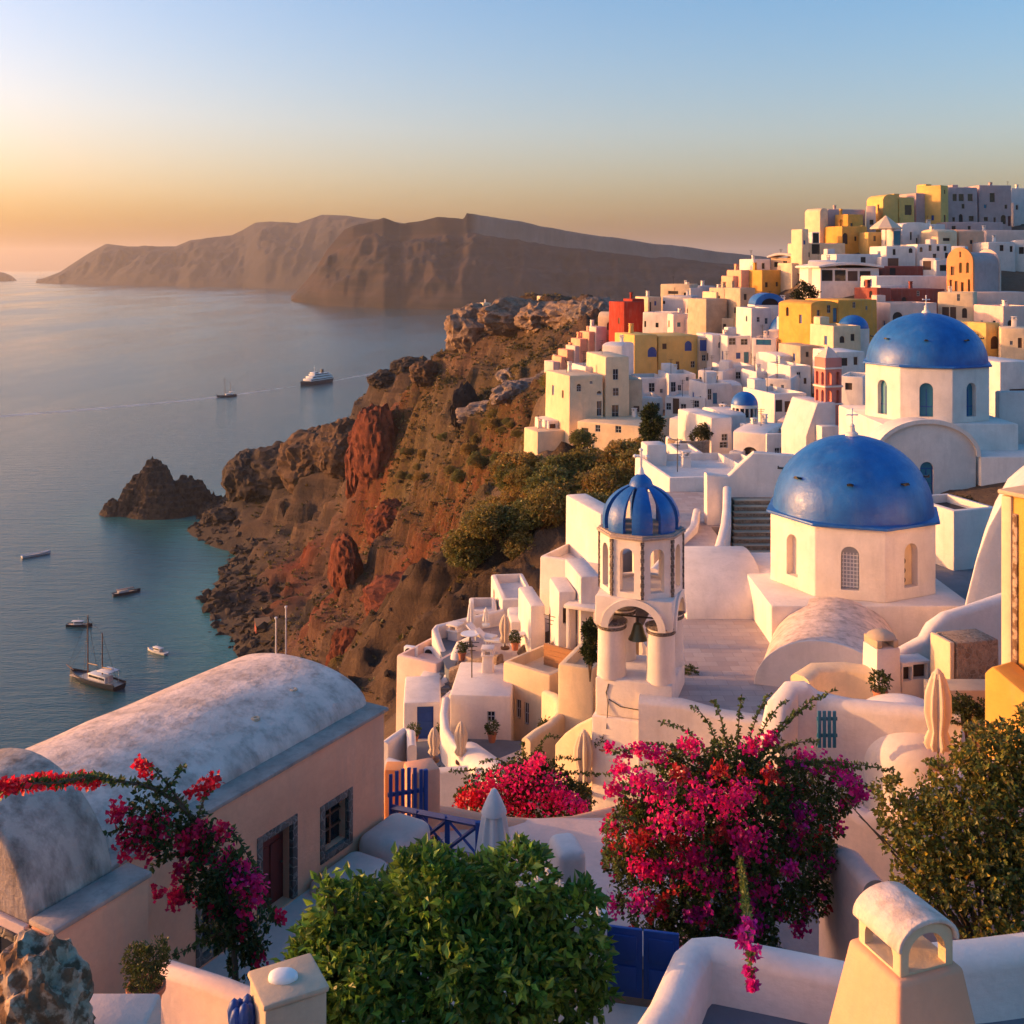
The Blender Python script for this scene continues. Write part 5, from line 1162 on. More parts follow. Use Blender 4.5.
closed_parasol(471, 627, 600, 68, 'whitecanvas', 'closed white parasol at the outer corner of the pool terrace', .22)
closed_parasol(486, 625, 607, 68.5, 'whitecanvas', 'smallest closed white parasol on the pool terrace wall', .18)
closed_parasol(434, 760, 727, 51, 'canvas', 'closed beige parasol left in the courtyard before the blue door', .26)
closed_parasol(461, 762, 721, 51, 'canvas', 'closed beige parasol right in the courtyard by the small square window', .28)
closed_parasol(584, 792, 729, 44, 'canvas', 'closed beige parasol on the path under the belfry', .38)
closed_parasol(938, 766, 668, 31, 'canvas', 'large closed beige parasol tied in folds on the humped roof', .36)
closed_parasol(494, 892, 788, 25, 'whitecanvas', 'big closed white parasol behind the dense green tree', .44, True)
def lounger(px, py, D, rz, label):
    p = P(px, py, D); root = empty('sun_lounger', p, label, 'sun lounger', 'sun loungers on the cafe terrace', rad(rz)); b = MB()
    b.box(-.3, .3, -.9, .4, .25, .38, .03); b.build('mattress', M['whitecanvas'], root); b = MB(); b.box(-.3, .3, 0, .75, 0, .1, .03, M=Matrix.Translation((0, .4, .3)) @ Matrix.Rotation(rad(40), 4, 'X')); b.build('backrest', M['whitecanvas'], root)
    for x in (-.25, .25):
        for y in (-.8, .3): b = MB(); b.box(x-.03, x+.03, y-.03, y+.03, 0, .249); b.build('leg', M['whitepaint'], root)
lounger(482, 640, 64.5, 60, 'white sun lounger nearest the pool on the cafe terrace'); lounger(492, 645, 64, 70, 'white sun lounger left of the beige cafe parasol'); lounger(520, 640, 64.5, -60, 'white sun lounger right of the beige cafe parasol')
def cafe_table(px, py, D, label):
    p = P(px, py, D); root = empty('cafe_table', p, label, 'table', 'cafe tables'); b = MB(); b.lathe([(.55, .70), (.55, .74), (0, .74)], 18); b.build('table_top', M['whitepaint'], root); b = MB(); b.cyl((0, 0, 0), (0, 0, .7), .05); b.lathe([(.25, 0), (.25, .03), (0, .03)], 12); b.build('leg', M['iron'], root)
cafe_table(470, 646, 64, 'round white table at the left of the cafe terrace'); cafe_table(534, 632, 66, 'round white table behind the beige cafe parasol')
# ---------------------------------------------------------------- the foreground
ANG = rad(59.7)
def left_house():
    Q = Vector((-3.16, 27.4, 135.9)); root = empty('vaulted_house', Q, 'peach house with a long weathered barrel roof, red door and stone framed window', 'house', rz=ANG)
    b = MB(); cut = MB(); b.box(-13, 0, 0, 5.6, -6, 3.0, .07)
    # openings on the face y = 0
    for (x0, x1, z0, z1, k, nm) in ((-4.36, -3.42, .02, 1.70, 'r', 'door'), (-2.30, -1.46, .50, 1.50, 'd', 'window'), (-6.1, -5.3, .2, 1.1, 'd', 'window')):
        w = opening(root, cut, x0, x1, z0, z1, k, deep=.30, fine=False, name=nm)
        f = MB(); t = .17; zb = z0 - (t if nm == 'window' else 0)
        f.box(x0-t, x0-.002, -.025, .10, zb, z1+t, .02); f.box(x1+.002, x1+t, -.025, .10, zb, z1+t, .02); f.box(x0, x1, -.022, .10, z1+.002, z1+t, .02)
        if nm == 'window': f.box(x0, x1, -.03, .10, zb, z0-.002, .02)
        f.build('frame', M['darkstone'], w)
        cut.box(x0-t+.004, x1+t-.004, -.2, .101, zb+.004, z1+t-.004)
        g = MB()
        if nm == 'window':
            g.box((x0+x1)/2-.03, (x0+x1)/2+.03, .20, .262, z0+.03, z1-.03)
            for q in (.35, .68): g.box(x0+.02, (x0+x1)/2-.03, .205, .262, z0+(z1-z0)*q, z0+(z1-z0)*q+.05); g.box((x0+x1)/2+.03, x1-.02, .205, .262, z0+(z1-z0)*q, z0+(z1-z0)*q+.05)
            g.build('glazing_bar', M['brownwood'], w)
        else:
            g.lathe([(0, -.03), (.03, 0), (0, .03)], 8, (x1-.12, .2, z0+.85)); g.build('handle', M['bronze'], w)
    wall = boolean(b, cut, 'wall', M['peach'], root)
    l = MB(); l.box(-13.1, .08, -.06, 5.7, 3.004, 3.10, .03); l.build('ledge', M['ledge'], root)
    n = 30; a = 2.35; h = .80; c = .50 + a; v = bmesh.new(); rows = []
    xs = [-13.0 + 0.4*i for i in range(32)] + [-.2]
    for j, x in enumerate(xs):
        e = 1.0
        rows.append([v.verts.new((x + .03*vn3(j*.7, i*.5, 0, 5), c - a*e*math.cos(PI*i/n), 3.09 + h*e*math.sin(PI*i/n) + .025*vn3(j*.35, i*.3, 0, 3))) for i in range(n+1)])
    for A, B in zip(rows[:-1], rows[1:]):
        for i in range(n): v.faces.new([A[i], B[i], B[i+1], A[i+1]])
    ee = []
    for k in range(1, 6):          # the rounded far end
        t = PI/2*k/5; ee.append([v.verts.new((xs[-1] + .30*math.sin(t), c - a*(1-.16*(1-math.cos(t)))*math.cos(PI*i/n), 3.09 + h*(1-.16*(1-math.cos(t)))*math.sin(PI*i/n))) for i in range(n+1)])
    for A, B in zip([rows[-1]] + ee[:-1], ee):
        for i in range(n): v.faces.new([A[i], B[i], B[i+1], A[i+1]])
    v.faces.new(ee[-1]); bmesh.ops.recalc_face_normals(v, faces=list(v.faces)); mb = MB(); mb._join(v); mb.build('barrel_roof', M['weathered'], root, 60)
    s = MB()
    for x, t in ((-1.6, 1.9), (-3.2, 1.75)): y, z = c - a*math.cos(t-.9), 3.09 + h*math.sin(t-.9); s.lathe([(.11, -.03), (.10, .03), (.06, .035), (.05, 0), (0, 0)], 12, (x, y, z))
    s.build('roof_spout', M['beige'], root)
left_house()
def left_near_house():
    Q = Vector((-5.6, 17.0, 136.0)); root = empty('vaulted_house', Q, 'nearest weathered barrel roof with a thick grey topped parapet at the left edge', 'house', rz=ANG)
    b = MB(); b.box(-1.75, 0, 0, .50, -4, 4.55, .05); b.build('parapet', M['peach'], root)
    b = MB(); b.box(-1.74, .03, -.03, .53, 4.554, 4.64, .025); b.build('ledge', M['ledge'], root)
    b = MB(); b.box(-1.86, -1.755, -.02, .49, 3.9, 4.55, .03); b.build('stone_end', M['speckle'], root)
    n = 28; a = 2.0; h = 1.75; c = .52 + a; b = MB(); cut = MB()
    b.poly([(-1.70, .52, -4), (-1.70, .52+2*a, -4)] + [(-1.70, c + a*math.cos(PI*i/n), 4.3 + h*math.sin(PI*i/n)) for i in range(n+1)], (1.5, 0, 0), .08)
    b.build('barrel_roof', M['oldroof'], root, 50)
    b = MB(); b.box(-1.80, -1.705, .54, 4, 1, 4.55, .02); b.build('gable_render', M['pink'], root)
    w = MB(); w.box(-1.83, -1.801, .70, 1.05, 3.5, 4.3); wo_ = w.build('window', M['glass'], root)
    f = MB(); f.box(-1.86, -1.80, .60, .699, 3.4, 4.42, .02); f.box(-1.86, -1.80, 1.051, 1.15, 3.4, 4.42, .02); f.box(-1.855, -1.80, .70, 1.05, 4.301, 4.42, .02); f.build('frame', M['darkstone'], wo_)
left_near_house()
slab('forecourt', [(-14,10),(-3,13),(.2,19),(.6,25.0),(-4.2,27.3),(-8,22)], 135.88, 1.5, 'pink')
slab('near_floor', [(-9,9),(-2.6,9),(-2.6,13.5),(-5.5,17),(-12,17)], 139.0, 1.5, 'concrete')

def rock_mesh(name, c, r, seed, m, amp=.35, freq=1.3, sub=5, flat=None, sharp=True):
    b = bmesh.new(); bmesh.ops.create_icosphere(b, subdivisions=sub, radius=1.0)
    A = np.array([v.co[:] for v in b.verts]); seed_f = seed; seed = int(seed*10); n = 1 + amp*fbm(A[:, 0]*freq+seed_f, A[:, 1]*freq, A[:, 2]*freq, 5, seed, True) + amp*.5*fbm(A[:, 0]*freq*3, A[:, 1]*freq*3, A[:, 2]*freq*3+seed, 3, seed+5)
    A = A*n[:, None]*np.array(r)
    if flat is not None: A[:, 2] = np.maximum(A[:, 2], flat)
    for v, q in zip(b.verts, A): v.co = q
    mb = MB(); mb._join(b); o = mb.build(name, m, None, 25 if sharp else 60); o.location = c; return o
def daubed_rock():
    p = P(38, 1012, 9.3); o = rock_mesh('rough_stone', p, (.40, .34, .52), 4, M['speckle'], .34, 1.9, 5); tag(o, 'rough dark stone daubed with white in the bottom left corner', 'stone')
    b = MB(); b.box(-.6, .8, -.5, .8, -5, -.35, .05); q = b.build('stone_pier', M['pink']); q.location = p; tag(q, 'low plastered pier under the rough dark stone', 'pier')
daubed_rock()
def parapets():
    w = MB(); w.wall([P(120, 1004, 14.6), P(163, 962, 14.6), P(220, 980, 14.1), P(282, 1004, 13.5)], .34, -4, .6); tag(w.build('low_wall', M['pink']), 'low plastered wall between the terracotta pot and the square pillar', 'wall')
    p = P(288, 1030, 12.7); r = MB(); r.box(-.36, .36, -.33, .33, -4, .52, .03); r.box(-.385, .385, -.355, .355, .524, .60, .03); o = r.build('square_pillar', M['cream']); o.location = p; o.rotation_euler = (0, 0, rad(28)); o.data.materials[0] = M['beige']; tag(o, 'square plastered pillar with a white pebble on top', 'pillar')
    s = rock_mesh('white_pebble', P(283, 979, 12.7) + Vector((0, 0, .02)), (.17, .12, .09), 9, M['whitepaint'], .1, 1.0, 3, sharp=False); tag(s, 'smooth white pebble lying on the square plastered pillar', 'stone')
    b = MB(); p = P(242, 1030, 12.6)
    b.cyl((0, 0, -2), (0, 0, .12), .10, n=10)
    for k in range(6): a = k*PI/3; b.lathe([(.07, 0), (.08, .12), (.05, .22), (0, .27)], 8, (.09*math.cos(a), .09*math.sin(a), .05 + .05*(k % 2)))
    o = b.build('blue_finial', M['bluepaint']); o.location = p; tag(o, 'bright blue painted post top at the bottom edge', 'post')
    w = MB(); w.wall([PZ(610, 1090, 141), PZ(668, 1000, 141), PZ(690, 950, 141), PZ(700, 941, 141), PZ(716, 940, 141), PZ(780, 952, 141), PZ(850, 966, 141), PZ(880, 970, 141)], .48, -4, .75, 6); tag(w.build('roof_parapet', M['white']), 'thick white rounded parapet in front of the big bougainvillea', 'wall')
    w = MB(); w.wall([PZ(925, 948, 141.15), PZ(980, 943, 141.15), PZ(1070, 932, 141.15)], .55, -4, .75, 6); tag(w.build('roof_parapet', M['white']), 'thick white rounded parapet right of the arched chimney', 'wall')
    slab('roof_terrace', [(q.x, q.y) for q in (PZ(640, 1110, 140.3), PZ(705, 962, 140.3), PZ(905, 985, 140.3), PZ(1090, 960, 140.3), PZ(1090, 1110, 140.3))], 140.3, .4, 'tealgrey')
parapets()
def arched_chimney():
    p = P(905, 1000, 11.9); p.z = 140.3; root = empty('arched_chimney', p, 'big tapered plaster chimney with an arched barrel topped cap', 'chimney', rz=rad(20))
    z1 = 2.28; b = bmesh.new(); lo = .80; hi = .42
    vs = [b.verts.new((sx*lo, sy*lo, -.02)) for sx, sy in ((-1,-1),(1,-1),(1,1),(-1,1))] + [b.verts.new((sx*hi, sy*hi, z1)) for sx, sy in ((-1,-1),(1,-1),(1,1),(-1,1))]
    for f in ((3,2,1,0),(4,5,6,7),(0,1,5,4),(1,2,6,5),(2,3,7,6),(3,0,4,7)): b.faces.new([vs[i] for i in f])
    bmesh.ops.bevel(b, geom=list(b.edges), offset=.06, segments=3, profile=.5, affect='EDGES'); mb = MB(); mb._join(b); mb.build('stack', M['peach'], root, 50)
    c = MB(); cut = MB(); w = .345; n = 16; zt = z1+.46
    c.poly([(-w, -w, z1-.01), (w, -w, z1-.01)] + [(w*math.cos(PI*i/n), -w, z1+.30 + .20*math.sin(PI*i/n)) for i in range(n+1)], (0, 2*w, 0), .02)
    cut.poly(arch_pts(-.24, .24, z1+.03, z1+.40, -1, 14), (0, 2, 0)); cut.poly(arch_pts(-.23, .23, z1+.03, z1+.33, -1, 14, 'y'), (2, 0, 0))
    boolean(c, cut, 'cap', M['cream'], root, 50)
    r = MB(); o = [((w+.05)*math.cos(PI*(-.04+1.08*i/n)), -w-.04, z1+.30 + .26*math.sin(PI*(-.04+1.08*i/n))) for i in range(n+1)]; i_ = [((w+.004)*math.cos(PI*(-.04+1.08*i/n)), -w-.04, z1+.30 + .206*math.sin(PI*(-.04+1.08*i/n))) for i in range(n, -1, -1)]
    r.poly(o + i_, (0, 2*w+.08, 0), .015); r.build('cap_roof', M['weathered'], root, 50)
    q = MB(); q.poly([(.62*math.cos(PI*i/n)+.5, -2.6, .55 + .62*math.sin(PI*i/n)) for i in range(n+1)] + [(-.12, -2.6, -.02), (1.12, -2.6, -.02)], (0, 2.0, 0), .06); q.build('flue_vault', M['white'], root, 50)
arched_chimney()
def courtyard_things():
    # rounded plaster flanks beside the long peach house
    T = rotz(ANG, (-3.16, 27.4, 135.9))
    for (x0, x1, y0, y1, z, lab) in ((-1.25, .35, -1.25, -.02, .50, 'rounded plaster bench under the stone framed window'), (-3.05, -1.3, -1.25, -.03, .30, 'lower rounded plaster bench beside the red door')):
        b = MB(); b.box(x0, x1, y0, y1, -1.5, z, .28, seg=5); o = b.build('plaster_bench', M['pink']); o.matrix_world = T; tag(o, lab, 'bench')
    # blue gate and railing
    p = P(389, 836, 29.2); root = empty('blue_gate', p, 'blue slatted wooden gate beside the end of the long peach house', 'gate', rz=rad(18))
    for i in range(6): b = MB(); b.box(i*.165, i*.165+.10, 0, .05, .0, 1.55 + .18*math.sin(PI*i/7+.4), .01); b.build('slat', M['bluepaint'], root)
    b = MB(); b.box(-.02, .95, .052, .10, .25, .36); b.box(-.02, .95, .052, .10, 1.0, 1.11); b.box(.94, 1.06, -.04, .08, -.2, 1.62, .02); b.build('gate_frame', M['bluepaint'], root)
    a = P(392, 842, 29.3); e = P(478, 862, 26.6); d = (e-a); L = Vector((d.x, d.y, 0)).length; root = empty('blue_railing', a, 'blue wooden railing with crossed braces', 'railing', rz=math.atan2(d.y, d.x)); sl = d.z/L
    def bar(mb, x0, z0, x1, z1, t=.05): mb.tube([(x0, 0, z0 + sl*x0), (x1, 0, z1 + sl*x1)], t, 4)
    b = MB(); bar(b, 0, .92, L, .92, .085); bar(b, 0, .12, L, .12, .07); b.build('rail', M['bluepaint'], root)
    for i in range(4): b = MB(); x = L*i/3; b.tube([(x, 0, -.1+sl*x), (x, 0, .98+sl*x)], .085, 4); b.build('post', M['bluepaint'], root)
    for i in range(3): b = MB(); bar(b, L*i/3, .15, L*(i+1)/3, .88, .05); bar(b, L*i/3, .88, L*(i+1)/3, .15, .045); b.build('brace', M['bluepaint'], root)
    p = P(384, 806, 32); b = MB(); b.box(0, 1.35, 0, .6, -3, 1.05, .06); o = b.build('orange_wall', M['orange']); o.location = p; tag(o, 'sunlit orange wall behind the blue slatted gate', 'wall')
    p = P(411, 826, 29.6); b = MB(); b.box(0, .85, 0, .8, -2, 1.42, .10); o = b.build('gate_pier', M['peach']); o.location = p; o.rotation_euler = (0, 0, rad(22)); tag(o, 'stout peach gate pier right of the blue slatted gate', 'pier')
    w = MB(); w.wall([P(x, y, D) for x, y, D in ((432,806,30.8),(460,810,31),(500,818,31),(540,820,31.3),(575,817,31.8),(612,808,33),(640,800,34))], .7, -4, .8); tag(w.build('curved_parapet', M['peach']), 'curved peach parapet below the middle bougainvillea', 'wall')
    slab('path', [(-4.4,27.3),(.6,25.1),(3.5,25),(6,31),(2.5,31.3),(-3.4,31.2)], 134.3, 2, 'pink'); slab('garden_path', [(.5,16),(7,17),(8,31),(2.5,31),(.5,24)], 133.6, 2, 'concrete')
    p = P(558, 900, 25.5); b = MB(); b.box(0, .80, 0, 1.2, -3, 1.0, .2, seg=4, taper=.06); o = b.build('white_buttress', M['white']); o.location = p; o.rotation_euler = (0, 0, rad(14)); tag(o, 'small white sloping buttress right of the big white parasol', 'wall')
    # blue door by the lower right terrace
    p = P(607, 994, 17); root = empty('blue_door', p, 'dark blue panelled double gate under the big bougainvillea', 'gate', rz=rad(-12))
    for i in range(2):
        b = MB(); b.box(i*.56, i*.56+.54, 0, .06, 0, 1.05 + .0*i, .01); b.box(i*.56+.08, i*.56+.46, -.03, -.002, .12, .48, .015); b.box(i*.56+.08, i*.56+.46, -.03, -.002, .58, .95, .015); b.build('leaf', M['bluepaint'], root)
    b = MB(); b.box(-.75, -.04, -.1, .5, -2, 1.1, .08); o = b.build('gate_wall', M['white']); o.matrix_world = rotz(rad(-12), p); tag(o, 'white wall left of the dark blue double gate', 'wall')
    b = MB(); b.box(-.8, 1.25, -.75, -.11, -2, -.02, .05); o = b.build('door_step', M['white']); o.matrix_world = rotz(rad(-12), p); tag(o, 'white step in front of the dark blue double gate', 'step')
    slab('alley', [(.6, 12), (3.6, 12), (3.4, 16.6), (.6, 17.4)], 138.2, 1.0, 'tealgrey')
    # walls behind the big bougainvillea and the right shrub
    w = MB(); w.wall([P(x, y, D) for x, y, D in ((840,795,25),(868,812,24.5),(900,800,24),(960,770,25),(1040,750,26))], .6, -6, .8); tag(w.build('garden_wall', M['pink']), 'pale pink garden wall between the big bougainvillea and the right shrub', 'wall')
    w = MB(); w.wall([P(x, y, D) for x, y, D in ((830,842,22.5),(850,850,21),(875,880,20))], .45, -5, .8); tag(w.build('inner_wall', M['pink']), 'lower plaster wall in the shade right of the big bougainvillea', 'wall')
    # small gate and posts behind the big bougainvillea
    p = P(828, 748, 33); b = MB()
    for i in range(4): b.box(i*.15-.3, i*.15-.2, 0, .05, 0, 1.1, .01)
    b.box(-.32, .3, .052, .09, .3, .4); b.box(-.32, .3, .052, .09, .8, .9); o = b.build('teal_gate', M['tealpaint']); o.location = p; tag(o, 'small teal slatted gate behind the big bougainvillea', 'gate')
courtyard_things()
# ---------------------------------------------------------------- plants
RNG = np.random.default_rng(5)
def unit(v): return v/np.maximum(1e-9, np.linalg.norm(v, axis=-1, keepdims=True))
def leaves(name, pos, axis, nrm, size, tint, m, parent=None, width=0.46, fold=0.18):
    """one small folded leaf per row"""
    a = unit(axis); n = unit(nrm - (nrm*a).sum(-1, keepdims=True)*a); s = np.cross(a, n); L = size[:, None]
    V = np.stack([pos, pos + a*L*.45 + s*L*width*.5 + n*L*fold, pos + a*L, pos + a*L*.45 - s*L*width*.5 + n*L*fold], 1).reshape(-1, 3)
    i = np.arange(len(pos))*4; Fs = np.stack([np.stack([i, i+1, i+2], -1), np.stack([i, i+2, i+3], -1)], 1).reshape(-1, 3)
    return npmesh(name, V, Fs, m, {'tint': np.repeat(tint, 4, 0)}, False, parent)
def lobe_points(lobes, N, lo=0.55, rng=RNG):
    L = np.array(lobes, float); w = (L[:, 3]*L[:, 4]*L[:, 5])**0.67; k = rng.choice(len(L), N, p=w/w.sum())
    d = unit(rng.normal(size=(N, 3))); r = (lo**3 + (1-lo**3)*rng.random(N))**(1/3.)
    p = L[k, :3] + d*L[k, 3:]*r[:, None]
    return p, unit(d/np.maximum(.2, L[k, 3:]))
def tints(N, base, var, rng=RNG, hue=0.0):
    t = np.array(base)[None]*(1 + var*(rng.random((N, 1))*2-1)); t = t*(1 + hue*(rng.random((N, 3))*2-1)); return np.clip(t, 0, 1)
def rosettes(p, n, k, size, rng=RNG, spread=1.1, up=0.35):
    """k leaves fanning out of every twig tip"""
    N = len(p); P_ = np.repeat(p, k, 0) + rng.normal(size=(N*k, 3))*size*.30; n_ = np.repeat(n, k, 0)
    ax = unit(n_ + spread*rng.normal(size=(N*k, 3)) + np.array([0, 0, up*.3])); nr = unit(n_*.7 + np.array([0, 0, up+.4]) + .6*rng.normal(size=(N*k, 3)))
    return P_, ax, nr, size*(.7 + .6*rng.random(N*k))
M['leaf'] = leafmat('green_leaf', (1, 1, 1)); M['petal'] = leafmat('bougainvillea_bract', (1, 1, 1), trans=0.45)
def limbs(root, base, tips, r0, name='trunk', sag=.1):
    b = MB(); base = Vector(base)
    for t in tips:
        t = Vector(t); mid = base.lerp(t, .5) + Vector((random.uniform(-.1, .1), random.uniform(-.1, .1), sag))*((t-base).length*.5)
        pts = [(base*(1-u)*(1-u) + mid*2*u*(1-u) + t*u*u) for u in [i/7 for i in range(8)]]; b.tube(pts, [r0*(1-.85*i/7) for i in range(8)], 7)
    return b.build(name, M['bark'], root)
def bumpy_lobes(r, n, small, rng, zmin=-.4):
    out = [(0, 0, 0, r[0]*.78, r[1]*.78, r[2]*.78)]
    while len(out) < n+1:
        d = unit(rng.normal(size=3))
        if d[2] < zmin: continue
        s = small*(.65 + .7*rng.random()); out.append((d[0]*r[0]*.74, d[1]*r[1]*.74, d[2]*r[2]*.74, s, s, s*.85))
    return out

def green_tree():
    c = P(449, 960, 15.6); base = Vector((c.x+.2, c.y, 135.2)); root = empty('leafy_tree', base, 'dense round green leaved tree in the foreground in front of the white parasol', 'tree'); o = np.array(c - base)
    rng = np.random.default_rng(2); lob = bumpy_lobes((2.25, 1.8, 1.12), 30, .46, rng)
    lob = [(l[0]+o[0], l[1]+o[1], l[2]+o[2]) + tuple(l[3:]) for l in lob]
    for x_, y_, r_ in ((345,915,32),(428,892,40),(520,890,42),(575,922,32),(588,962,22),(318,958,28),(470,915,36),(405,872,13),(535,862,12),(330,892,11),(590,900,11),(302,972,14),(596,992,14)): lob.append(tuple(np.array(P(x_, y_, 15.2) - base)) + (r_*15.2/F,)*3)
    p, n = lobe_points(lob, 3600, .66, rng); q, ax, nr, sz = rosettes(p, n, 7, .16, rng)
    t = tints(len(q), (.105, .195, .030), .50, rng, .15); br = np.repeat(rng.random(len(p)) < .22, 7); t[br] = t[br]*np.array([1.9, 1.5, 1.2])
    leaves('crown', q, ax, nr, sz, t, M['leaf'], root, .52)
    for fx, fy in ((520,884),(548,872),(538,880),(560,884),(598,912)):
        f0 = np.array(P(fx, fy, 13.95) - base)[None]; q, ax, nr, sz = rosettes(np.repeat(f0, 5, 0), np.tile([0., -.6, .7], (5, 1)), 5, .042, rng); leaves('white_flower', q, ax, nr, sz, np.full((len(q), 3), .62), M['petal'], root, .8)
    limbs(root, (0, 0, -.3), [tuple(np.array(l[:3])*1.0) for l in lob[::2]], .13)
green_tree()

def bract_cluster(c, s, n, col, rng, stretch=(1, 1, 1)):
    p = np.array(c) + unit(rng.normal(size=(n, 3)))*(rng.random((n, 1))**.6)*s*.92*np.array(stretch); ax = unit(rng.normal(size=(n, 3))); nr = unit(rng.normal(size=(n, 3)) + np.array([-.2, -.6, .5]))
    return p, ax, nr, tints(n, col, .28, rng, .10)
def bougainvillea(name_label, base, lobes, nl, clusters, shoots, rng, leafcol, leafsize=.075, bract=.062, stem=.05):
    root = empty('bougainvillea', base, name_label, 'plant'); B = np.array(base)
    if lobes:
        p, n = lobe_points(lobes, nl, .62, rng); q, ax, nr, sz = rosettes(p, n, 6, leafsize, rng, 1.3)
        t = tints(len(q), leafcol, .45, rng, .15)
        leaves('foliage', q-B, ax, nr, sz, t, M['leaf'], root, .62)
    st = MB(); sp = []
    for pts, r in shoots:
        pts = [Vector(x) for x in pts]; dense = []
        for a, b in zip(pts[:-1], pts[1:]):
            for i in range(6): dense.append(a.lerp(b, i/6))
        dense.append(pts[-1]); m = len(dense)
        sm = [dense[max(0, i-2)]*.2 + dense[max(0, i-1)]*.2 + dense[i]*.2 + dense[min(m-1, i+1)]*.2 + dense[min(m-1, i+2)]*.2 for i in range(m)]; sm[0] = dense[0]; sm[-1] = dense[-1]
        st.tube([v-Vector(base) for v in sm], [max(.006, r*(1-.8*i/m)) for i in range(m)], 6)
        for a, b in zip(sm[:-1], sm[1:]):
            L = (b-a).length; k = max(1, int(L/(leafsize*.42)))
            for i in range(k): sp.append((tuple(a.lerp(b, i/k)), tuple((b-a).normalized())))
    st.build('stem', M['bark'], root)
    if sp:
        q = np.array([x[0] for x in sp]); d = np.array([x[1] for x in sp]); q = np.repeat(q, 3, 0); d = np.repeat(d, 3, 0); N = len(q); ax = unit(rng.normal(size=(N, 3)) + .35*d)
        leaves('shoot_leaf', q-B, ax, rng.normal(size=(N, 3)) + np.array([0, -.3, .6]), leafsize*1.1*(.7 + .5*rng.random(N)), tints(N, tuple(c_*1.5 for c_ in leafcol), .4, rng, .15), M['leaf'], root, .6)
    C4 = [bract_cluster(c, s, n, col, rng, stt) for c, s, n, col, stt in clusters]
    q, ax, nr, t = [np.concatenate([c[i] for c in C4]) for i in range(4)]
    leaves('blossom', q-B, ax, nr, bract*(.7 + .6*rng.random(len(q))), t, M['petal'], root, .95, .10)
    return root
MAG = (.80, .016, .20); PUR = (.66, .018, .27); RED = (.60, .012, .035); CRIM = (.62, .012, .09); ORG = (.52, .035, .035)
def left_bougainvillea():
    D = 18.0; rng = np.random.default_rng(8); S_ = D/F; V3 = lambda x, y, d=D: tuple(P(x, y, d))
    sh = [([V3(236,985,17.6), V3(233,930,17.8), V3(226,885), V3(208,842), V3(184,806), V3(150,786), V3(112,780,17.2), V3(86,776,16.2), V3(60,783,15.4), V3(30,783,14.9), V3(-5,797,14.4)], .05),
          ([V3(184,806), V3(160,775), V3(144,758)], .02), ([V3(196,822), V3(205,796), V3(217,778)], .02), ([V3(165,792), V3(180,772), V3(184,766)], .015), ([V3(226,885), V3(250,870), V3(268,905), V3(282,925)], .02), ([V3(215,852), V3(178,852), V3(150,868)], .02), ([V3(232,930), V3(205,940), V3(172,957)], .02), ([V3(230,900), V3(262,940), V3(250,965)], .02), ([V3(200,830), V3(140,822), V3(104,834)], .02), ([V3(205,840), V3(228,824), V3(245,850), V3(262,882)], .02)]
    cl = []
    for x in range(-4, 96, 7): cl.append((V3(x, 785 - 8*math.sin(max(0, x)/95*2.2) + 3, 14.3 + 2.4*max(0, x)/95), 9*S_, 46, RED, (1.1, 1, .7)))
    for x, y, s, n, col in ((142,764,9,60,RED),(147,772,8,40,RED),(213,780,10,60,RED),(203,787,10,60,RED),(193,793,8,40,RED),(118,812,13,90,CRIM),(140,828,18,150,CRIM),(160,824,16,120,CRIM),(128,845,16,120,CRIM),(150,850,14,90,CRIM),(186,842,15,110,CRIM),(200,832,12,80,CRIM),(222,830,11,70,CRIM),(180,870,12,70,CRIM),(228,862,16,130,MAG),(240,878,18,150,MAG),(254,888,16,130,MAG),(245,905,14,100,MAG),(182,892,14,90,CRIM),(174,902,10,60,CRIM),(200,900,9,40,CRIM),(158,894,8,40,CRIM),(258,958,9,50,CRIM),(280,917,6,30,CRIM),(216,912,10,50,CRIM),(240,930,9,40,CRIM),(205,858,12,70,CRIM)):
        cl.append((V3(x, y, D - .25 + .3*rng.random()), s*S_*1.05, n, col, (1, 1, 1)))
    lob = [tuple(V3(x, y)) + (r*S_, r*S_, r*S_) for x, y, r in ((195,835,20),(215,860,26),(170,830,24),(230,890,28),(225,920,26),(250,930,24),(205,880,22),(245,960,18),(140,825,20),(150,800,16))]
    bougainvillea('red bougainvillea vine climbing over the peach house on the left', P(236, 990, 17.6), lob, 700, cl, sh, rng, (.045, .07, .018), .10, .085)
left_bougainvillea()
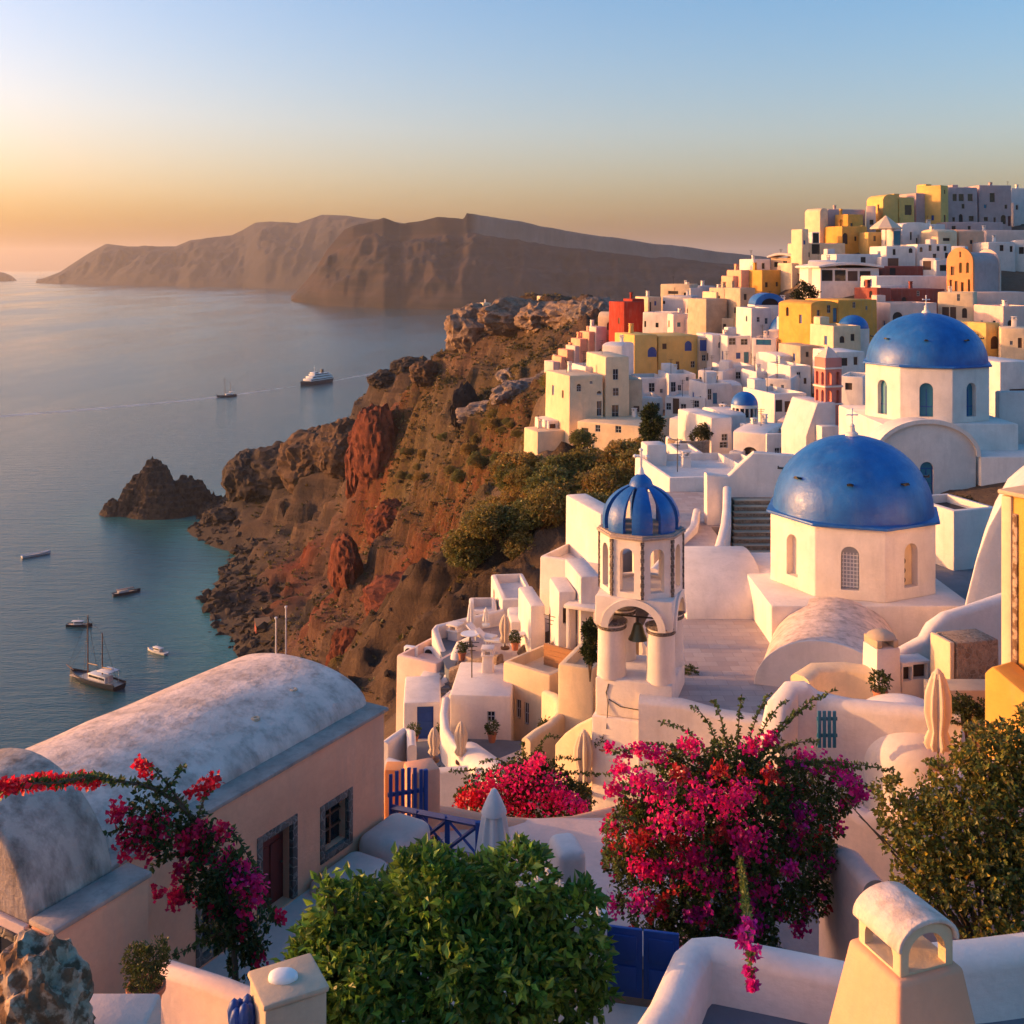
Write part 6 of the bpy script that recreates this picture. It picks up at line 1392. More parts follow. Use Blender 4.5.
def big_bougainvillea():
    D = 21.5; rng = np.random.default_rng(12); S_ = D/F; V3 = lambda x, y, d=D: tuple(P(x, y, d))
    lob = []
    for x, y, r, dd in ((735,812,60,0),(680,822,50,-.2),(800,815,44,.4),(640,840,38,-.3),(700,860,70,-.4),(770,850,64,0),(650,890,36,-.5),(730,910,52,-.5),(800,880,40,.4),(690,780,36,.2),(770,775,36,.3),(730,765,28,.3),(830,790,28,.8),(640,800,24,-.2),(750,950,30,-.6),(690,920,34,-.5),(620,860,16,-.3),(850,790,16,1)):
        lob.append(V3(x, y, D+dd) + (r*S_, r*S_*.9, r*S_))
    top = V3(735, 790)
    sh = [([V3(735,960,21.6), V3(738,880), V3(735,800), top], .07)]
    for e in ((660,722),(640,745),(612,752),(604,775),(690,705),(712,700),(742,695),(772,692),(790,700),(815,705),(836,690),(820,742),(880,790),(862,770),(895,770)):
        x, y = e; sh.append(([top, V3((735+x)/2, min(760, (770+y)/2 - 6), D), V3(x*.75+735*.25, y*.8+760*.2-4, D), V3(x, y, D)], .016))
    sh.append(([V3(738,850,D-1), V3(744,885,18.5), V3(748,925,14.6), V3(751,960,13.9), V3(752,988,13.8)], .012))
    for e in ((690,965),(618,880),(606,868)):
        x, y = e; sh.append(([V3((740+x)/2, 840, D-.8), V3(x, y-60, D-1.1), V3(x, y, D-1.0)], .012))
    cl = []
    big = ((700,795,22,MAG),(726,803,24,MAG),(745,790,18,MAG),(660,790,20,MAG),(665,820,24,MAG),(690,822,18,MAG),(745,835,22,MAG),(748,848,22,MAG),(800,815,18,PUR),(797,835,20,PUR),(640,780,18,MAG),(620,770,14,MAG),(614,790,12,MAG),(655,755,14,MAG),(640,750,12,MAG),(690,745,16,MAG),(752,745,15,MAG),(770,738,12,MAG),(810,760,20,PUR),(835,768,20,PUR),(850,782,14,PUR),(862,795,12,PUR),(675,868,22,MAG),(700,858,20,MAG),(710,880,22,MAG),(655,872,16,MAG),(690,855,14,MAG),(745,905,20,PUR),(752,925,18,PUR),(735,940,16,MAG),(765,890,18,MAG),(640,840,18,ORG),(618,850,18,ORG),(640,866,14,MAG),(612,830,14,MAG),(820,865,16,PUR),(790,870,12,PUR),(615,905,16,PUR),(640,900,18,PUR),(700,915,14,PUR),(672,955,12,PUR),(800,930,12,PUR),(680,775,14,ORG),(720,770,14,ORG),(770,775,12,ORG),(660,905,12,ORG),(675,840,12,ORG),(720,835,12,ORG),(627,753,10,MAG),(610,748,8,MAG))
    for x, y, s, col in big: cl.append((V3(x, y, D - 1.35 + (.9 if y < 770 else 0) + (.9 if x > 790 or x < 630 else 0) + .2*rng.random()), s*S_*.78, int(s*7), col, (1.25, .7, 1.05)))
    pk, nk = lobe_points(lob, 420, .97, rng)
    for i, (a_, b_) in enumerate(zip(pk, nk)):
        if b_[1] > .35: continue
        cl.append((tuple(a_), (3 + 4*rng.random())*S_, 12, [MAG, ORG, ORG, CRIM, PUR, MAG][i % 6], (1, 1, 1)))
    for x, y, s_, d_ in ((748,925,8,14.7),(745,940,10,14.3),(752,952,9,14.1),(750,972,6,13.9),(753,985,4,13.8)): cl.append((V3(x, y, d_), s_*d_/F, 60, PUR, (1, 1, 1)))
    bougainvillea('big magenta bougainvillea bush in front of the white humped wall', P(735, 985, 21.6), lob, 7000, cl, sh, rng, (.080, .105, .022), .085, .080)
big_bougainvillea()
def mid_bougainvillea():
    D = 35.5; rng = np.random.default_rng(15); S_ = D/F; V3 = lambda x, y, d=D: tuple(P(x, y, d))
    lob = [V3(x, y, D) + (r*S_, r*S_, r*S_*.8) for x, y, r in ((500,795,30),(540,790,34),(570,800,24),(475,800,20),(525,775,24))]
    c0 = V3(525, 800); sh = [([c0, V3((525+x)/2, y-4), V3(x, y)], .012) for x, y in ((450,772),(462,778),(480,762),(560,738),(545,752),(580,760),(600,775),(522,745),(590,790),(497,765),(548,835))]
    cl = [(V3(x, y, D-.8), s*S_*1.1, int(s*9), col, (1, 1, .8)) for x, y, s, col in ((470,795,14,RED),(490,785,18,CRIM),(510,778,18,MAG),(530,770,14,MAG),(480,802,14,RED),(505,800,20,CRIM),(528,792,20,MAG),(550,785,18,MAG),(545,802,20,MAG),(568,802,16,PUR),(580,806,10,PUR),(520,808,18,CRIM),(540,760,9,MAG),(560,795,14,MAG),(462,803,9,RED))]
    bougainvillea('middle crimson bougainvillea bush above the curved peach parapet', P(525, 825, D), lob, 1500, cl, sh, rng, (.06, .085, .018), .11, .11)
mid_bougainvillea()
def right_shrub():
    c = P(985, 825, 18.5); base = Vector((c.x, c.y, 138.5)); root = empty('olive_shrub', base, 'tall olive green shrub with yellowing leaves at the right edge', 'shrub'); o = np.array(c-base); rng = np.random.default_rng(21)
    lob = [(dx+o[0], dy+o[1], dz+o[2], r, r, r*.85) for dx, dy, dz, r in ((0,0,0,1.1),(-.9,0,-.3,.8),(.9,.1,.3,1.1),(-.5,-.2,.6,.7),(.5,-.2,1.1,.8),(-1.3,0,.1,.5),(-.2,-.3,-.9,.9),(.8,0,-.9,1.0),(1.2,0,1.5,.7),(-1.0,-.1,-.9,.6),(-1.55,.2,.5,.30),(.1,0,1.2,.6))]
    p, n = lobe_points(lob, 3800, .35, rng); q, ax, nr, sz = rosettes(p, n, 6, .09, rng, 1.3)
    t = tints(len(q), (.135, .140, .028), .45, rng, .15); y = rng.random(len(q)) < .22; t[y] = t[y]*np.array([2.2, 1.5, .9]); leaves('crown', q, ax, nr, sz, t, M['leaf'], root, .7)
    limbs(root, (0, 0, -.3), [l[:3] for l in lob] + [(l[0]*1.5-.3, l[1]-.4, l[2]+.25) for l in lob], .035, 'branch')
right_shrub()
def pot_plant():
    p = P(146, 1016, 13.5); root = empty('potted_plant', p, 'small yellow green bush in a terracotta pot by the plastered wall', 'plant'); b = MB(); b.lathe([(.15, 0), (.20, .30), (.235, .31), (.235, .38), (.20, .38), (.19, .33), (0, .33)], 24); b.build('pot', M['terracotta'], root)
    rng = np.random.default_rng(31); lob = [(0, 0, .55, .26, .26, .24), (.1, 0, .72, .18, .18, .2), (-.12, 0, .68, .15, .15, .2)]; pp, n = lobe_points(lob, 260, .4, rng); q, ax, nr, sz = rosettes(pp, n, 6, .055, rng, 1.2); leaves('foliage', q, ax, nr, sz, tints(len(q), (.075, .085, .02), .4, rng, .15), M['leaf'], root, .45)
    limbs(root, (0, 0, .3), [l[:3] for l in lob], .015, 'stem')
pot_plant()
def simple_tree(px, py, D, rx, rz, label, base_py, col=(.045, .06, .018), N=500, leaf=.36, name='tree', cat='tree', seed=1, group=None):
    c = P(px, py, D); b = P(px, base_py, D); root = empty(name, b, label, cat, group); rng = np.random.default_rng(seed); o = np.array(c-b); S_ = D/F
    lob = [(l[0]+o[0], l[1]+o[1], l[2]+o[2]) + tuple(l[3:]) for l in bumpy_lobes((rx*S_, rx*S_, rz*S_), 9, rx*S_*.45, rng, -.9)]
    p, n = lobe_points(lob, N, .6, rng); q, ax, nr, sz = rosettes(p, n, 6, leaf, rng); leaves('crown', q, ax, nr, sz, tints(len(q), col, .4, rng, .15), M['leaf'], root, .5); limbs(root, (0, 0, -1), [l[:3] for l in lob[::2]], rx*S_*.09)
    return root
simple_tree(652, 424, 121, 12, 20, 'round dark green tree between the cream basement house and white rows', 452, N=700, leaf=.34, seed=3)
simple_tree(806, 298, 190, 13, 18, 'dark green tree on the hillside beside the ochre arched house', 322, (.03, .04, .014), 600, .42, seed=4)
simple_tree(794, 309, 192, 9, 10, 'smaller olive tree left of the dark green hillside tree', 322, (.06, .06, .02), 300, .4, seed=5)
simple_tree(590, 642, 51, 8, 30, 'dark leafy climber beside the left pillar of the belfry', 660, (.03, .045, .012), 600, .14, 'climbing_plant', 'plant', 6)
simple_tree(430, 855, 27.5, 26, 16, 'olive green shrub behind the blue railing', 880, (.05, .06, .016), 500, .10, 'shrub', 'shrub', 7)
simple_tree(656, 462, 104, 16, 12, 'loose brown green bush below the round dark green tree', 476, (.06, .055, .02), 420, .28, 'shrub', 'shrub', 8)
simple_tree(700, 433, 117, 11, 6, 'low green shrubs on top of the round stone wall', 438, (.045, .055, .02), 260, .26, 'shrub', 'shrub', 9)
simple_tree(993, 376, 140, 8, 18, 'dark garden bush right of the rear blue dome', 398, (.035, .045, .014), 360, .3, 'shrub', 'shrub', 10)
simple_tree(962, 503, 66, 13, 6, 'small dark bush with red leaves beside the white planting bed', 512, (.07, .05, .02), 260, .14, 'shrub', 'shrub', 11)
simple_tree(958, 530, 61.5, 9, 5, 'dry reddish plant inside the white planting bed', 537, (.10, .05, .03), 200, .12, 'shrub', 'shrub', 12)
simple_tree(470, 684, 61.6, 12, 9, 'yellow green bush on the rough stone terrace wall', 700, (.08, .075, .02), 260, .14, 'shrub', 'shrub', 13)
False and simple_tree(578, 686, 51, 9, 7, 'dry red leaved plant on the sunlit ledge beside the belfry', 692, (.10, .06, .03), 160, .11, 'shrub', 'shrub', 14)
simple_tree(325, 716, 118, 0.1+9, 7, 'olive bush on the slope behind the long barrel roof', 722, (.06, .07, .02), 240, .3, 'shrub', 'shrub', 15) if False else None
simple_tree(970, 712, 33, 22, 9, 'low green hedge at the foot of the yellow building', 726, (.05, .065, .018), 420, .10, 'hedge', 'hedge', 16)
simple_tree(327, 752, 50, 7, 6, 'potted bush beside the left courtyard parasol', 766, (.05, .05, .02), 120, .12, 'shrub', 'shrub', 17) if False else None
simple_tree(434, 772, 50, 6, 5, 'dark potted bush beside the left courtyard parasol', 782, (.04, .045, .018), 140, .12, 'shrub', 'shrub', 18)

for k_, (px_, py_, D_, lb_) in enumerate(((492,742,55.5,'below the small square window'),(440,744,56.5,'right of the bright blue door'),(414,744,57,'left of the bright blue door'),(515,650,62,'at the foot of the beige cafe parasol'),(545,742,51.5,'at the foot of the sweeping cream wall'),(603,758,44,'at the foot of the belfry pedestal'),(462,660,63.5,'at the top of the narrow grey steps'),(690,690,47,'on the square beside the belfry'),(880,704,36,'by the slim white chimney block'))):
    def potted(px=px_, py=py_, D=D_, lb=lb_, k=k_):
        p = P(px, py, D); root = empty('potted_plant', p, 'small green plant in a terracotta pot ' + lb, 'plant', 'pots on the terraces'); b = MB(); b.lathe([(.16, 0), (.22, .36), (.25, .38), (.25, .44), (.0, .42)], 14); b.build('pot', M['terracotta'], root)
        rng = np.random.default_rng(100+k); pp, n = lobe_points([(0, 0, .72, .3, .3, .34)], 70, .3, rng); q, ax, nr, sz = rosettes(pp, n, 5, .13, rng); leaves('foliage', q, ax, nr, sz, tints(len(q), (.06, .08, .022), .4, rng, .15), M['leaf'], root, .5)
    potted()
# shrubs one can count on the slope, then the scrub nobody could
def th(x, y): return float(terrain_height(np.array([x]), np.array([y]))[0])
def slope_shrubs():
    rng = np.random.default_rng(44); protos = []
    for k in range(3):
        lob = bumpy_lobes((1.7, 1.7, 1.3), 8, .8, rng, -.2); p, n = lobe_points(lob, 900, .6, rng); q, ax, nr, sz = rosettes(p, n, 5, .22, rng)
        col = ((.23, .18, .045), (.33, .215, .055), (.17, .165, .045))[k]; o = leaves('shrub', q, ax, nr, sz, tints(len(q), col, .4, rng, .15), M['leaf'], None, .6); protos.append(o)
    spots = []
    def fill(n, x0, x1, y0, y1, lo, hi, slant=0.0):
        for _ in range(n):
            u = rng.random(); spots.append((x0 + (x1-x0)*u, y0 + (y1-y0)*rng.random() + slant*(u-.5), rng.uniform(lo, hi)))
    fill(44, 505, 640, 455, 520, .7, 1.5, 10); fill(24, 470, 560, 500, 575, .6, 1.4, -30); fill(22, 560, 625, 372, 416, .8, 1.5, -30); fill(16, 440, 530, 585, 630, .6, 1.2, -20); fill(14, 355, 420, 650, 705, .6, 1.2, -20); fill(20, 480, 560, 400, 470, .8, 1.6, -30); fill(14, 400, 480, 430, 520, .9, 1.7, 0)
    dd = np.geomspace(70, 760, 420); i = -1
    for px, py, s in spots:
        X_ = (px-512)/F*dd; Z_ = H - (py-HY)/F*dd; hit = np.nonzero(terrain_height(X_, dd) >= Z_)[0]
        if not len(hit): continue
        D = dd[hit[0]]; x, y = X_[hit[0]], D
        if D < 95 or np.min(np.hypot(TOWNXY[:, 0]-x, TOWNXY[:, 1]-y)) < 3.5: continue
        i += 1; o = protos[i % 3] if i < 3 else protos[i % 3].copy()
        if i >= 3: COL.objects.link(o)
        o.location = (x, y, th(x, y) + .35*s); o.scale = (s, s, s*rng.uniform(.75, 1.05)); o.rotation_euler = (0, 0, rng.uniform(0, 6))
        tag(o, 'rounded olive brown shrub on the open slope left of the town', 'shrub', 'rounded shrubs on the open slope')
slope_shrubs()
def sampler(N, rng, cond):
    X, Y, Z, wild, grass, red, slope = GRID; n0, n1 = X.shape
    D = np.hypot(X, Y); cell = np.gradient(Y, axis=0)*np.gradient(X, axis=1); w = np.abs(cell)*cond(X, Y, Z, wild, grass)/np.maximum(D, 60)**1.2; w[:, -1] = 0; w[-1] = 0; k = rng.choice(w.size, N, p=(w/w.sum()).ravel()); i, j = k//n1, k % n1
    u, v = rng.random(N), rng.random(N); mixf = lambda A: (A[i, j]*(1-u)*(1-v) + A[i+1, j]*u*(1-v) + A[i, j+1]*(1-u)*v + A[i+1, j+1]*u*v)
    return np.stack([mixf(X), mixf(Y), mixf(Z)], -1)
def scrub():
    rng = np.random.default_rng(61)
    p = sampler(26000, rng, lambda X, Y, Z, w, g: np.clip(w-.2, 0, 1)*(Z > 5)*(.25 + g)*(.4 + np.clip(fbm(X/30, Y/30, 0, 3, 71)*3, 0, 2)))
    k = 7; s = rng.uniform(.3, 1.0, len(p))*np.clip(np.hypot(p[:, 0], p[:, 1])/330, .55, 1.5); q = np.repeat(p, k, 0); sr = np.repeat(s, k); d = unit(rng.normal(size=(len(q), 3))*np.array([1, 1, .6]) + np.array([0, 0, .6]))
    base = np.array([(.07, .066, .022), (.14, .10, .032), (.20, .14, .05), (.05, .05, .018)])[rng.integers(0, 4, len(p))]
    t = np.repeat(base, k, 0)*(.7 + .6*rng.random((len(q), 1)))
    tag(leaves('scrub', q + d*sr[:, None]*.15, d, rng.normal(size=(len(q), 3)), sr, t, M['leaf'], None, .7), kind='stuff')
    p = sampler(3000, rng, lambda X, Y, Z, w, g: np.clip(w-.2, 0, 1)*((Z > -2) & (Z < 9))*3.0 + np.clip(w-.3, 0, 1)*.12*(Z > 5)); b = bmesh.new(); bmesh.ops.create_icosphere(b, subdivisions=1, radius=1); A = np.array([v.co[:] for v in b.verts]); T = np.array([[v.index for v in f.verts] for f in b.faces]); b.free()
    s = rng.uniform(.4, 2.0, len(p))*np.where(p[:, 2] < 9, 1.2, .55)*np.clip(p[:, 1]/300, .25, 1); V = p[:, None] + A[None]*s[:, None, None]*(1 + .45*rng.normal(size=(len(p), len(A), 1)))*np.array([1, 1, .7]); Fs = (T[None] + (np.arange(len(p))*len(A))[:, None, None]).reshape(-1, 3)
    tag(npmesh('boulders', V.reshape(-1, 3), Fs, M['basalt']), kind='stuff')
def rockmat(name, a, b, sc):
    m, nt, p = newmat(name); g = posn(nt); n = noise(nt, g, sc, 10, .72); col = mix(nt, ramp(nt, n, [(.35, 0), (.65, 1)]), a, b); nt.links.new(col, p.inputs['Base Color']); p.inputs['Roughness'].default_value = .95; p.inputs['Specular IOR Level'].default_value = .15
    bump(nt, p, n, 1.0, 1.0); return m
M['basalt'] = rockmat('dark_basalt', (.022, .018, .016), (.085, .062, .048), .35); M['redrock'] = rockmat('red_scoria', (.06, .017, .011), (.19, .055, .030), .3); M['brownrock'] = rockmat('brown_rock', (.045, .028, .019), (.15, .090, .055), .3); M['taupe'] = rockmat('taupe_rock', (.12, .078, .054), (.34, .235, .165), .35); M['greyrock'] = rockmat('pale_rock', (.11, .085, .070), (.32, .24, .19), .4)
scrub()
def islet():
    x0 = PZ(162, 512, 0); X, Y = np.meshgrid(np.linspace(-52, 52, 150), np.linspace(-40, 40, 120)); z = np.full(X.shape, -9.0)
    for cx, cy, r, ry, hh in ((-5,2,15,14,27),(-17,0,10,11,17),(14,4,16,11,17),(-27,-3,8,8,7),(27,2,11,8,7),(1,-6,17,12,15),(-12,6,11,12,22)): z = np.maximum(z, hh*(1.1-((X-cx)/r)**2*.75-((Y-cy)/ry)**2*.75))
    z = z + np.clip((z+6)/10, 0, 1)*(6.0*fbm(X/13, Y/13, 0, 6, 91, True) + 3*fbm(X/4, Y/4, z/9, 4, 92, True) - 1.5)
    z = np.where(z > 2, 2 + (z-2)//3.2*3.2*.55 + (z-2)*.45, z)
    o = npmesh('rock_islet', np.stack([X + x0.x, Y + x0.y, np.maximum(z, -9)], -1).reshape(-1, 3), gridfaces(*X.shape), M['basalt'], None, False); tag(o, kind='structure')
islet()
def outcrops():
    for px, py, D, r, m, seed, nm in ((266,476,655,(8,8,7),'basalt',1,'rock_outcrop'),(252,502,645,(20,14,14),'basalt',2,'rock_outcrop'),(283,492,640,(24,18,15),'basalt',3,'rock_outcrop'),(222,533,622,(10,9,5),'basalt',4,'rock_outcrop'),(318,500,612,(20,18,16),'brownrock',5,'rock_outcrop'),(345,490,590,(14,14,14),'brownrock',6,'rock_outcrop'),
        (366,478,520,(8,14,22),'redrock',7,'red_cliff'),(377,508,505,(8,11,18),'redrock',8,'red_cliff'),(371,450,535,(8,11,13),'redrock',9,'red_cliff'),(392,545,450,(9,9,9),'redrock',10,'red_cliff'),(345,597,380,(4.5,8,10),'redrock',11,'red_cliff'),(352,628,345,(4.5,7,11),'redrock',12,'red_cliff'),(410,587,340,(20,12,6),'redrock',30,'red_cliff'),
        (464,428,395,(2.5,5,8),'basalt',13,'rock_outcrop'),(490,420,385,(10,6,4),'greyrock',14,'rock_outcrop'),(515,414,360,(8,6,4),'greyrock',15,'rock_outcrop'),(475,345,500,(11,12,11),'taupe',16,'rock_outcrop'),(468,332,512,(7,8,7),'taupe',17,'rock_outcrop'),(520,322,470,(16,9,7),'taupe',18,'rock_outcrop'),(545,314,455,(14,10,6),'taupe',19,'rock_outcrop'),(575,312,440,(12,9,6),'taupe',20,'rock_outcrop'),(596,300,425,(9,7,6),'greyrock',21,'rock_outcrop'),(508,318,480,(8,8,6),'taupe',22,'rock_outcrop'),
        (512,384,400,(7,5,2.5),'greyrock',23,'rock_outcrop'),(540,380,370,(9,5,2.2),'greyrock',24,'rock_outcrop'),(560,374,350,(7,4,2),'greyrock',25,'rock_outcrop'),(425,400,505,(7,6,5),'brownrock',26,'rock_outcrop'),(300,470,648,(7,7,6),'basalt',27,'rock_outcrop'),(410,375,592,(9,7,5),'basalt',28,'rock_outcrop'),(385,388,612,(10,8,5),'basalt',29,'rock_outcrop')):
        q = P(px, py, D); o = rock_mesh(nm, (q.x, q.y, th(q.x, q.y) + r[2]*.05), r, seed*1.7, M[m], .34, 1.5, 5); o.rotation_euler = (0, 0, seed*.9); tag(o, kind='structure')
outcrops()

# ---------------------------------------------------------------- boats
def hull_mb(L, B, Hh, n=18, sheer=.25, m0=None):
    b = bmesh.new(); rows = []
    for i in range(n+1):
        u = i/n; x = -L/2 + L*u; w = B/2*(1-max(0, (u-.45)/.55)**2.2)*(.80 + .20*min(1, u/.25)); s = 1 + sheer*(2*u-1)**2*(1.3 if u > .5 else .6)
        rows.append([b.verts.new((x + (.06*L*(u-.5) if k > 2 else 0)*.6, w*f*sg, Hh*(z if z < 0 else z*s))) for k, (f, z, sg) in enumerate(((.05, -.5, 1), (.7, -.15, 1), (.92, .3, 1), (1.0, 1.0, 1), (.94, 1.0, 1), (.93, .72, 1), (.93, .72, -1), (.94, 1.0, -1), (1.0, 1.0, -1), (.92, .3, -1), (.7, -.15, -1), (.05, -.5, -1)))])
    for A, B_ in zip(rows[:-1], rows[1:]):
        for k in range(12): b.faces.new([A[k], A[(k+1) % 12], B_[(k+1) % 12], B_[k]])
    b.faces.new(rows[0][::-1]); b.faces.new(rows[-1]); bmesh.ops.recalc_face_normals(b, faces=list(b.faces)); mb = MB(); mb._join(b); return mb
M['navy'] = plain('dark_hull_paint', (.02, .028, .045), .35); M['hullwhite'] = plain('white_hull_paint', (.62, .62, .62), .35); M['hullbrown'] = plain('varnished_hull', (.14, .055, .03), .4)
def boat(name, px0, py0, px1, py1, label, cat, kind, hullm='hullwhite', group=None):
    """bow at (px0, py0), stern at (px1, py1), both on the water"""
    a = PZ(px0, py0, 0); e = PZ(px1, py1, 0); c = (a+e)/2; d = a-e; L = d.length; root = empty(name, (c.x, c.y, 0), label, cat, group, math.atan2(d.y, d.x)); B = L*(.26 if kind != 'ferry' else .22); Hh = L*(.085 if kind != 'ferry' else .075)
    hull_mb(L, B, Hh).build('hull', M[hullm], root, 40)
    if kind == 'gulet' or kind == 'yacht':
        b = MB(); b.box(-L*.30, L*.06, -B*.26, B*.26, Hh*.72, Hh*1.75, .12); b.build('cabin', M['hullwhite'], root); b = MB(); b.box(-L*.28, L*.04, -B*.265, -B*.262, Hh*1.2, Hh*1.55); b.box(-L*.28, L*.04, B*.262, B*.265, Hh*1.2, Hh*1.55); b.build('window', M['glass'], root)
        b = MB(); b.box(-L*.40, -L*.16, -B*.36, B*.36, Hh*2.6, Hh*2.72, .03); [b.cyl((x*L, y*B, Hh*.8), (x*L, y*B, Hh*2.6), .05, n=6) for x in (-.39, -.18) for y in (-.33, .33)]; b.build('awning', M['whitecanvas'], root)
        for x, hh in ((.14, .92), (-.16, .72)) if kind == 'gulet' else ((.08, 1.0), (-.2, .7)):
            b = MB(); b.cyl((x*L, 0, Hh*.7), (x*L, 0, hh*L), .016*L*.6, .006*L, 8); b.cyl((x*L, 0, Hh*2.9), (x*L - L*.2, 0, Hh*3.0), .008*L, n=6); b.build('mast', M['hullbrown'], root)
        b = MB()
        for p0, p1 in (((.14*L, 0, .9*L), (.56*L, 0, Hh*1.5)), ((.14*L, 0, .6*L), (.5*L, 0, Hh*1.4)), ((.14*L, 0, .9*L), (.08*L, B*.45, Hh)), ((.14*L, 0, .9*L), (.08*L, -B*.45, Hh)), ((-.16*L, 0, .7*L), (-.48*L, 0, Hh)), ((-.16*L, 0, .7*L), (.14*L, 0, .9*L))): b.cyl(p0, p1, .0022*L, n=4)
        b.build('rigging', M['iron'], root); b = MB(); b.tube([(L*.44, 0, Hh*1.1), (L*.60, 0, Hh*1.7)], [.012*L, .006*L], 6); b.build('bowsprit', M['hullbrown'], root)
        b = MB(); b.box(-L*.47, L*.40, -B*.40, B*.40, Hh*.725, Hh*.78); b.build('deck', M['canvas'], root)
    elif kind == 'ferry':
        for k, (x0, x1, w, z0, z1) in enumerate(((-.47, .30, .47, 1.0, 1.682), (-.44, .22, .42, 1.694, 2.302), (-.36, .14, .36, 2.314, 2.86), (-.02, .12, .30, 2.872, 3.356))):
            b = MB(); b.box(x0*L, x1*L, -w*B, w*B, z0*Hh, z1*Hh, .25); q = b.build('deckhouse', M['hullwhite'], root)
            b = MB()
            for sg in (-1, 1):
                b.box((x0+.02)*L, (x1-.02)*L, sg*w*B-.05, sg*w*B+.05, (z0+.25)*Hh, (z0+.5)*Hh)
            b.build('window', M['glass'], q)
        b = MB(); b.lathe([(L*.035, 0), (L*.032, Hh*1.0), (0, Hh*1.0)], 12, (-.22*L, 0, 2.86*Hh)); b.build('funnel', M['navy'], root); b = MB(); b.cyl((.05*L, 0, 3.3*Hh), (.05*L, 0, 5.2*Hh), .25, .1); b.cyl((.05*L, -1.6, 4.6*Hh), (.05*L, 1.6, 4.6*Hh), .1); b.build('mast', M['hullwhite'], root)
    else:
        b = MB(); b.box(-L*.45, L*.36, -B*.38, B*.38, Hh*.725, Hh*.80); b.build('deck', M['canvas'], root)
        if kind == 'long':
            b = MB(); b.box(-L*.36, L*.26, -B*.34, B*.34, Hh*2.1, Hh*2.25, .05); [b.cyl((x*L, y*B, Hh*.8), (x*L, y*B, Hh*2.1), .06, n=6) for x in (-.34, -.05, .24) for y in (-.3, .3)]; b.build('awning', M['hullbrown'], root); b = MB(); b.box(-L*.32, L*.05, -B*.25, B*.25, Hh*.8, Hh*1.6, .05); b.build('cabin', M['hullwhite'], root)
        elif kind == 'cabin':
            b = MB(); b.box(-L*.22, L*.12, -B*.28, B*.28, Hh*.8, Hh*2.3, .06); cb = b.build('cabin', M['hullwhite'], root); b = MB(); b.box(-L*.18, L*.123, -B*.285, B*.285, Hh*1.5, Hh*2.0); b.build('window', M['glass'], cb); b = MB(); b.box(-L*.30, L*.16, -B*.34, B*.34, Hh*2.31, Hh*2.42, .02); b.build('roof', M['whitecanvas'], root); b = MB(); b.cyl((-L*.05, 0, Hh*2.4), (-L*.05, 0, Hh*4.2), .05, .03); b.build('mast', M['hullwhite'], root)
    return root
boat('sailing_ship', 71, 676, 119, 690, 'large two masted white sailing boat anchored nearest the shore', 'boat', 'gulet', 'navy')
boat('passenger_ferry', 301, 386, 330, 381.5, 'white passenger ferry trailing a long wake across the bay', 'ferry', 'ferry', 'navy')
boat('sailing_yacht', 217, 397.5, 236, 396, 'distant two masted yacht with a dark hull left of the ferry', 'boat', 'yacht', 'navy')
boat('excursion_boat', 140, 591, 113, 596, 'long brown roofed excursion boat between the islet and the sailing boat', 'boat', 'long', 'navy')
boat('motor_boat', 92, 626, 67, 626, 'dark hulled cabin boat just behind the large sailing boat', 'boat', 'cabin', 'navy')
boat('motor_boat', 148, 650, 166, 655, 'white cabin boat right of the large sailing boat', 'boat', 'cabin', 'hullwhite')
boat('motor_boat', 192, 679, 204, 677, 'smallest white boat close to the barrel roof', 'boat', 'cabin', 'hullwhite')
boat('open_boat', 50, 553, 22, 558, 'low pale open boat at the far left of the bay', 'boat', 'open', 'hullwhite')
boat('sailing_yacht', 37, 279.7, 46, 279.7, 'tiny sailing ship off the tip of the far island', 'boat', 'yacht', 'navy')
boat('moored_boat', 104, 512, 128, 513, 'white boat moored against the left foot of the rock islet', 'boat', 'cabin', 'hullwhite')
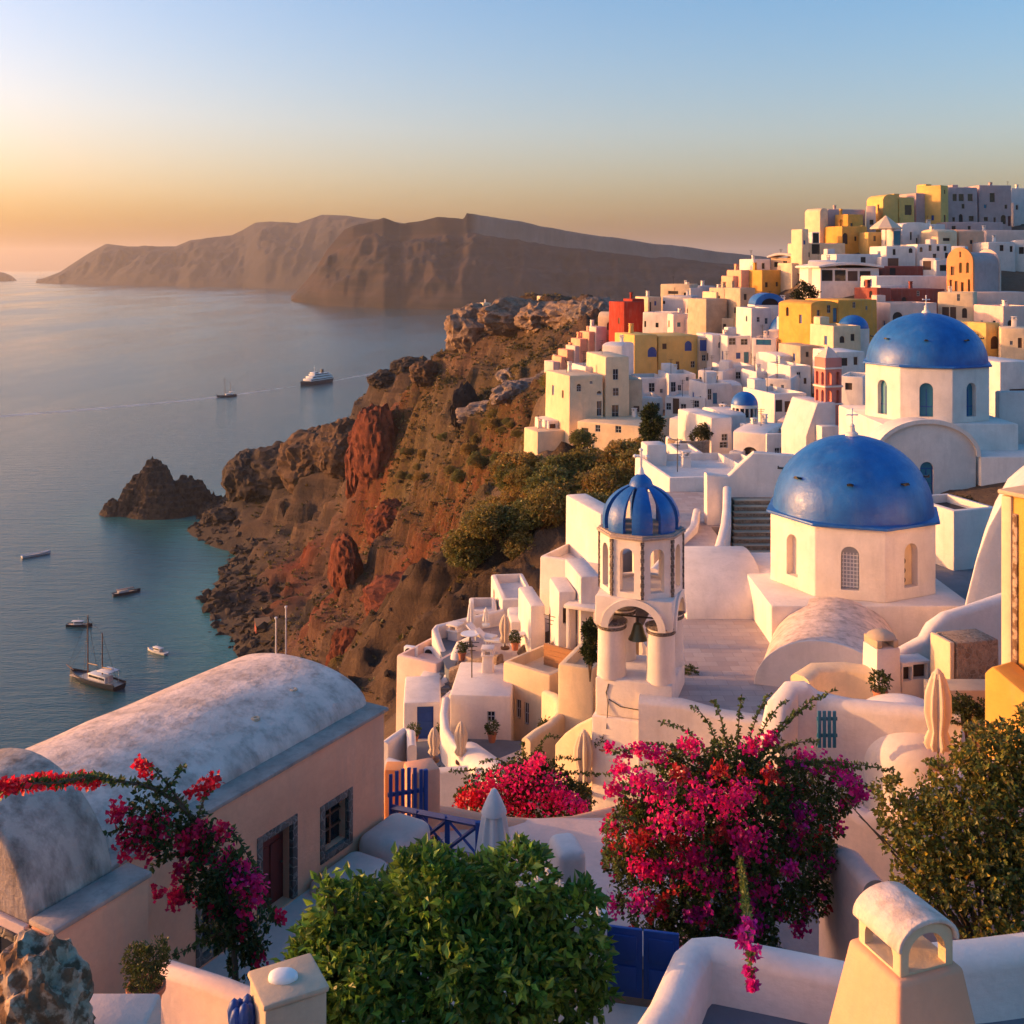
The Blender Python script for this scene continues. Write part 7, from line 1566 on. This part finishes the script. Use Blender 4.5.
def wake():
    m = bpy.data.materials.new('foam'); m.use_nodes = True; nt = m.node_tree; p = nt.nodes['Principled BSDF']; p.inputs['Base Color'].default_value = (.55, .58, .60, 1); p.inputs['Roughness'].default_value = .6
    g = posn(nt); n = noise(nt, scaled(nt, g, (.02, .1, .1)), 1, 4); tr = nt.nodes.new('ShaderNodeBsdfTransparent'); ms = nt.nodes.new('ShaderNodeMixShader'); nt.links.new(ramp(nt, n, [(.32, .22), (.7, .75)]), ms.inputs[0]); nt.links.new(tr.outputs[0], ms.inputs[1]); nt.links.new(p.outputs[0], ms.inputs[2]); nt.links.new(ms.outputs[0], nt.nodes['Material Output'].inputs['Surface'])
    for pts in ([(331,381.5,2),(345,378.5,7),(370,374,9),(400,369,10),(440,363,11)], [(296,386,2),(262,391,6),(220,397,8),(150,404,9),(80,410,10),(-10,417,11)]):
        V = []
        for x, y, w in pts: q = PZ(x, y, .05); V += [(q.x, q.y-w, .05), (q.x, q.y+w, .05)]
        i = np.arange(len(pts)-1)*2; o = npmesh('wake', V, np.stack([i, i+2, i+3, i+1], -1), m); tag(o, kind='stuff')
wake()
# ---------------------------------------------------------------- small things on the headland
for a in ((483,491,303,314,508,6,18,'cream','flat',[(486,306,488,310,'o')],'lonely cream house on the very tip of the headland'),
          (477,484,309,318,512,5,22,'peach','flat',[],'small peach cube at the outer edge of the headland'),
          (497,511,306,318,498,7,10,'beige','flat',[(500,310,502,314,'o')],'beige ruined house on the headland behind the lonely cream house'),
          (540,545,296,300,478,4,20,'cream','flat',[],'tiny sunlit cream hut on the crest of the headland')): house(a, random.Random(2))
def poles():
    for px, y0, y1, lab in ((276, 652, 619, 'shorter pale pole standing on the lower slope'), (286, 652, 608, 'taller pale pole standing on the lower slope')):
        D = 300; q = P(px, y0, D); z0 = th(q.x, q.y); b = MB(); top = P(px, y1, D).z; b.cyl((0, 0, z0-2), (0, 0, top), .28, .2, 8); b.lathe([(.4, 0), (.4, .5), (0, .6)], 8, (0, 0, top)); o = b.build('pole', M['whitepaint']); o.location = (q.x, q.y, 0); tag(o, lab, 'pole')
    q = P(263, 612, 436); root = empty('hut', (q.x, q.y, th(q.x, q.y)), 'made-up hut with an orange awning in place of a glow above the rocky shore', 'hut', rz=.4); b = MB(); b.box(-3, 3, -2, 2, -3, 3, .1); b.build('wall', M['maroon'], root); b = MB(); b.poly([(-3.4, -2.6, 3.0), (3.4, -2.6, 3.0), (3.0, 2.4, 4.6), (-3.0, 2.4, 4.6)], (0, 0, .25)); b.build('awning', M['orange'], root)  # added hut; its orange awning colour stands in for an orange glow
poles()
